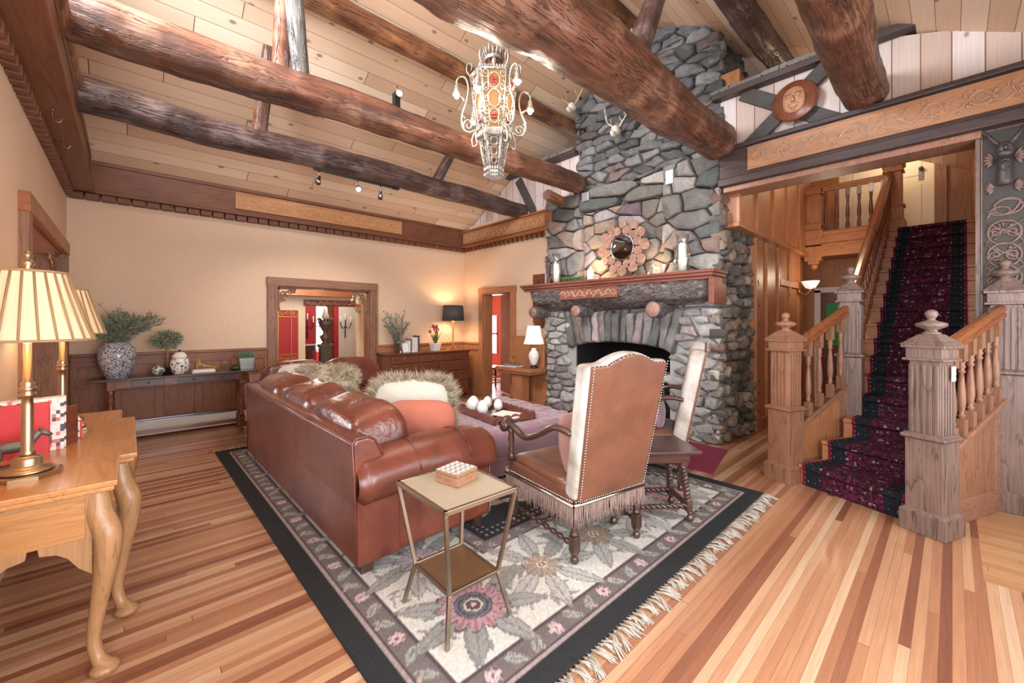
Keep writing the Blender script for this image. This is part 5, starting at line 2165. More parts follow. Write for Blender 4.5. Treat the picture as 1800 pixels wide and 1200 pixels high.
def make_sofa(name, label, loc, rz, L, D=1.06, nb=3, cat='sofa', wr=1.0):
    t = thing(name, label, cat, loc, rz)
    A = 0.30        # arm width
    m = MB()
    m.sell((D / 2 - 0.01, L / 2, 0.22), (D - 0.06, L - 0.1, 0.32), 0.12, 0.1, 40, 14)
    m.build('base', 'leather', t)
    # tall back, slightly raked
    m = MB()
    prof = [(0.0, 0.07), (0.0, 0.4), (-0.02, 0.76), (0.0, 0.785), (0.07, 0.79), (0.11, 0.765), (0.26, 0.46), (0.27, 0.07)]
    m.prism(prof, (0, 0.0, 0), (1, 0, 0), (0, 0, 1), (0, L, 0))
    m.build('back_frame', 'leather', t, bevel=0.03, seg=3)
    m = MB()
    for y in (0.004, L - 0.004):
        m.tube([(-0.002, y, 0.09), (-0.002, y, 0.4), (-0.022, y, 0.765), (0.0, y, 0.788), (0.07, y, 0.793), (0.11, y, 0.768), (0.262, y, 0.46)], 0.006, 6)
    m.tube([(-0.022, 0, 0.772), (-0.022, L, 0.772)], 0.006, 6)
    m.build('piping', 'leather', t)
    # rolled arms
    for y0, sg in ((0.0, 1), (L, -1)):
        m = MB()
        vs, fs = [], []
        n, sgm = 26, 22
        for i in range(n + 1):
            x = 0.0 + (D + 0.03) * i / n
            k = i / n
            front = max(0, (k - 0.88) / 0.12)
            back = max(0, (0.05 - k) / 0.05)
            sc_ = math.sqrt(max(0.02, 1 - front * front)) * (1 - 0.25 * back ** 2)
            cyy, cz, ry, rz2 = 0.14, 0.52 + 0.03 * math.sin(k * PI), 0.205, 0.16
            for q in range(sgm):
                a = 2 * PI * q / sgm
                yy = cyy + ry * sc_ * math.cos(a) - 0.03
                zz = cz + rz2 * sc_ * math.sin(a) * (1.0 if math.sin(a) > 0 else 0.9)
                w_ = 0.006 * wr * noise.noise(V((x * 5, a * 2, 3)))
                vs.append((x, y0 + sg * (yy + w_), zz + w_))
        for i in range(n):
            for q in range(sgm):
                l = (q + 1) % sgm
                fs.append((i * sgm + q, (i + 1) * sgm + q, (i + 1) * sgm + l, i * sgm + l) if sg < 0 else (i * sgm + q, i * sgm + l, (i + 1) * sgm + l, (i + 1) * sgm + q))
        fs.append(tuple(range(sgm)))
        fs.append(tuple(n * sgm + q for q in range(sgm)))
        m.add(vs, fs, True)
        m.build('arm', 'leather', t)
        m = MB()
        m.b2(0.02, D - 0.03, min(y0 + sg * 0.01, y0 + sg * 0.27), max(y0 + sg * 0.01, y0 + sg * 0.27), 0.07, 0.5)
        m.build('arm_panel', 'leather', t, bevel=0.025, seg=3)
        m = MB()
        for k in range(20):
            m.lathe([(0.0, 0.006), (0.006, 0.003), (0.008, 0)], (D - 0.025, y0 + sg * 0.03, 0.09 + k * 0.017), 6, 'X')
        tag(m.build('nail_heads', 'nail', t), kind='stuff')
        m = MB()
        for xx in (0.35, 0.72):
            m.tube([(xx, y0 + sg * (0.11 + 0.207 * math.cos(a)), 0.547 + 0.163 * math.sin(a)) for a in [PI * (0.02 + 0.96 * q / 12) for q in range(13)]], 0.004, 5)
        m.build('seam', 'leather', t)
    inner = L - 2 * A
    for i in range(nb):
        yc = A + inner * (i + 0.5) / nb
        m = MB()
        m.sell((0.27 + (D - 0.27) / 2 + 0.01, yc, 0.42), (D - 0.3, inner / nb - 0.01, 0.19), 0.35, 0.3, 32, 14, wr=0.012 * wr, seed=i * 3.1)
        m.build('seat_cushion', 'leather_creased', t)
    # pillow backs that flop over the frame
    ext = L - 0.28
    for i in range(nb):
        yc = 0.14 + ext * (i + 0.5) / nb
        m = MB()
        q = Matrix.Rotation(R(-14), 4, 'Y')
        m.sell((0.25, yc, 0.685), (0.37, ext / nb + 0.02, 0.47), 0.62, 0.3, 48, 26, M4=q, wr=0.022 * wr, ws=7, seed=i * 7.7 + L)
        m.build('back_cushion', 'leather_creased', t)
    for x, y in ((0.08, 0.08), (D - 0.12, 0.08), (0.08, L - 0.08), (D - 0.12, L - 0.08)):
        m = MB()
        m.frust((x, y, 0.0), (0.035, 0.035), (0.045, 0.045), 0.075)
        m.build('foot', 'walnut_z', t, bevel=0.004)
    return t


make_sofa('leather_sofa', 'long red-brown leather sofa with its back to the left, on the floral rug', (0.92, 2.24, 0.014), 0.0, 2.82, 1.0)
make_sofa('leather_sofa', 'smaller red-brown leather sofa before the far wall, at right angles to the long one', (1.12, 6.2, 0.014), R(-90), 1.72, 1.0, 2)


def shag_pillow(name, label, loc, rot, size, mat, fur_mat, fur_n, fur_l, rim=False, seed=1, grp=None, e2=0.55):
    t = thing(name, label, 'pillow', loc)
    t.rotation_euler = rot
    if grp:
        t['group'] = grp
    m = MB()
    w_, h_, d_ = size
    m.sell((0, 0, 0), (w_, h_, d_), 0.75, e2, 32, 16, wr=0.012, ws=5, seed=seed, pinch=0.55)
    m.build('cover', mat, t)
    rn = random.Random(seed)
    if fur_n:
        f_ = MB()

        def base(i):
            if rim:
                a = rn.uniform(0, 2 * PI)
                c, s_ = math.cos(a), math.sin(a)
                x = math.copysign(abs(c) ** e2, c)
                y = math.copysign(abs(s_) ** e2, s_)
                k = rn.uniform(0.86, 1.0)
                return V((x * w_ / 2 * k, y * h_ / 2 * k, rn.uniform(-0.03, 0.03))), V((x, y, rn.uniform(-0.6, 0.6))).normalized()
            a = rn.uniform(0, 2 * PI)
            k = math.sqrt(rn.random())
            c, s_ = math.cos(a), math.sin(a)
            x = math.copysign(abs(c) ** e2, c) * k
            y = math.copysign(abs(s_) ** e2, s_) * k
            z = (1 - k ** 4) * d_ / 2 * 0.8 * rn.choice((-1, 1))
            return V((x * w_ / 2, y * h_ / 2, z)), V((x * k * 1.2, y * k * 1.2, math.copysign(1 - k * 0.5, z))).normalized()
        blades(f_, base, fur_n, fur_l, 0.0035, rn, spread=0.55, curl=0.45)
        tag(f_.build('shaggy_pile', fur_mat, t), None, kind='stuff')
    return t


shag_pillow('shaggy_pillow', 'blond curly shag pillow leaning at the far end of the sofa', (1.52, 4.55, 0.76), (R(62), 0, R(-40)), (0.72, 0.5, 0.2), 'shag', 'shag', 12000, 0.04, seed=2)
shag_pillow('fur_trimmed_pillow', 'cream pillow with a long tan fur edge in the middle of the sofa', (1.72, 3.06, 0.74), (R(76), 0, R(-42)), (0.66, 0.46, 0.18), 'creamcloth', 'shag', 14000, 0.075, rim=True, seed=3)
shag_pillow('terracotta_pillow', 'plain terracotta pillow leaning at the near end of the sofa', (1.62, 2.78, 0.67), (R(78), 0, R(-44)), (0.56, 0.36, 0.15), 'terracotta', None, 0, 0, seed=4)
shag_pillow('cream_pillow', 'off-white pillow behind the curly shag pillow at the far end of the sofa', (1.36, 4.78, 0.8), (R(64), 0, R(-30)), (0.5, 0.42, 0.13), 'creamcloth', None, 0, 0, seed=5)

# ---------------------------------------------------------------- tufted ottoman
ot = thing('tufted_ottoman', 'large square tufted mauve velvet ottoman in the middle of the rug', 'ottoman', (2.98, 3.45, 0.014), R(-6))
W2, D2 = 0.66, 0.7
n = 48
vs, fs = [], []
tuft = [(x, y) for j, y in enumerate(np.linspace(-D2 + 0.16, D2 - 0.16, 6)) for x in (np.linspace(-W2 + 0.16, W2 - 0.16, 5) if j % 2 == 0 else np.linspace(-W2 + 0.28, W2 - 0.28, 4))]
for i in range(n + 1):
    for j in range(n + 1):
        x, y = -W2 + 2 * W2 * i / n, -D2 + 2 * D2 * j / n
        ds = sorted(math.hypot(x - a, y - b) for a, b in tuft)[:2]
        e = min(W2 - abs(x), D2 - abs(y))
        z = 0.45 - 0.075 * math.exp(-(ds[0] / 0.055) ** 2) - 0.03 * math.exp(-((ds[1] - ds[0]) / 0.035) ** 2) - 0.05 * max(0, 1 - e / 0.07) ** 2
        vs.append((x, y, z))
for i in range(n):
    for j in range(n):
        a = i * (n + 1) + j
        fs.append((a, a + n + 1, a + n + 2, a + 1))
m = MB()
m.add(vs, fs, True)
m.build('tufted_top', 'velvet', ot)
m = MB()
m.sell((0, 0, 0.3), (2 * W2 + 0.01, 2 * D2 + 0.01, 0.27), 0.15, 0.06, 48, 12)
m.build('upper_box', 'velvet', ot)
m = MB()
m.b2(-W2 + 0.01, W2 - 0.01, -D2 + 0.01, D2 - 0.01, 0.02, 0.2)
m.build('lower_skirt', 'velvet', ot, bevel=0.015)
m = MB()
for k in range(60):
    q = -W2 + 2 * W2 * (k + 0.5) / 60
    for y in (-D2 - 0.002, D2 + 0.002):
        m.sell((q, y, 0.19), (0.012, 0.008, 0.012), 1, 1, 6, 4)
    q = -D2 + 2 * D2 * (k + 0.5) / 60
    for x in (-W2 - 0.002, W2 + 0.002):
        m.sell((x, q, 0.19), (0.008, 0.012, 0.012), 1, 1, 6, 4)
m.build('nail_heads', 'nail', ot)
m = MB()
for a, b in tuft:
    m.sell((a, b, 0.378), (0.024, 0.024, 0.012), 1, 1, 8, 4)
m.build('buttons', 'velvet', ot)

# tray with eggs and magazines
TR = (2.86, 3.35)
tr = thing('serving_tray', 'dark red-brown scalloped serving tray on the ottoman', 'tray', (2.86, 3.33, 0.45), R(-8))
m = MB()
m.b2(-0.25, 0.25, -0.38, 0.38, 0.0, 0.016)
m.build('tray_floor', 'walnut', tr, bevel=0.003)
m = MB()


def scal(L, n, h=0.075, hole=False):
    top = []
    for k in range(n):
        for q in range(7):
            a = PI * q / 6
            top.append((-L / 2 + L * (k + 0.5 - 0.5 * math.cos(a)) / n, h * 0.62 + h * 0.38 * math.sin(a)))
    return [(-L / 2, 0)] + [(-L / 2, h * 0.5)] + top + [(L / 2, h * 0.5), (L / 2, 0)]


for y in (-0.38, 0.37):
    p = scal(0.5, 5)
    m.prism(p[::-1], (0, y, 0.01), (1, 0, 0), (0, 0, 1), (0, 0.012, 0))
for x in (-0.25, 0.24):
    p = scal(0.76, 8)
    m.prism(p, (x, 0, 0.01), (0, 1, 0), (0, 0, 1), (0.012, 0, 0))
m.build('scalloped_side', 'mantel', tr)
for y in (-0.383,):
    m = MB()
    m.sell((0, -0.382, 0.05), (0.1, 0.006, 0.028), 1, 1, 16, 8)
    m.build('handle_slot', 'paperw', tr)
rnd = random.Random(4)
for k, (x, y, s_) in enumerate(((-0.15, 0.2, 0.18), (-0.13, 0.04, 0.155), (0.08, 0.28, 0.14), (0.12, 0.12, 0.13), (-0.12, 0.33, 0.12))):
    m = MB()
    pr = [(s_ * 0.38 * math.sin(PI * q / 12) * (1 + 0.14 * math.cos(PI * q / 12)), s_ * 0.5 - s_ * 0.5 * math.cos(PI * q / 12)) for q in range(13)]
    m.lathe(pr, (0, 0, 0), 18)
    c_, s2 = math.cos(R(-8)), math.sin(R(-8))
    o = m.build('white_egg', 'stoneegg', loc=(2.86 + x * c_ - y * s2, 3.33 + x * s2 + y * c_, 0.466))
    tag(o, ('large white egg ornament standing nearest the sofa in the tray', 'second white egg ornament next to the largest one in the tray', 'small white egg ornament at the far side of the tray', 'small white egg ornament in the middle of the tray', 'smallest white egg ornament in the far corner of the tray')[k], 'ornament', 'egg ornaments in the tray')
for k, (dx, dy, rz, c) in enumerate(((0.06, -0.17, 0.1, 'leafolive'), (0.04, -0.18, 0.25, 'paperw'))):
    m = MB()
    m.b2(-0.11, 0.11, -0.15, 0.15, 0, 0.012)
    if k == 0:
        m.b2(-0.108, 0.108, -0.148, 0.148, 0.012, 0.013)
    o = m.build('magazine', c, loc=(2.86 + dx, 3.33 + dy, 0.466 + 0.014 * k), rz=rz, bevel=0.002)
    tag(o, ('grey-green magazine at the bottom of the pair in the tray', 'white magazine lying on top of the pair in the tray')[k], 'magazine', 'magazines in the tray')

# ---------------------------------------------------------------- high-backed hall chairs
# local: back at y=0, seat towards +y


def make_chair(label, loc, rz):
    t = thing('high_back_chair', label, 'chair', loc, rz, 'leather high-back armchairs')
    WB, WT, H = 0.30, 0.345, 1.25
    lean = -0.17

    def bp(s_, z, off=0.0):      # point on the back: s_ -1..1
        k = max(0, (z - 0.42) / (H - 0.42))
        return V((s_ * (WB + (WT - WB) * k), off + lean * k, z))
    # upholstered slab: outline with a raised crest
    n = 20
    out = [(-1, 0.38), (1, 0.38), (1, H - 0.05)]
    crest = [(1 - 2 * k / n, H - 0.05 + 0.06 * max(0, math.cos((1 - 2 * k / n) * PI / 1.25)) ** 1) for k in range(1, n)]
    out += crest + [(-1, H - 0.05)]
    for nm, mt_, o1, o2, g_ in (('back_leather', 'leather_chair', -0.05, -0.02, 0.93), ('back_hide', 'cowhide', -0.035, 0.075, 1.0)):
        m = MB()
        a = [bp(s_ * g_, 0.38 + (z - 0.38) * (0.985 if g_ < 1 else 1), o1) for s_, z in out]
        b = [bp(s_ * g_, 0.38 + (z - 0.38) * (0.985 if g_ < 1 else 1), o2) for s_, z in out]
        k = len(a)
        m.add(a + b, [tuple(range(k)), tuple(range(2 * k - 1, k - 1, -1))] + [(i, k + i, k + (i + 1) % k, (i + 1) % k) for i in range(k)])
        m.build(nm, mt_, t, bevel=0.012 if g_ < 1 else 0.03, seg=3)
    m = MB()
    ol = [bp(s_ * 0.91, 0.385 + (z - 0.38) * 0.98, -0.055) for s_, z in out]
    for i in range(len(ol)):
        p, q = ol[i], ol[(i + 1) % len(ol)]
        k = max(1, int((q - p).length / 0.017))
        for j in range(k):
            m.sell(p.lerp(q, j / k), (0.011, 0.008, 0.011), 1, 1, 6, 4)
    tag(m.build('nail_heads', 'nail', t), kind='stuff')
    # seat
    m = MB()
    vs = []
    for zz in (0.34, 0.45):
        vs += [V((-0.3, 0.0, zz)), V((0.3, 0.0, zz)), V((0.33, 0.66, zz)), V((-0.33, 0.66, zz))]
    m.add(vs, [(3, 2, 1, 0), (4, 5, 6, 7), (0, 1, 5, 4), (1, 2, 6, 5), (2, 3, 7, 6), (3, 0, 4, 7)])
    m.build('seat', 'leather_chair', t, bevel=0.03, seg=3)
    m = MB()
    m.sell((0, 0.35, 0.45), (0.62, 0.62, 0.09), 0.5, 0.25, 28, 10)
    m.build('seat_pad', 'leather_chair', t)
    # gimp and bullion fringe
    per = [V((-0.302, -0.03, 0)), V((0.302, -0.03, 0)), V((0.335, 0.665, 0)), V((-0.335, 0.665, 0))]
    g_ = MB()
    f_ = MB()
    rn = random.Random(5)
    for i in range(4):
        p, q = per[i], per[(i + 1) % 4]
        L = (q - p).length
        nn = V(((q - p).y, -(q - p).x, 0)).normalized() * 0.006
        g_.tube([p + nn + V((0, 0, 0.36)), q + nn + V((0, 0, 0.36))], 0.011, 6)
        k = int(L / 0.018)
        for j in range(k):
            g_.sell(p.lerp(q, (j + 0.5) / k) + nn * 1.5 + V((0, 0, 0.385)), (0.012, 0.012, 0.012), 1, 1, 6, 4)
        k = int(L / 0.006)
        for j in range(k):
            c = p.lerp(q, (j + rn.random()) / k) + nn
            l = 0.13 * rn.uniform(0.8, 1.1)
            f_.tube([c + V((0, 0, 0.355)), c + V((rn.uniform(-0.006, 0.006), rn.uniform(-0.006, 0.006), 0.355 - l * 0.6)), c + V((rn.uniform(-0.01, 0.01), rn.uniform(-0.01, 0.01), 0.355 - l))], [0.003, 0.0032, 0.0018], 4)
    g_.build('gimp', 'nail', t)
    tag(f_.build('bullion_fringe', 'fringeb', t), None, kind='stuff')
    leg = [(0.012, 0), (0.024, 0.012), (0.026, 0.03), (0.016, 0.045), (0.022, 0.055), (0.028, 0.07), (0.028, 0.075)]
    for x, y in ((-0.27, 0.0), (0.27, 0.0), (-0.3, 0.62), (0.3, 0.62)):
        m = MB()
        m.lathe(leg, (x, y, 0), 12)
        m.box((x, y, 0.12), (0.05, 0.05, 0.09))
        m.lathe([(0.02, 0.165), (0.028, 0.18), (0.018, 0.2), (0.026, 0.25), (0.026, 0.28), (0.018, 0.3), (0.028, 0.32), (0.028, 0.36)], (x, y, 0), 12)
        m.build('leg', 'walnut_z', t, bevel=0.003)
    m = MB()
    tw = [(0.014 + 0.006 * math.sin(z * 90), z) for z in np.linspace(-0.28, 0.28, 40)]
    m.lathe([(r, z) for r, z in tw], (0, 0.33, 0.12), 8, 'X')
    for x in (-0.285, 0.285):
        m.lathe([(0.014 + 0.006 * math.sin(z * 90), z) for z in np.linspace(-0.3, 0.3, 40)], (x, 0.31, 0.12), 8, 'Y')
    m.build('stretcher', 'walnut_z', t)
    for sx in (-1, 1):
        m = MB()
        p = bez([bp(sx * 0.98, 0.78, 0.05), (sx * 0.325, 0.12, 0.79), (sx * 0.325, 0.3, 0.7), (sx * 0.325, 0.44, 0.655), (sx * 0.325, 0.56, 0.69), (sx * 0.325, 0.66, 0.715)], 7)
        m.tube(p, [0.026] * len(p), 10, flat=0.75)
        m.lathe([(0.0, -0.045), (0.04, -0.04), (0.046, -0.03), (0.046, 0.03), (0.04, 0.04), (0.0, 0.045)], (sx * 0.325, 0.675, 0.69), 18, 'X')
        for q in (-1, 1):
            m.tube([(sx * 0.325 + q * 0.044, 0.675 + x, 0.69 + z) for x, z in spiral(0.036, 0.006, 1.6, 18)], 0.005, 5)
        m.build('arm', 'walnut', t)
        m = MB()
        m.lathe([(0.024, 0.45), (0.026, 0.49), (0.014, 0.51), (0.024, 0.53), (0.015, 0.555), (0.024, 0.6), (0.018, 0.64), (0.026, 0.66), (0.018, 0.68)], (sx * 0.32, 0.62, 0), 12)
        m.build('arm_post', 'walnut_z', t)
    return t


c1 = make_chair('high-backed leather armchair turned away, seen from behind beside the gold side table', (2.2, 1.48, 0.014), R(-10.5))
copy_tree(c1, 'high-backed leather armchair seen edge-on, nearest the chimney corner', (3.68, 1.69, 0.014), R(24))


def soft_pillow(name, label, loc, rot, size, mat, seed):
    t = MB()
    t.sell((0, 0, 0), size, 0.75, 0.5, 32, 16, wr=0.02, ws=6, seed=seed, pinch=0.5)
    o = t.build(name, mat, loc=loc)
    o.rotation_euler = rot
    return tag(o, label, 'pillow')


soft_pillow('velvet_pillow', 'rose-brown velvet pillow standing on the near high-backed chair', (2.19, 1.64, 0.66), (R(76), 0, R(-14)), (0.4, 0.4, 0.15), 'velvet2', 3)
soft_pillow('velvet_pillow', 'mauve velvet pillow leaning in the high-backed chair nearest the chimney', (3.6, 1.92, 0.7), (R(70), 0, R(24)), (0.5, 0.46, 0.17), 'velvet', 8)

# ---------------------------------------------------------------- barley twist table
tw = thing('barley_twist_table', 'small dark table with barley-twist legs between the two high-backed chairs', 'table', (2.83, 1.58, 0.014), R(-39))
m = MB()
m.b2(-0.34, 0.34, -0.21, 0.21, 0.5, 0.52)
m.b2(-0.325, 0.325, -0.195, 0.195, 0.49, 0.5)
m.build('tabletop', 'walnut', tw, bevel=0.006)
m = MB()
m.b2(-0.28, 0.28, -0.15, 0.15, 0.42, 0.49)
m.build('apron', 'walnut', tw, bevel=0.005)


def twist(mb, x, y, z0, z1, r=0.017, tx=0.0, ty=0.0, turns=5):
    for ph in (0, PI):
        pts = []
        for k in range(61):
            u_ = k / 60
            a = ph + turns * 2 * PI * u_ / 1.0
            pts.append((x + tx * (1 - u_) + r * 0.75 * math.cos(a), y + ty * (1 - u_) + r * 0.75 * math.sin(a), z0 + (z1 - z0) * u_))
        mb.tube(pts, r * 0.8, 6)


for sx in (-1, 1):
    for sy in (-1, 1):
        m = MB()
        x, y = sx * 0.24, sy * 0.12
        tx, ty = sx * 0.04, sy * 0.03
        m.box((x, y, 0.44), (0.05, 0.05, 0.1))
        twist(m, x, y, 0.14, 0.4, tx=tx * 0.7, ty=ty * 0.7)
        m.box((x + tx * 0.8, y + ty * 0.8, 0.11), (0.045, 0.045, 0.075))
        m.lathe([(0.012, 0.0), (0.026, 0.015), (0.026, 0.035), (0.014, 0.05), (0.022, 0.06), (0.02, 0.075)], (x + tx, y + ty, 0), 12)
        m.build('leg', 'walnut_z', tw, bevel=0.002)
m = MB()
for sy in (-1, 1):
    for ph in (0, PI):
        m.tube([(-0.27 + 0.54 * k / 60, sy * 0.145 + 0.011 * math.cos(ph + k * 0.7), 0.11 + 0.011 * math.sin(ph + k * 0.7)) for k in range(61)], 0.012, 6)
for sx in (-1, 1):
    for ph in (0, PI):
        m.tube([(sx * 0.27 + 0.011 * math.cos(ph + k * 0.7), -0.14 + 0.28 * k / 36, 0.11 + 0.011 * math.sin(ph + k * 0.7)) for k in range(37)], 0.012, 6)
m.build('stretcher', 'walnut_z', tw)
t = thing('coaster_stack', 'small white coaster with a gold rim on the dark twist-leg table', 'coaster', (2.72, 1.6, 0.534), R(-30))
m = MB()
m.b2(-0.055, 0.055, -0.045, 0.045, 0, 0.012)
m.build('coaster', 'paperw', t, bevel=0.003)
m = MB()
m.b2(-0.058, 0.058, -0.048, 0.048, 0.002, 0.005)
m.build('rim', 'goldmet', t)

# ---------------------------------------------------------------- gold side table
gt = thing('side_table', 'champagne gold side table with angled legs and lower shelf at the sofa end', 'side table', (1.205, 1.705, 0.014), R(-2))
Zt, Zs = 0.62, 0.2
hx, hy = 0.2, 0.225
ix, iy = 0.14, 0.16
m = MB()
for s_ in (-1, 1):
    m.box((s_ * hx, 0, Zt - 0.01), (0.018, 2 * hy + 0.018, 0.022))
    m.box((0, s_ * hy, Zt - 0.01), (2 * hx + 0.018, 0.018, 0.022))
m.build('top_frame', 'champagne', gt, bevel=0.002)
m = MB()
m.b2(-hx + 0.009, hx - 0.009, -hy + 0.009, hy - 0.009, Zt - 0.012, Zt - 0.001)
m.build('top_panel', plain('pale gold leaf panel', '#c4b79f', 0.35, 0.4, var=0.1), gt)
m = MB()
m.b2(-ix, ix, -iy, iy, Zs - 0.008, Zs + 0.004)
m.build('shelf', plain('bronze shelf', '#8a6a4c', 0.35, 0.6, var=0.2), gt)
m = MB()
for s_ in (-1, 1):
    m.box((s_ * ix, 0, Zs), (0.014, 2 * iy, 0.018))
    m.box((0, s_ * iy, Zs), (2 * ix, 0.014, 0.018))
m.build('shelf_frame', 'champagne', gt, bevel=0.002)
for sx in (-1, 1):
    for sy in (-1, 1):
        m = MB()
        for (a, za), (b, zb) in ((((hx, hy), Zt - 0.02), ((ix, iy), Zs)), (((ix, iy), Zs), ((hx - 0.02, hy - 0.02), 0.0))):
            A_, B_ = V((sx * a[0], sy * a[1], za)), V((sx * b[0], sy * b[1], zb))
            w_ = 0.009
            vs = [P + V((ox * w_, oy * w_, 0)) for P in (A_, B_) for ox, oy in ((-1, -1), (1, -1), (1, 1), (-1, 1))]
            m.add(vs, [(0, 1, 2, 3), (7, 6, 5, 4), (0, 4, 5, 1), (1, 5, 6, 2), (2, 6, 7, 3), (3, 7, 4, 0)])
        m.build('leg', 'champagne', gt, bevel=0.0015)
bx = thing('wooden_box', 'wooden trinket box with grey and white herringbone lid on the gold side table', 'box', (1.235, 1.74, 0.634), R(12))
m = MB()
m.b2(-0.075, 0.075, -0.075, 0.075, 0, 0.045)
m.build('body', 'teak', bx, bevel=0.003)
m = MB()
m.b2(-0.076, 0.076, -0.076, 0.076, 0.047, 0.064)
m.build('lid', 'teak', bx, bevel=0.003)
m = MB()
m.b2(-0.072, 0.072, -0.072, 0.072, 0.064, 0.067)
m.build('lid_inlay', 'herring', bx)
# ---------------------------------------------------------------- console table by the far wall
ct = thing('console_table', 'long dark narrow drop-leaf console table against the far wainscot', 'console table', (0.5, 6.62, 0))
m = MB()
m.b2(-0.82, 0.8, -0.2, 0.2, 0.775, 0.8)
m.build('tabletop', 'walnut', ct, bevel=0.006)
m = MB()
m.b2(-0.64, 0.62, -0.13, 0.14, 0.68, 0.775)
m.build('apron', 'mahog', ct, bevel=0.004)
for x in (-0.3, 0.12, 0.42):
    m = MB()
    m.b2(x - 0.17, x + 0.12, -0.142, -0.128, 0.69, 0.765)
    d = m.build('drawer', 'walnut', ct, bevel=0.003)
    m = MB()
    m.lathe([(0.0, -0.17), (0.011, -0.165), (0.012, -0.155), (0.005, -0.14)], (x - 0.02, 0, 0.73), 10, 'Y')
    m.build('knob', 'brass', d)
for x in (-0.64, 0.62):
    for y in (-0.11, 0.12):
        m = MB()
        m.box((x, y, 0.72), (0.07, 0.06, 0.11))
        m.lathe([(0.018, 0), (0.028, 0.02), (0.02, 0.05)], (x, y, 0), 12)
        m.box((x, y, 0.12), (0.06, 0.06, 0.14))
        m.lathe([(0.02, 0.19), (0.03, 0.22), (0.02, 0.25), (0.032, 0.3), (0.034, 0.42), (0.022, 0.52), (0.032, 0.55), (0.018, 0.58), (0.032, 0.62), (0.028, 0.665)], (x, y, 0), 14)
        m.build('leg', 'mahog_z', ct, bevel=0.003)
m = MB()
m.b2(-0.64, 0.62, -0.02, 0.02, 0.1, 0.14)
m.build('stretcher', 'mahog', ct)


def branch_plant(mb, root, n, length, up, spread, rnd, lf, lw, nl, mat_leaf=1, mat_stem=0, bias=(0, 0, 0), clear=None):
    root = V(root)
    for i in range(n):
        a = rnd.uniform(0, 2 * PI)
        s_ = spread * math.sqrt(rnd.random())
        d = V((math.cos(a) * s_, math.sin(a) * s_ * 0.6, up)) + V(bias)
        L = length * rnd.uniform(0.6, 1.1)
        p0 = root + V((math.cos(a), math.sin(a), 0)) * 0.02
        p1 = p0 + d * L * 0.5 + V((0, 0, 0.03))
        p2 = p0 + d * L + V((rnd.uniform(-0.05, 0.05), 0, rnd.uniform(-0.08, 0.02)))
        if clear and p2.y > clear:
            p2.y = clear - rnd.uniform(0, 0.03)
            p1.y = min(p1.y, clear - 0.02)
        pts = bez([p0, p1, p2], 6)
        mb.tube(pts, [0.0035 * (1 - 0.6 * k / len(pts)) for k in range(len(pts))], 5, mat=mat_stem)
        for k in range(nl):
            t = rnd.uniform(0.2, 1.0)
            q = pts[min(len(pts) - 1, int(t * (len(pts) - 1)))]
            dd = (d.normalized() + V((rnd.uniform(-1, 1), rnd.uniform(-1, 1), rnd.uniform(-0.8, 1)))).normalized()
            if clear and q.y + dd.y * lf > clear:
                dd.y = -abs(dd.y)
            leaf(mb, q, dd, lf * rnd.uniform(0.6, 1.2), lw, rnd, mat_leaf)


rnd = random.Random(31)
t = thing('ginger_vase', 'large blue-grey patterned vase filled with olive branches on the console table', 'vase', (-0.09, 6.62, 0.8))
m = MB()
m.lathe([(0.09, 0), (0.1, 0.01), (0.125, 0.05), (0.16, 0.17), (0.172, 0.26), (0.155, 0.34), (0.115, 0.385), (0.11, 0.4), (0.118, 0.41), (0.105, 0.405), (0.1, 0.38)], seg=36)
m.build('vase_body', 'chinablue', t)
m = MB()
m.lathe([(0.092, -0.0), (0.095, 0.004), (0.098, 0.02)], seg=30)
m.build('foot_ring', 'porcelain', t)
m = MB()
branch_plant(m, (0, 0, 0.38), 90, 0.46, 0.72, 1.0, rnd, 0.075, 0.008, 34, clear=0.34)
branch_plant(m, (0.05, 0, 0.38), 6, 0.7, 0.75, 0.75, rnd, 0.06, 0.007, 12, bias=(0.35, 0, 0), clear=0.34)
tag(m.build('olive_branches', ['twig', 'leafolive'], t), None, kind='stuff')
m = MB()
m.lathe([(0.0, 0), (0.03, 0.002), (0.055, 0.025), (0.065, 0.055), (0.055, 0.09), (0.03, 0.108), (0.0, 0.112)], seg=24)
tag(m.build('china_ball', 'chinaball', loc=(0.27, 6.6, 0.8)), 'small green and white patterned china ball beside the big vase', 'ornament')
t = thing('olive_topiary', 'small olive tree with a round crown on the console table', 'plant', (0.36, 6.72, 0.8))
m = MB()
m.lathe([(0.04, 0), (0.055, 0.08), (0.058, 0.085), (0.0, 0.08)], seg=16)
m.build('plant_pot', 'walnut', t)
m = MB()
m.tube([(0, 0, 0.07), (0.004, 0, 0.2), (0, 0, 0.33)], 0.008, 7)
m.build('trunk', 'twig', t)
m = MB()
for i in range(520):
    a, b = rnd.uniform(0, 2 * PI), math.acos(rnd.uniform(-1, 1))
    d = V((math.cos(a) * math.sin(b), math.sin(a) * math.sin(b), math.cos(b)))
    r_ = 0.13 * rnd.random() ** 0.4
    p = V((0, 0, 0.42)) + V((d.x * r_, d.y * r_, d.z * r_ * 0.7))
    leaf(m, p, d + V((rnd.uniform(-0.6, 0.6), rnd.uniform(-0.6, 0.6), rnd.uniform(-0.6, 0.6))), 0.06, 0.008, rnd)
tag(m.build('crown', 'leafolive', t), None, kind='stuff')
t = thing('ginger_jar', 'white ginger jar with dark blue floral pattern and domed lid', 'jar', (0.47, 6.57, 0.8))
m = MB()
m.lathe([(0.055, 0), (0.06, 0.008), (0.088, 0.06), (0.097, 0.12), (0.085, 0.18), (0.06, 0.2)], seg=30)
m.build('jar_body', 'chinajar', t)
m = MB()
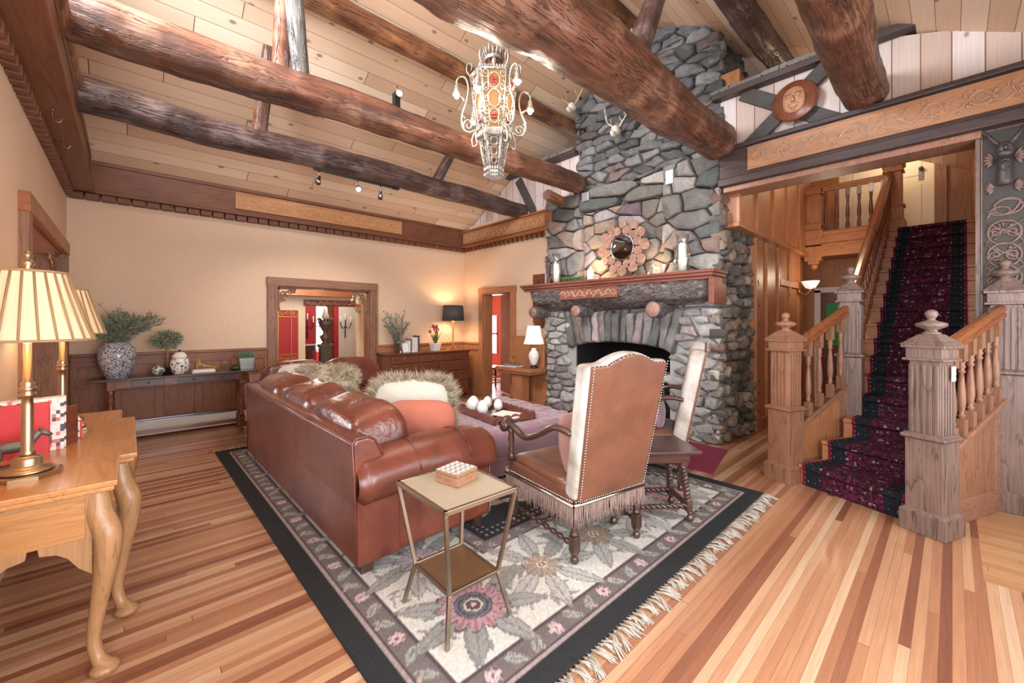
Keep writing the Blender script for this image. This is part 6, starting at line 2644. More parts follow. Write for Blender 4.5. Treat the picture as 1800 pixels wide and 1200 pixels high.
m.lathe([(0.072, 0.2), (0.075, 0.205), (0.07, 0.235), (0.045, 0.265), (0.02, 0.272), (0.0, 0.273)], seg=30)
l_ = m.build('lid', 'porcelain', t)
m = MB()
m.lathe([(0.01, 0.27), (0.016, 0.285), (0.012, 0.3), (0, 0.304)], seg=12)
m.build('knob', plain('navy glaze', '#2c3450', 0.2), l_)
m = MB()
m.b2(-0.12, 0.12, -0.08, 0.08, 0, 0.018)
m.b2(-0.11, 0.12, -0.07, 0.075, 0.018, 0.034)
tag(m.build('white_book', 'paperw', loc=(0.71, 6.6, 0.8), bevel=0.003), 'flat white books lying in the middle of the console table', 'book')
t = thing('gold_twig_ornament', 'gold twig ornament with small blossoms on the flat white books', 'ornament', (0.72, 6.62, 0.834))
m = MB()
m.tube(bez([(-0.07, 0, 0.004), (-0.05, 0, 0.07), (0.0, 0, 0.05), (0.06, 0, 0.03), (0.13, 0, 0.02)], 5), 0.004, 6)
m.tube(bez([(-0.05, 0, 0.06), (-0.05, 0, 0.1), (-0.06, 0, 0.13)], 4), 0.004, 6)
m.build('twig', 'goldmet', t)
m = MB()
for p in ((-0.06, 0, 0.135), (0.0, 0, 0.035), (-0.07, 0, 0.05), (0.13, 0, 0.02)):
    for k in range(5):
        a = k * 2 * PI / 5
        m.sell((p[0] + 0.009 * math.cos(a), p[1], p[2] + 0.009 * math.sin(a)), (0.012, 0.008, 0.012), 1, 1, 6, 4)
m.build('blossom', 'goldmet', t)
t = thing('glass_votive', 'square clear glass holder at the right part of the console table', 'glass', (0.93, 6.58, 0.8))
m = MB()
m.b2(-0.04, 0.04, -0.04, 0.04, 0, 0.01)
for s_ in (-1, 1):
    m.b2(s_ * 0.04 - 0.003, s_ * 0.04 + 0.003, -0.04, 0.04, 0, 0.1)
    m.b2(-0.04, 0.04, s_ * 0.04 - 0.003, s_ * 0.04 + 0.003, 0, 0.1)
m.build('holder', 'glass', t)
m = MB()
for k in range(14):
    a = rnd.uniform(0, 6)
    m.tube([(0, 0, 0.01), (0.03 * math.cos(a), 0.03 * math.sin(a), 0.13)], 0.0015, 4)
m.build('twigs', 'twig', t)
t = thing('succulent_bowl', 'small dark green bowl with a succulent next to the tin planter', 'plant', (1.05, 6.56, 0.8))
m = MB()
m.lathe([(0.03, 0), (0.05, 0.01), (0.062, 0.05), (0.055, 0.05), (0.0, 0.042)], seg=20)
m.build('bowl', plain('dark green glaze', '#2f3d33', 0.25), t)
m = MB()
for k in range(22):
    a = rnd.uniform(0, 6.28)
    m.add([V((0.01 * math.cos(a), 0.01 * math.sin(a), 0.04)), V((0.035 * math.cos(a + 0.3), 0.035 * math.sin(a + 0.3), 0.065)), V((0.05 * math.cos(a), 0.05 * math.sin(a), 0.085)), V((0.035 * math.cos(a - 0.3), 0.035 * math.sin(a - 0.3), 0.06))], [(0, 1, 2, 3)], True)
m.build('leaves', 'leafgreen', t)
t = thing('tin_planter', 'galvanised tin planter of grassy greenery at the right end of the console table', 'plant', (1.19, 6.64, 0.8))
m = MB()
m.frust((0, 0, 0), (0.075, 0.055), (0.09, 0.065), 0.15)
m.build('planter', 'galv', t, bevel=0.004)
m = MB()
blades(m, lambda i: (V((rnd.uniform(-0.08, 0.08), rnd.uniform(-0.055, 0.055), 0.14)), V((rnd.uniform(-0.5, 0.5), rnd.uniform(-0.3, 0.3), 1)).normalized()), 700, 0.11, 0.0018, rnd, spread=0.35, curl=0.25)
tag(m.build('grass', 'leafgrass', t), None, kind='stuff')

# ---------------------------------------------------------------- dresser and what stands on it
dr = thing('dresser', 'mahogany dresser with nine ring-pull drawers in the far corner', 'dresser', (4.05, 6.68, 0))
m = MB()
m.b2(-0.84, 0.84, -0.2, 0.24, 0.1, 0.88)
m.build('carcass', 'mahog_z', dr, bevel=0.004)
m = MB()
m.b2(-0.87, 0.87, -0.25, 0.25, 0.88, 0.905)
m.b2(-0.85, 0.85, -0.235, 0.24, 0.86, 0.88)
m.build('top', 'mahog', dr, bevel=0.006)
m = MB()
for x in (-0.82, 0.82):
    m.frust((x, -0.19, 0), (0.025, 0.025), (0.04, 0.04), 0.12)
    m.frust((x, 0.2, 0), (0.025, 0.025), (0.04, 0.04), 0.12)
m.b2(-0.84, 0.84, -0.215, -0.2, 0.08, 0.12)
m.build('plinth', 'mahog', dr, bevel=0.003)


def drawer(x0, x1, z0, z1, np_):
    m = MB()
    m.b2(x0, x1, -0.222, -0.2, z0, z1)
    d = m.build('drawer', 'mahog', dr, bevel=0.006)
    e = MB()
    g_ = 0.018
    for a, b, c, f_ in ((x0 + g_, x1 - g_, z0 + g_, z0 + g_ + 0.004), (x0 + g_, x1 - g_, z1 - g_ - 0.004, z1 - g_), (x0 + g_, x0 + g_ + 0.004, z0 + g_, z1 - g_), (x1 - g_ - 0.004, x1 - g_, z0 + g_, z1 - g_)):
        e.b2(a, b, -0.2235, -0.221, c, f_)
    e.build('inlay', 'teak', d)
    for k in range(np_):
        xx = (x0 + x1) / 2 if np_ == 1 else x0 + (x1 - x0) * (0.25 + 0.5 * k)
        q = MB()
        q.lathe([(0.012, -0.232), (0.014, -0.226), (0.014, -0.222)], (xx, 0, (z0 + z1) / 2 + 0.015), 12, 'Y')
        q.tube([(xx + 0.026 * math.cos(a), -0.234, (z0 + z1) / 2 - 0.005 + 0.024 * math.sin(a)) for a in [2 * PI * j / 16 for j in range(16)]], 0.0035, 6, closed=True)
        q.build('ring_pull', 'brass', d)


for x0, x1 in ((-0.8, -0.28), (-0.26, 0.26), (0.28, 0.8)):
    drawer(x0, x1, 0.73, 0.855, 1)
for z0, z1 in ((0.53, 0.715), (0.335, 0.515), (0.13, 0.32)):
    for x0, x1 in ((-0.8, -0.01), (0.01, 0.8)):
        drawer(x0, x1, z0, z1, 2)
ZT = 0.905
t = thing('glass_vase', 'tall clear glass cylinder vase of dusty eucalyptus on the dresser', 'vase', (3.48, 6.68, ZT))
m = MB()
m.lathe([(0.0, 0.0), (0.075, 0.0), (0.078, 0.34), (0.073, 0.34), (0.07, 0.02), (0.0, 0.02)], seg=28)
m.build('cylinder', 'glass', t)
m = MB()
branch_plant(m, (0, 0, 0.04), 26, 0.62, 1.1, 0.45, rnd, 0.045, 0.012, 26, clear=0.26)
branch_plant(m, (0, 0, 0.3), 8, 0.34, 0.75, 1.0, rnd, 0.04, 0.011, 16, clear=0.26)
tag(m.build('eucalyptus', ['twig', 'euca'], t), None, kind='stuff')
m = MB()
for k in range(6):
    a = k
    m.lathe([(0.0, 0), (0.016, 0.01), (0.018, 0.02), (0.0, 0.036)], (0.12 * math.cos(a * 1.1) + 0.05, -0.1 + 0.03 * math.sin(a * 2.3), 0), 10)
m.v = [tuple(V(p)) for p in m.v]
tag(m.build('stone_garland', 'stoneegg', loc=(3.52, 6.6, ZT)), 'small garland of grey-white stones at the foot of the glass vase', 'garland')
bk = [(3.66, 0.03, 0.2, 'paperw', 'white-backed paperback'), (3.695, 0.025, 0.24, 'galv', 'grey book'), (3.735, 0.035, 0.25, 'paperw', 'thick white book'), (3.775, 0.028, 0.26, 'porcelain', 'cream book'), (3.81, 0.026, 0.26, 'paperw', 'narrow white book'), (3.845, 0.03, 0.29, 'shadedark', 'tall charcoal book')]
for k, (x, w_, h_, mt_, lb) in enumerate(bk):
    t = thing('book', lb + ' standing in the row on the dresser', 'book', (x, 6.68, ZT), group='books on the dresser')
    m = MB()
    m.b2(-w_ / 2, -w_ / 2 + 0.002, -0.09, 0.09, 0, h_)
    m.b2(w_ / 2 - 0.002, w_ / 2, -0.09, 0.09, 0, h_)
    m.b2(-w_ / 2, w_ / 2, -0.092, -0.088, 0, h_)
    m.build('cover', mt_, t)
    m = MB()
    m.b2(-w_ / 2 + 0.002, w_ / 2 - 0.002, -0.088, 0.086, 0.003, h_ - 0.004)
    m.build('pages', 'paperw', t)
t = thing('picture_frame', 'small white framed card leaning by the books on the dresser', 'picture frame', (3.6, 6.62, ZT))
m = MB()
m.box((0, 0.02, 0.08), (0.1, 0.012, 0.16), M4=Matrix.Rotation(R(-12), 4, 'X'))
m.build('card', 'paperw', t, bevel=0.003)
t = thing('potted_orchid', 'crimson flowers with strappy leaves in a square white pot on the dresser', 'potted plant', (4.2, 6.6, ZT))
m = MB()
m.frust((0, 0, 0), (0.06, 0.06), (0.085, 0.085), 0.14)
m.frust((0, 0, 0.12), (0.075, 0.075), (0.08, 0.08), 0.022)
m.build('plant_pot', 'porcelain', t, bevel=0.004)
m = MB()
for k in range(26):
    a = rnd.uniform(0, 2 * PI)
    d = V((math.cos(a), math.sin(a) * 0.6, 0))
    l = rnd.uniform(0.14, 0.26)
    o_ = rnd.uniform(0.05, 0.17)
    pts = bez([V((0, 0, 0.13)) + d * 0.02, V((0, 0, 0.13 + l * 0.6)) + d * o_ * 0.5, V((0, 0, 0.13 + l * (1 if k % 3 else 0.7))) + d * o_], 4)
    for i in range(len(pts) - 1):
        s_ = V((-d.y, d.x, 0))
        w0, w1 = 0.013 * (1 - (i / len(pts)) ** 3), 0.013 * (1 - ((i + 1) / len(pts)) ** 3)
        m.add([pts[i] - s_ * w0, pts[i] + s_ * w0, pts[i + 1] + s_ * w1, pts[i + 1] - s_ * w1], [(0, 1, 2, 3)], True)
m.build('leaves', 'leafgreen', t)
m = MB()
for k, (x, z) in enumerate(((-0.02, 0.42), (0.03, 0.45), (0.0, 0.38), (0.05, 0.4), (-0.05, 0.46), (0.02, 0.34), (-0.12, 0.36))):
    m.tube([(0, 0, 0.14), (x * 0.6, 0, z * 0.6), (x, 0, z)], 0.003, 5, mat=1)
    for q in range(6):
        a = q * PI / 3 + k
        m.sell((x + 0.02 * math.cos(a), rnd.uniform(-0.02, 0.01), z + 0.02 * math.sin(a)), (0.03, 0.014, 0.026), 1, 1, 8, 6)
m.build('flowers', ['petal', 'leafgreen'], t)
t = thing('table_lamp', 'lit lamp with a dark drum shade and gold branching stem on the dresser', 'lamp', (4.66, 6.68, ZT))
m = MB()
for k in range(3):
    a = 2 * PI * k / 3 + 0.5
    d = V((math.cos(a), math.sin(a), 0))
    m.tube(bez([d * 0.13, d * 0.06 + V((0, 0, 0.03)), d * 0.02 + V((0, 0, 0.1)), d * 0.012 + V((0, 0, 0.3)), d * 0.02 + V((0, 0, 0.52)), V((0, 0, 0.6))], 5), 0.008, 8)
m.build('stem', 'goldmet', t)
m = MB()
m.lathe([(0.215, 0.56), (0.195, 0.86)], seg=40)
m.f = m.f[:40]
m.mi = m.mi[:40]
m.sm = m.sm[:40]
o = m.build('lamp_shade', ['shadedark', 'shadein'], t)
s_ = o.modifiers.new('t', 'SOLIDIFY')
s_.thickness = 0.003
s_.material_offset = 0
m = MB()
m.lathe([(0.211, 0.562), (0.191, 0.858)], seg=40)
m.f = m.f[:40]
m.mi = m.mi[:40]
m.sm = m.sm[:40]
m.build('shade_lining', 'shadein', t)
m = MB()
m.lathe([(0.0, 0.66), (0.025, 0.68), (0.03, 0.71), (0.015, 0.75), (0, 0.755)], seg=12)
m.build('bulb', 'bulb', t)
light('dresser_lamp_light', 'POINT', (4.66, 6.68, ZT + 0.72), 22, (1, 0.76, 0.48), 0.04)

# ---------------------------------------------------------------- oak pedestal table left of the chimney
pt = thing('pedestal_table', 'heavy oak pedestal table against the wall between the small doorway and chimney', 'table', (4.88, 5.02, 0))
m = MB()
m.b2(-0.2, 0.22, -0.43, 0.43, 0.62, 0.68)
m.b2(-0.17, 0.2, -0.4, 0.4, 0.58, 0.62)
m.build('tabletop', 'oak_y', pt, bevel=0.008)
m = MB()
m.b2(-0.09, 0.09, -0.12, 0.12, 0.1, 0.58)
m.b2(-0.14, 0.14, -0.2, 0.2, 0.05, 0.1)
m.b2(-0.17, 0.17, -0.26, 0.26, 0.0, 0.05)
m.build('pedestal', 'oak', pt, bevel=0.006)
m = MB()
m.b2(0.16, 0.21, -0.4, 0.36, 0.68, 1.18)
m.b2(0.15, 0.215, -0.41, 0.37, 1.17, 1.2)
m.build('backboard', 'oak', pt, bevel=0.005)
tag_l = thing('porcelain_lamp', 'white porcelain jar lamp with a white shade on the oak pedestal table', 'lamp', (4.92, 4.74, 0.68))
m = MB()
m.lathe([(0.062, 0), (0.066, 0.01), (0.05, 0.03), (0.048, 0.05)], seg=20)
m.build('base', 'black', tag_l)
m = MB()
m.lathe([(0.045, 0.05), (0.055, 0.08), (0.085, 0.16), (0.09, 0.22), (0.07, 0.27), (0.04, 0.3), (0.045, 0.33), (0.02, 0.335)], seg=24)
m.build('jar_body', 'porcelain', tag_l)
m = MB()
m.lathe([(0.17, 0.4), (0.13, 0.54), (0.105, 0.7)], seg=30)
m.build('lamp_shade', 'shadewhite', tag_l)
m = MB()
m.lathe([(0.008, 0.33), (0.008, 0.72), (0.014, 0.735), (0.0, 0.75)], seg=10)
m.build('stem', 'brass', tag_l)
for k, (mt_, lb, dz, rz) in enumerate((('paperw', 'lower flat white book under the gold knot ornament', 0, 0.1), ('galv', 'upper flat grey book under the gold knot ornament', 0.022, 0.25))):
    m = MB()
    m.b2(-0.1, 0.1, -0.13, 0.13, 0, 0.02)
    tag(m.build('book', mt_, loc=(4.84, 5.15, 0.68 + dz), rz=rz, bevel=0.002), lb, 'book')
m = MB()
for k, (a, b) in enumerate(((0.0, 0.6), (1.2, -0.5))):
    m.tube([V((0.06 * math.cos(q) * math.cos(a), 0.06 * math.cos(q) * math.sin(a) + b * 0.03, 0.065 + 0.06 * math.sin(q))) for q in [2 * PI * i / 28 for i in range(28)]], 0.006, 7, closed=True)
tag(m.build('gold_knot_ornament', 'goldmet', loc=(4.84, 5.15, 0.723)), 'gold ring knot ornament on two flat books on the oak pedestal table', 'ornament')

# oil lamp on a wall bracket in the dining room
t = thing('oil_lamp', 'glass oil lamp on a bracket with a red reflector in the wide opening', 'wall light', (3.38, 8.14, 1.78))
m = MB()
m.tube(bez([(0.04, 0.05, -0.1), (0.02, -0.05, -0.16), (-0.06, -0.05, -0.12), (-0.1, -0.05, -0.02)], 5), 0.01, 6)
m.build('bracket', 'brass', t)
m = MB()
m.lathe([(0.0, -0.02), (0.14, -0.015), (0.15, 0.0), (0.05, 0.01), (0.0, 0.01)], (-0.1, -0.05, 0), 20)
m.build('drip_plate', plain('copper red', '#a04a3c', 0.3, 0.4), t)
m = MB()
m.lathe([(0.03, 0.01), (0.07, 0.05), (0.075, 0.09), (0.045, 0.14), (0.035, 0.2), (0.05, 0.24), (0.03, 0.3)], (-0.1, -0.05, 0), 18)
m.build('glass_chimney', 'glass', t)

# ---------------------------------------------------------------- desk at the left
dk = thing('writing_table', 'honey pine writing table with stepped top and cabriole legs against the left wall', 'table', (-0.2, 3.25, 0))
DO = V((0.2, -3.25, 0))
out = [(-0.5, 2.35), (-0.03, 2.35), (-0.03, 2.77), (0.035, 2.77), (0.035, 3.83), (-0.03, 3.83), (-0.03, 4.2), (-0.5, 4.2)]
m = MB()
m.prism(out, DO + V((0, 0, 0.775)), (1, 0, 0), (0, 1, 0), (0, 0, 0.025))
m.prism([(x - 0.01 * (1 if x > -0.4 else 0), y + (0.01 if y < 3.3 else -0.01)) for x, y in out], DO + V((0, 0, 0.755)), (1, 0, 0), (0, 1, 0), (0, 0, 0.02))
m.build('tabletop', 'desk', dk, bevel=0.006, seg=3)
m = MB()
for x in (-0.39, -0.27, -0.15):
    m.b2(x, x + 0.0015, 2.36, 4.19, 0.7995, 0.8006)
m.v = [tuple(V(p) + DO) for p in m.v]
m.build('board_joint', 'shadetrim', dk)
m = MB()
a_ = [(-0.48, 2.4), (-0.07, 2.4), (-0.07, 2.8), (-0.0, 2.8), (-0.0, 3.8), (-0.07, 3.8), (-0.07, 4.15), (-0.48, 4.15)]
m.prism(a_, DO + V((0, 0, 0.57)), (1, 0, 0), (0, 1, 0), (0, 0, 0.185))
m.build('apron', 'desk_x', dk, bevel=0.004)
m = MB()
for x, y, w_, d_ in ((-0.125, 2.394, 0.03, 0.006), (-0.425, 2.394, 0.03, 0.006)):
    m.b2(x, x + w_, y, y + 0.008, 0.57, 0.755)
m.b2(-0.48, -0.07, 2.39, 2.4, 0.74, 0.757)
m.v = [tuple(V(p) + DO) for p in m.v]
m.build('apron_bead', 'desk_z', dk)


def cabriole(x, y, dx, dy):
    m = MB()
    d = V((dx, dy, 0)).normalized()
    o = V((x, y, 0)) + DO
    pts = bez([o + V((0, 0, 0.75)), o + d * 0.012 + V((0, 0, 0.66)), o + d * 0.05 + V((0, 0, 0.57)), o + d * 0.045 + V((0, 0, 0.46)), o + d * 0.01 + V((0, 0, 0.28)), o - d * 0.012 + V((0, 0, 0.14)), o + d * 0.005 + V((0, 0, 0.06)), o + d * 0.04 + V((0, 0, 0.02)), o + d * 0.05 + V((0, 0, 0.0))], 5)
    rs = []
    key = [0.038, 0.044, 0.046, 0.04, 0.028, 0.023, 0.024, 0.032, 0.028]
    for i in range(len(pts)):
        t_ = i / 5
        k = min(int(t_), 7)
        rs.append(key[k] + (key[k + 1] - key[k]) * (t_ - k))
    m.tube(pts, rs, 4 * 3)
    # pad foot
    m.lathe([(0.03, 0), (0.045, 0.006), (0.048, 0.02), (0.036, 0.036), (0.02, 0.045)], o + d * 0.035, 14)
    # knee brackets
    for e in (V((-1 if dx > 0 else 1, 0, 0)), V((0, 1 if dy < 0 else -1, 0))):
        m.prism([(0.02, 0.0), (0.17, 0.0), (0.165, -0.035), (0.12, -0.045), (0.09, -0.07), (0.06, -0.12), (0.02, -0.16)], o + V((0, 0, 0.575)) + d * 0.012 - (e.cross(V((0, 0, 1)))) * 0.012, e, (0, 0, 1), e.cross(V((0, 0, 1))) * 0.03)
    m.build('leg', 'desk_z', dk, bevel=0.004)


cabriole(-0.095, 2.425, 1, -1)
cabriole(-0.03, 2.83, 1, -1)
cabriole(-0.03, 3.77, 1, 1)
cabriole(-0.095, 4.12, 1, 1)
cabriole(-0.45, 2.43, -0.1, -1)
cabriole(-0.45, 4.12, -0.1, 1)


def desk_lamp(label, x, y):
    t = thing('brass_table_lamp', label, 'lamp', (x, y, 0.8), group='brass column lamps on the writing table')
    m = MB()
    m.lathe([(0.108, 0), (0.108, 0.016), (0.095, 0.02)], seg=8, smooth=False, a0=PI / 8)
    m.lathe([(0.075, 0.02), (0.082, 0.026), (0.074, 0.034), (0.06, 0.038), (0.05, 0.044), (0.046, 0.05), (0.045, 0.075), (0.04, 0.085), (0.022, 0.09)], seg=28)
    m.build('base', 'brass', t)
    m = MB()
    m.lathe([(0.022, 0.088), (0.026, 0.096), (0.019, 0.106), (0.018, 0.3), (0.016, 0.33), (0.024, 0.335), (0.027, 0.345), (0.02, 0.352), (0.026, 0.362), (0.027, 0.372), (0.018, 0.38), (0.024, 0.39), (0.014, 0.4), (0.013, 0.56)], seg=24)
    m.build('column', 'brass', t)
    # pleated shade, open at both ends
    m = MB()
    n = 120
    vs, fs = [], []
    for j in range(9):
        k = j / 8
        for i in range(n):
            a = 2 * PI * i / n
            pl = 1 + 0.014 * (abs((i % 5) / 5 - 0.5) * 2) * (1 if i % 5 else 0.2)
            r_ = (0.2 + (0.115 - 0.2) * k - 0.006 * math.sin(k * PI)) * pl
            vs.append((r_ * math.cos(a), r_ * math.sin(a), 0.57 + 0.29 * k))
    for j in range(8):
        for i in range(n):
            fs.append((j * n + i, j * n + (i + 1) % n, (j + 1) * n + (i + 1) % n, (j + 1) * n + i))
    m.add(vs, fs, False)
    o = m.build('lamp_shade', 'shade', t)
    m = MB()
    for r_, z in ((0.202, 0.572), (0.117, 0.858)):
        m.tube([(r_ * math.cos(2 * PI * i / 48), r_ * math.sin(2 * PI * i / 48), z) for i in range(48)], 0.006, 6, closed=True)
    for i in range(0, 24):
        a = 2 * PI * i / 24
        m.tube([(0.203 * math.cos(a), 0.203 * math.sin(a), 0.572), (0.117 * math.cos(a), 0.117 * math.sin(a), 0.858)], 0.0038, 4)
    m.build('shade_trim', 'shadetrim', o)
    m = MB()
    for k in range(3):
        a = 2 * PI * k / 3
        m.tube([(0, 0, 0.855), (0.115 * math.cos(a), 0.115 * math.sin(a), 0.855)], 0.002, 4)
    m.lathe([(0.006, 0.85), (0.012, 0.865), (0.02, 0.872), (0.014, 0.88), (0.022, 0.892), (0.022, 0.905), (0.012, 0.915), (0.018, 0.93), (0.01, 0.945), (0, 0.95)], seg=14)
    m.build('finial', 'brass', t)
    m = MB()
    m.lathe([(0.012, 0.56), (0.012, 0.6), (0.03, 0.64), (0.032, 0.67), (0.015, 0.7), (0, 0.705)], seg=12)
    m.build('bulb', 'bulb', t)
    light('desk_lamp_light', 'POINT', (x, y, 0.8 + 0.66), 3, (1, 0.8, 0.55), 0.035)
    return t


desk_lamp('nearer of the two brass column lamps with pleated cream shades on the writing table', -0.31, 2.66)
desk_lamp('farther brass column lamp with pleated cream shade at the far end of the writing table', -0.31, 3.92)
t = thing('red_book', 'large bright red book standing upright on the writing table', 'book', (-0.37, 3.05, 0.8), R(14))
m = MB()
for y in (-0.018, 0.015):
    m.b2(-0.1, 0.085, y, y + 0.003, 0, 0.25)
m.b2(0.082, 0.086, -0.018, 0.018, 0, 0.25)
m.build('cover', 'red', t)
m = MB()
m.b2(-0.095, 0.082, -0.015, 0.015, 0.004, 0.246)
m.build('pages', 'paperw', t)
m = MB()
m.b2(0.086, 0.0875, -0.012, 0.012, 0.14, 0.22)
m.build('spine_label', 'black', t)
for k, (dy, lb) in enumerate(((0.05, 'patchwork-patterned book directly behind the red book'), (0.095, 'second patchwork-patterned book, farthest behind the red book'))):
    t = thing('patchwork_book', lb, 'book', (-0.34 + k * 0.004, 3.05 + dy, 0.8), R(14), 'patchwork books on the writing table')
    m = MB()
    m.b2(-0.12, 0.1, -0.017, 0.017, 0, 0.265)
    m.build('cover', 'patch', t, bevel=0.002)
t = thing('leather_book', 'thin brown book beside the tile box', 'book', (-0.235, 3.2, 0.8), R(60))
m = MB()
m.b2(-0.05, 0.06, -0.008, 0.008, 0, 0.2)
m.build('cover', 'mahog', t, bevel=0.002)
t = thing('tile_box', 'small box of white tiles painted with ivy and red edges on the writing table', 'box', (-0.26, 3.38, 0.8), R(8))
m = MB()
m.b2(-0.06, 0.06, -0.06, 0.06, 0, 0.1)
m.build('body', 'paperw', t)
m = MB()
for s1 in (-1, 1):
    for s2 in (-1, 1):
        m.box((s1 * 0.06, s2 * 0.06, 0.05), (0.008, 0.008, 0.1))
        m.box((s1 * 0.06, 0, 0.05 + s2 * 0.047), (0.008, 0.12, 0.007))
        m.box((0, s1 * 0.06, 0.05 + s2 * 0.047), (0.12, 0.008, 0.007))
m.build('red_edging', 'red', t)
m = MB()
m.frust((0, 0, 0.1), (0.064, 0.064), (0.04, 0.04), 0.02)
m.build('lid', 'paperw', t, bevel=0.003)
m = MB()
for k in range(12):
    x = -0.045 + 0.008 * k
    leaf(m, (x, -0.0645, 0.045 + 0.012 * math.sin(k * 1.3)), (0.4, 0, rnd.uniform(-1, 1)), 0.026, 0.009, rnd)
    leaf(m, (0.0645, x, 0.045 + 0.012 * math.sin(k * 1.7)), (0, 0.4, rnd.uniform(-1, 1)), 0.026, 0.009, rnd)
m.build('ivy_painting', plain('dark ivy paint', '#34443a', 0.5), t)
m = MB()
m.b2(-0.02, 0.02, -0.015, 0.015, 0, 0.015)
m.lathe([(0.014, 0.0), (0.018, 0.02), (0.01, 0.03)], (0.0, 0, 0.012), 12)
tag(m.build('brass_bell', 'brass', loc=(-0.2, 3.56, 0.8), bevel=0.002), 'little brass desk ornament behind the tile box', 'ornament')
t = thing('horse_figurine', 'small grey-green horse figurine in front of the red book', 'figurine', (-0.38, 2.88, 0.8), R(10))
m = MB()
m.sell((0, 0, 0.085), (0.11, 0.042, 0.052), 0.9, 0.9, 16, 10)
m.tube(bez([(0.045, 0, 0.09), (0.07, 0, 0.125), (0.085, 0, 0.14)], 4), [0.02, 0.019, 0.018, 0.017, 0.016, 0.015, 0.014, 0.013, 0.012], 8)
m.tube([(0.08, 0, 0.142), (0.105, 0, 0.128), (0.118, 0, 0.115)], [0.014, 0.012, 0.008], 8)
for sy in (-1, 1):
    m.tube([(0.083, sy * 0.007, 0.148), (0.082, sy * 0.009, 0.163)], [0.005, 0.001], 5)
    for x in (-0.04, 0.04):
        m.tube(bez([(x, sy * 0.014, 0.075), (x + 0.006, sy * 0.014, 0.045), (x - 0.004, sy * 0.014, 0.022), (x + 0.002, sy * 0.014, 0.004)], 3), [0.012, 0.011, 0.01, 0.008, 0.007, 0.0065, 0.006, 0.006, 0.0065, 0.008], 7)
m.tube(bez([(-0.052, 0, 0.095), (-0.075, 0, 0.08), (-0.078, 0, 0.04)], 4), [0.008] * 9, 6)
m.build('body', 'iron', t)
m = MB()
m.b2(-0.07, 0.07, -0.025, 0.025, 0, 0.006)
m.build('plinth', 'iron', t, bevel=0.002)

# ---------------------------------------------------------------- lantern chandelier
ch = thing('lantern_chandelier', 'ornate silvered hexagonal lantern chandelier with scroll arms hanging from the ridge', 'chandelier', (2.47, 2.89, 2.78))


def hexp(r_, z, k, a0=0.35):
    a = a0 + k * PI / 3
    return V((r_ * math.cos(a), r_ * math.sin(a), z))


def lattice(mb, P, seedn, dense=1.0):
    """openwork scrolls in the quad given by P(u, v), u,v in 0..1"""
    rn = random.Random(seedn)
    for cx_, cy_, r_ in ((0.5, 0.5, 0.2), (0.5, 0.2, 0.17), (0.5, 0.8, 0.17)):
        mb.tube([P(cx_ + r_ * 1.5 * math.cos(a), cy_ + r_ * 0.75 * math.sin(a)) for a in [2 * PI * i / 18 for i in range(18)]], 0.0065, 5, closed=True)
    for cx_ in (0.14, 0.86):
        for cy_ in (0.08, 0.3, 0.5, 0.7, 0.92):
            sg = 1 if cx_ < 0.5 else -1
            mb.tube([P(min(0.98, max(0.02, cx_ + x * 1.7)), min(0.99, max(0.01, cy_ + y * 0.9))) for x, y in spiral(0.1, 0.02, 1.3, 14, rn.uniform(0, 6), sg)], 0.0055, 5)
    for cy_ in (0.35, 0.65):
        mb.tube([P(0.05, cy_), P(0.3, cy_ + 0.03), P(0.5, cy_), P(0.7, cy_ + 0.03), P(0.95, cy_)], 0.003, 5)


# main body
r0, r1, z0, z1 = 0.15, 0.215, 0.4, 0.9
m = MB()
for k in range(6):
    m.tube([hexp(r0, z0, k), hexp(r1, z1, k)], 0.008, 6)
    for z, r_ in ((z0, r0), (z1, r1)):
        m.tube([hexp(r_, z, k), hexp(r_, z, k + 1)], 0.009, 6)
    a, b = hexp(r1 + 0.01, z1 + 0.02, k), hexp(r1 + 0.01, z1 + 0.02, k + 1)
    for j in range(9):
        m.sell(a.lerp(b, (j + 0.5) / 9), (0.018, 0.018, 0.026), 1, 1, 6, 4)
    a, b = hexp(r0 + 0.01, z0 - 0.03, k), hexp(r0 + 0.01, z0 - 0.03, k + 1)
    for j in range(6):
        p = a.lerp(b, (j + 0.5) / 6)
        m.sell(p, (0.02, 0.02, 0.05), 1, 1, 6, 5)
m.build('frame', 'silver', ch)
for k in range(6):
    def P(u, v, k=k, o=0.004):
        a = hexp(r0 + (r1 - r0) * v + o, z0 + (z1 - z0) * v, k)
        b = hexp(r0 + (r1 - r0) * v + o, z0 + (z1 - z0) * v, k + 1)
        return a.lerp(b, u)
    m = MB()
    lattice(m, P, k)
    pn = m.build('openwork_panel', 'silver', ch)
    m = MB()
    m.add([P(0.04, 0.02, o=-0.008), P(0.96, 0.02, o=-0.008), P(0.96, 0.98, o=-0.008), P(0.04, 0.98, o=-0.008)], [(0, 1, 2, 3)])
    m.build('amber_pane', 'amber', pn)
    m = MB()
    for v in (0.2, 0.8):
        for q in range(4):
            a = q * PI / 2 + PI / 4
            m.sell(P(0.5 + 0.09 * math.cos(a), v + 0.035 * math.sin(a), o=0.002), (0.03, 0.03, 0.03), 1, 1, 8, 6)
    m.build('ruby_jewel', 'ruby', pn)
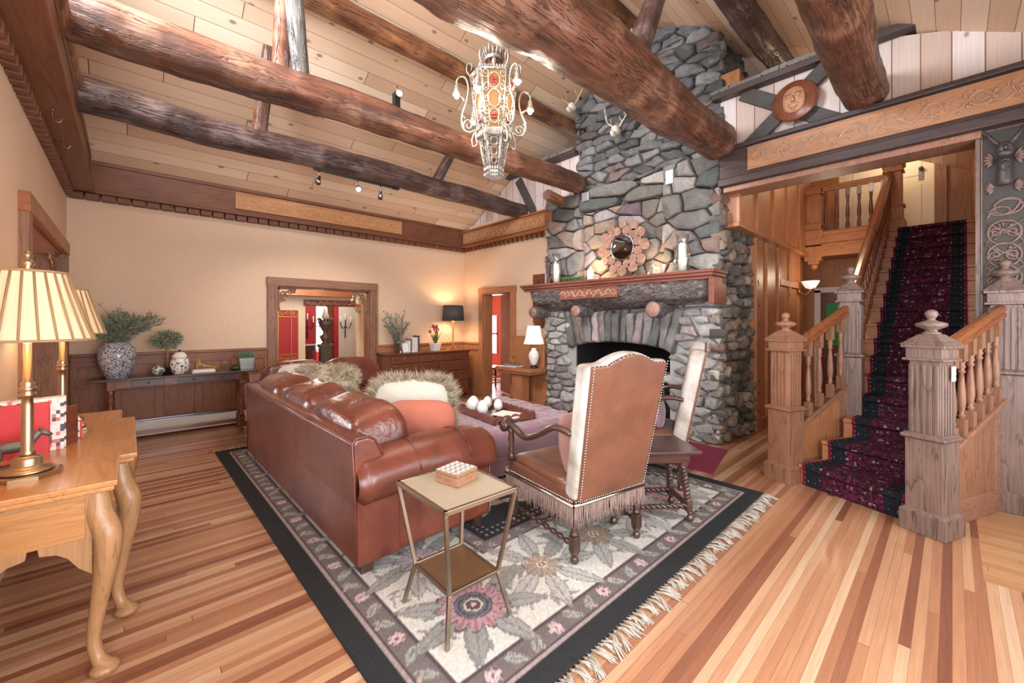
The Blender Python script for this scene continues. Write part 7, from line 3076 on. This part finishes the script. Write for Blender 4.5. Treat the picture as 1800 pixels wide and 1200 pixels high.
# roof, gallery of leaves and crown
m = MB()
m.lathe([(0.225, 0.9), (0.22, 0.92), (0.15, 0.96), (0.1, 0.99)], seg=6, smooth=False, a0=0.35)
for k in range(6):
    p, q = hexp(0.21, 0.92, k), hexp(0.235, 1.0, k)
    m.tube(bez([p, hexp(0.25, 0.97, k), hexp(0.24, 1.04, k), hexp(0.2, 1.03, k), hexp(0.21, 0.98, k)], 5), 0.011, 6, flat=0.6)
    mid = (hexp(0.16, 0.95, k) + hexp(0.16, 0.95, k + 1)) / 2
    m.sell(mid + V((0, 0, 0.03)), (0.05, 0.05, 0.09), 1, 1, 8, 6)
m.build('roof', 'silver', ch)
m = MB()
m.lathe([(0.03, 1.08), (0.085, 1.06), (0.09, 1.07), (0.085, 1.1), (0.08, 1.12)], seg=20)
for k in range(16):
    a = 2 * PI * k / 16
    p = V((0.085 * math.cos(a), 0.085 * math.sin(a), 1.1))
    m.tube([p, p * 1.0 + V((0.012 * math.cos(a), 0.012 * math.sin(a), 0.05)), p + V((0.02 * math.cos(a), 0.02 * math.sin(a), 0.085 if k % 2 else 0.065))], [0.014, 0.01, 0.002], 5)
m.build('crown', 'silver', ch)
m = MB()
for k in range(6):
    a, b = hexp(0.1, 0.99, k), hexp(0.07, 1.07, k)
    for j in range(5):
        p = a.lerp(b, j / 4)
        m.tube([p + V((0.006 * math.cos(q), 0.003 * math.sin(q) if j % 2 else 0.006 * math.sin(q) * 0.5, 0.01 * math.sin(q))) for q in [2 * PI * i / 8 for i in range(8)]], 0.002, 4, closed=True)
m.lathe([(0.05, 0.96), (0.06, 1.0), (0.055, 1.05), (0.02, 1.07)], seg=14)
m.build('crown_chains', 'mahog', ch)
# lower basket
r2, z2, z3 = 0.135, 0.07, 0.35
m = MB()
m.lathe([(r0 + 0.012, 0.4), (0.15, 0.38), (r2 + 0.005, 0.35)], seg=6, smooth=False, a0=0.35)
for k in range(6):
    m.tube([hexp(0.085, z2, k), hexp(r2, z3, k)], 0.008, 6)
    m.tube([hexp(0.085, z2, k), hexp(0.085, z2, k + 1)], 0.008, 6)
    a, b = hexp(0.09, z2 - 0.005, k), hexp(0.09, z2 - 0.005, k + 1)
    for j in range(4):
        p = a.lerp(b, (j + 0.5) / 4)
        m.sell(p, (0.024, 0.024, 0.04), 1, 1, 6, 5)
        d = V((p.x, p.y, 0)).normalized()
        m.tube([p + V((0, 0, -0.04)), p + d * 0.008 + V((0, 0, -0.065))], [0.01, 0.003], 5)
m.lathe([(0.08, 0.05), (0.07, 0.03), (0.082, 0.015), (0.075, 0.0)], seg=6, smooth=False, a0=0.35)
m.build('lower_basket', 'silver', ch)
for k in range(6):
    def P(u, v, k=k):
        return hexp(0.085 + (r2 - 0.085) * v, z2 + (z3 - z2) * v, k).lerp(hexp(0.085 + (r2 - 0.085) * v, z2 + (z3 - z2) * v, k + 1), u)
    m = MB()
    for j, (u_, v_, r_) in enumerate(((0.5, 0.2, 0.14), (0.5, 0.5, 0.16), (0.5, 0.8, 0.15), (0.2, 0.35, 0.08), (0.8, 0.35, 0.08), (0.2, 0.66, 0.08), (0.8, 0.66, 0.08), (0.2, 0.92, 0.07), (0.8, 0.92, 0.07))):
        m.tube([P(u_ + r_ * 1.6 * math.cos(a), v_ + r_ * 0.8 * math.sin(a)) for a in [2 * PI * i / 14 for i in range(14)]], 0.0035, 5, closed=True)
    m.add([P(0.03, 0.02) * 0.995, P(0.12, 0.02) * 0.995, P(0.12, 0.98) * 0.995, P(0.03, 0.98) * 0.995], [(0, 1, 2, 3)])
    m.add([P(0.88, 0.02) * 0.995, P(0.97, 0.02) * 0.995, P(0.97, 0.98) * 0.995, P(0.88, 0.98) * 0.995], [(0, 1, 2, 3)])
    m.build('basket_panel', 'silver', ch)
for k in range(6):
    a = 0.35 + k * PI / 3 + 0.1
    d = V((math.cos(a), math.sin(a), 0))
    zz = 0.0 if k % 2 else 0.09

    def Q(r_, z):
        return d * r_ + V((0, 0, z + zz * max(0, min(1, (z - 0.4) / 0.3))))
    m = MB()
    m.tube(bez([Q(0.15, 0.3), Q(0.19, 0.27), Q(0.2, 0.34), Q(0.17, 0.42), Q(0.22, 0.4), Q(0.28, 0.42), Q(0.295, 0.5), Q(0.25, 0.62), Q(0.235, 0.72), Q(0.26, 0.8), Q(0.31, 0.81), Q(0.34, 0.77), Q(0.34, 0.73)], 5), 0.0085, 7)
    m.tube([Q(0.235 + x, 0.45 + y) for x, y in spiral(0.05, 0.012, 1.3, 16, -1.2, 1)], 0.007, 6)
    for zq in (0.5, 0.62):
        m.tube([Q(0.27, zq), Q(0.3, zq + 0.03)], [0.01, 0.002], 5)
    ar = m.build('scroll_arm', 'silver', ch)
    m = MB()
    m.lathe([(0.008, 0.0), (0.02, -0.01), (0.022, -0.05), (0.03, -0.07), (0.04, -0.1)], Q(0.34, 0.74), 12)
    m.build('bulb_cup', 'silver', ar)
    m = MB()
    m.lathe([(0.0, -0.135), (0.016, -0.125), (0.02, -0.1), (0.012, -0.07)], Q(0.34, 0.74), 10)
    m.build('bulb', 'bulb', ar)
    w_ = V((2.47, 2.89, 2.78)) + Q(0.36, 0.6)
    if True:
        light('chandelier_bulb_light', 'POINT', tuple(w_), 5.5, (1, 0.87, 0.7), 0.05)
light('chandelier_inner_light', 'POINT', (2.47, 2.89, 3.42), 0.6, (1, 0.7, 0.4), 0.05)
m = MB()
m.tube([(0.035 * math.cos(2 * PI * i / 20), 0, 1.235 + 0.035 * math.sin(2 * PI * i / 20)) for i in range(20)], 0.005, 6, closed=True)
m.tube([(0, 0, 1.1), (0, 0, 1.2)], 0.006, 6)
z = 1.28
k = 0
while z < 2.55:
    m.tube([(0.011 * math.cos(a) * (1 if k % 2 else 0), 0.011 * math.cos(a) * (0 if k % 2 else 1), z + 0.02 * math.sin(a)) for a in [2 * PI * i / 10 for i in range(10)]], 0.0028, 4, closed=True)
    z += 0.034
    k += 1
m.build('chain', 'iron', ch)

# ---------------------------------------------------------------- track lights
tk = thing('track_light', 'black track light with three nickel spotlights under the far tie beam', 'track light', (2.13, 5.14, 3.27))
m = MB()
m.b2(-0.53, 0.53, -0.018, 0.018, -0.03, 0.0)
m.b2(0.47, 0.56, -0.024, 0.024, -0.035, 0.002)
m.build('track', 'black', tk, bevel=0.002)


def spot_head(parent, x, y, z, d, lit):
    d = V(d).normalized()
    q = d.to_track_quat('Z', 'Y').to_matrix().to_4x4()
    m = MB()
    m.tube([(x, y, z), (x, y, z - 0.07)], 0.006, 6)
    m.lathe([(0.014, -0.04), (0.018, -0.02), (0.018, 0.02), (0.02, 0.03), (0.03, 0.035), (0.032, 0.09)], (x, y, z - 0.09), 14, M4=q)
    h = m.build('spotlight', 'chrome', parent)
    if lit:
        m = MB()
        m.lathe([(0.0, 0.09), (0.027, 0.091), (0.0, 0.094)], (x, y, z - 0.09), 14, M4=q)
        m.build('lens', 'bulb', h)
    return h


spot_head(tk, -0.47, 0, -0.03, (-0.3, -0.5, -0.8), False)
spot_head(tk, 0.0, 0, -0.03, (-0.25, -0.75, -0.5), True)
spot_head(tk, 0.3, 0, -0.03, (0.25, 0.6, -0.8), False)
tk2 = thing('ceiling_spotlight', 'small lit spotlight standing on top of the second tie beam', 'spotlight', (2.03, 3.93, 3.83))
m = MB()
m.b2(-0.03, 0.03, -0.03, 0.03, -0.17, -0.02)
m.build('bracket', 'black', tk2)
spot_head(tk2, 0, -0.02, 0.05, (-0.2, -0.9, -0.3), True)
light('track_spot_light', 'SPOT', (2.13, 5.0, 3.05), 50, (1, 0.9, 0.75), 0.03, rot=(R(35), 0, 0), spot=R(90))
light('chimney_spot_light', 'SPOT', (2.3, 3.6, 3.85), 120, (1, 0.93, 0.85), 0.04, rot=(0, R(-68), R(-10)), spot=R(70))

# ---------------------------------------------------------------- on the mantel
MZ = 2.037
mr = thing('log_slice_mirror', 'round mirror framed by reddish wood slices leaning above the mantel', 'mirror', (4.99, 3.1, 2.47), 0)
rn = random.Random(6)
m = MB()
m.lathe([(0.0, -0.0), (0.3, 0.0), (0.3, 0.02), (0.0, 0.02)], seg=30, axis='X')
m.build('backing', 'mahog_z', mr)
for k in range(24):
    inner = k < 12
    a = 2 * PI * (k % 12) / 12 + (0.26 if inner else 0) + rn.uniform(-0.06, 0.06)
    rr_ = 0.265 if inner else 0.36
    s_ = rn.uniform(0.055, 0.075) if inner else rn.uniform(0.06, 0.085)
    pts = [(s_ * (1 + 0.12 * noise.noise(V((math.cos(b) * 1.3, math.sin(b) * 1.3, k * 3.1)))) * math.cos(b), s_ * (1 + 0.12 * noise.noise(V((math.cos(b) * 1.3, math.sin(b) * 1.3, k * 3.1 + 9)))) * math.sin(b)) for b in [2 * PI * i / 18 for i in range(18)]]
    m = MB()
    m.prism(pts, (-0.028 - 0.004 * (k % 3), rr_ * math.cos(a), rr_ * math.sin(a)), (0, 1, 0), (0, 0, 1), (0.03, 0, 0), mat=0)
    m.build('wood_slice', 'endgrain', mr, bevel=0.003)
m = MB()
m.tube([(-0.035, 0.195 * math.cos(2 * PI * i / 48), 0.195 * math.sin(2 * PI * i / 48)) for i in range(48)], 0.012, 8, closed=True)
m.build('rim', 'chrome', mr)
m = MB()
m.lathe([(0.0, -0.033), (0.19, -0.033), (0.19, -0.02)], seg=48, axis='X', smooth=False)
m.build('mirror_glass', 'mirror', mr)
mr.scale = (0.9, 0.9, 0.9)


def hurricane(label, y, s_=1.0):
    t = thing('hurricane_candle_holder', label, 'candle holder', (4.84, y, MZ), group='hurricane glasses on the mantel')
    m = MB()
    m.lathe([(0.0, 0.0), (0.06, 0.004), (0.075, 0.05), (0.095, 0.15), (0.085, 0.25), (0.058, 0.33), (0.06, 0.38), (0.082, 0.46), (0.079, 0.46), (0.056, 0.38), (0.055, 0.33), (0.082, 0.25), (0.091, 0.15), (0.071, 0.05), (0.055, 0.012), (0.0, 0.01)], seg=28)
    m.v = [(x * s_, y_ * s_, z) for x, y_, z in m.v]
    m.build('glass_chimney', 'glass', t)
    m = MB()
    m.lathe([(0.045, 0.012), (0.045, 0.34 if s_ > 1 else 0.3), (0.04, 0.345 if s_ > 1 else 0.305), (0.0, 0.335 if s_ > 1 else 0.298)], seg=20)
    m.build('candle', 'candle', t)


hurricane('tall hurricane glass with white candle at the left end of the mantel', 4.18, 0.85)
hurricane('tall hurricane glass with white candle at the right end of the mantel', 2.2, 1.05)
t = thing('pillar_candle', 'lit ivory pillar candle left of the round mirror on the mantel', 'candle', (4.86, 3.55, MZ))
m = MB()
m.lathe([(0.05, 0), (0.05, 0.15), (0.044, 0.158), (0.0, 0.145)], seg=20)
m.build('wax', 'candle', t)
m = MB()
m.lathe([(0.0, 0.15), (0.012, 0.165), (0.013, 0.18), (0.0, 0.21)], seg=10)
m.build('flame', 'flame', t)
light('candle_light', 'POINT', (4.92, 3.55, MZ + 0.24), 6, (1, 0.68, 0.36), 0.02)
t = thing('uplight', 'added small brass uplight for the bright patch right of the round mirror on the mantel', 'lamp', (4.97, 2.72, MZ))
m = MB()
m.lathe([(0.025, 0), (0.03, 0.01), (0.02, 0.02), (0.03, 0.05), (0.026, 0.05), (0.0, 0.03)], seg=14)
m.build('body', 'brass', t)
light('added_mantel_light', 'POINT', (4.93, 2.62, MZ + 0.16), 4, (1, 0.74, 0.42), 0.02)  # added source, with its fixture, for the bright patch right of the mirror
for k, (y, n_, lb) in enumerate(((3.92, 60, 'bushier green sprig lying left of the lit candle on the mantel'), (3.72, 36, 'small pale green sprig right beside the lit candle on the mantel'))):
    m = MB()
    for i in range(n_ * 3):
        p = V((rnd.uniform(-0.03, 0.04), rnd.uniform(-0.1, 0.1), rnd.uniform(0.0, 0.06)))
        leaf(m, p, (rnd.uniform(-1, 1), rnd.uniform(-1, 1), rnd.uniform(0.1, 1)), 0.045, 0.008, rnd)
    tag(m.build('greenery_sprig', 'leafgreen', loc=(4.84, y, MZ)), lb, 'greenery')
t = thing('deer_figurine', 'tiny white deer figurine on the mantel right of the mirror', 'figurine', (4.82, 2.52, MZ), R(80))
m = MB()
m.sell((0, 0, 0.07), (0.08, 0.03, 0.035), 0.9, 0.9, 14, 8)
m.tube([(0.03, 0, 0.075), (0.045, 0, 0.11), (0.05, 0, 0.12)], [0.011, 0.008, 0.009], 7)
m.tube([(0.047, 0, 0.122), (0.07, 0, 0.115)], [0.01, 0.005], 7)
for sy in (-1, 1):
    for x in (-0.03, 0.03):
        m.tube([(x, sy * 0.009, 0.06), (x, sy * 0.009, 0.0)], [0.007, 0.004], 6)
    m.tube(bez([(0.047, sy * 0.004, 0.13), (0.04, sy * 0.02, 0.15), (0.045, sy * 0.024, 0.17)], 3), 0.002, 5)
m.build('body', 'stoneegg', t)

# ---------------------------------------------------------------- antlers


def antler(mb, o, s_, sy, mat=None):
    o = V(o)
    main = bez([o, o + V((-0.02, sy * 0.08, 0.06)) * s_, o + V((-0.04, sy * 0.17, 0.16)) * s_, o + V((-0.12, sy * 0.16, 0.28)) * s_, o + V((-0.2, sy * 0.1, 0.34)) * s_], 5)
    mb.tube(main, [0.014 * s_ * (1 - 0.75 * i / len(main)) for i in range(len(main))], 7, mat=mat)
    for k, l in ((5, 0.12), (10, 0.15), (15, 0.12)):
        p = main[k]
        mb.tube([p, p + V((-0.05, -sy * 0.02, 0.06)) * s_, p + V((-0.06, -sy * 0.03, l)) * s_], [0.009 * s_, 0.006 * s_, 0.001], 6, mat=mat)


for lb, loc, s_, full in (('deer skull mount with antlers high on the left edge of the chimney stack', (4.98, 3.93, 4.72), 1.0, True), ('pair of pale antlers near the top of the chimney stack', (5.0, 3.15, 5.05), 1.2, False), ('pale curled antlers fixed to the stone just under the thickest tie beam', (5.0, 3.18, 4.12), 0.7, False)):
    t = thing('antler_mount', lb, 'antlers', loc)
    m = MB()
    for sy in (-1, 1):
        antler(m, (-0.03, sy * 0.03, 0.03), s_, sy)
    m.build('antlers', 'antler' if full else 'skull', t)
    m = MB()
    m.sell((-0.06, 0, -0.02), (0.16, 0.1, 0.12), 0.9, 0.9, 16, 10)
    m.sell((-0.13, 0, -0.09), (0.13, 0.055, 0.08), 0.9, 0.9, 14, 8)
    m.build('skull', 'skull', t)
for k, (y, z) in enumerate(((4.35, 2.99), (4.95, 2.99))):
    m = MB()
    m.tube(bez([(0, 0, 0), (0, 0, -0.06), (0.03, 0, -0.08), (0.045, 0, -0.05)], 5), 0.004, 6)
    m.lathe([(0.012, 0), (0.008, -0.006)], (0, 0, 0), 10)
    tag(m.build('ceiling_hook', 'chrome', loc=(XL + 0.13, y, 2.95)), ('nearer' if k == 0 else 'farther') + ' small metal hook screwed under the left brown fascia', 'hook', 'hooks under the left fascia')

# sofa glimpsed at the right edge beyond the stairs
so = thing('olive_armchair', 'dark olive armchair glimpsed past the carved pilaster at the right edge', 'armchair', (6.3, -0.95, 0), R(90))
m = MB()
m.sell((0, 0, 0.25), (0.9, 0.86, 0.42), 0.3, 0.3, 24, 12)
m.build('seat', plain('olive cloth', '#5d5648', 0.9), so)
m = MB()
m.sell((0, -0.34, 0.6), (0.9, 0.26, 0.7), 0.4, 0.4, 24, 12)
m.build('backrest', plain('olive cloth back', '#6a6250', 0.9), so)
for s_ in (-1, 1):
    m = MB()
    m.sell((s_ * 0.39, 0.02, 0.42), (0.2, 0.8, 0.36), 0.5, 0.4, 20, 12)
    m.build('arm', plain('olive cloth arm', '#5d5648', 0.9), so)
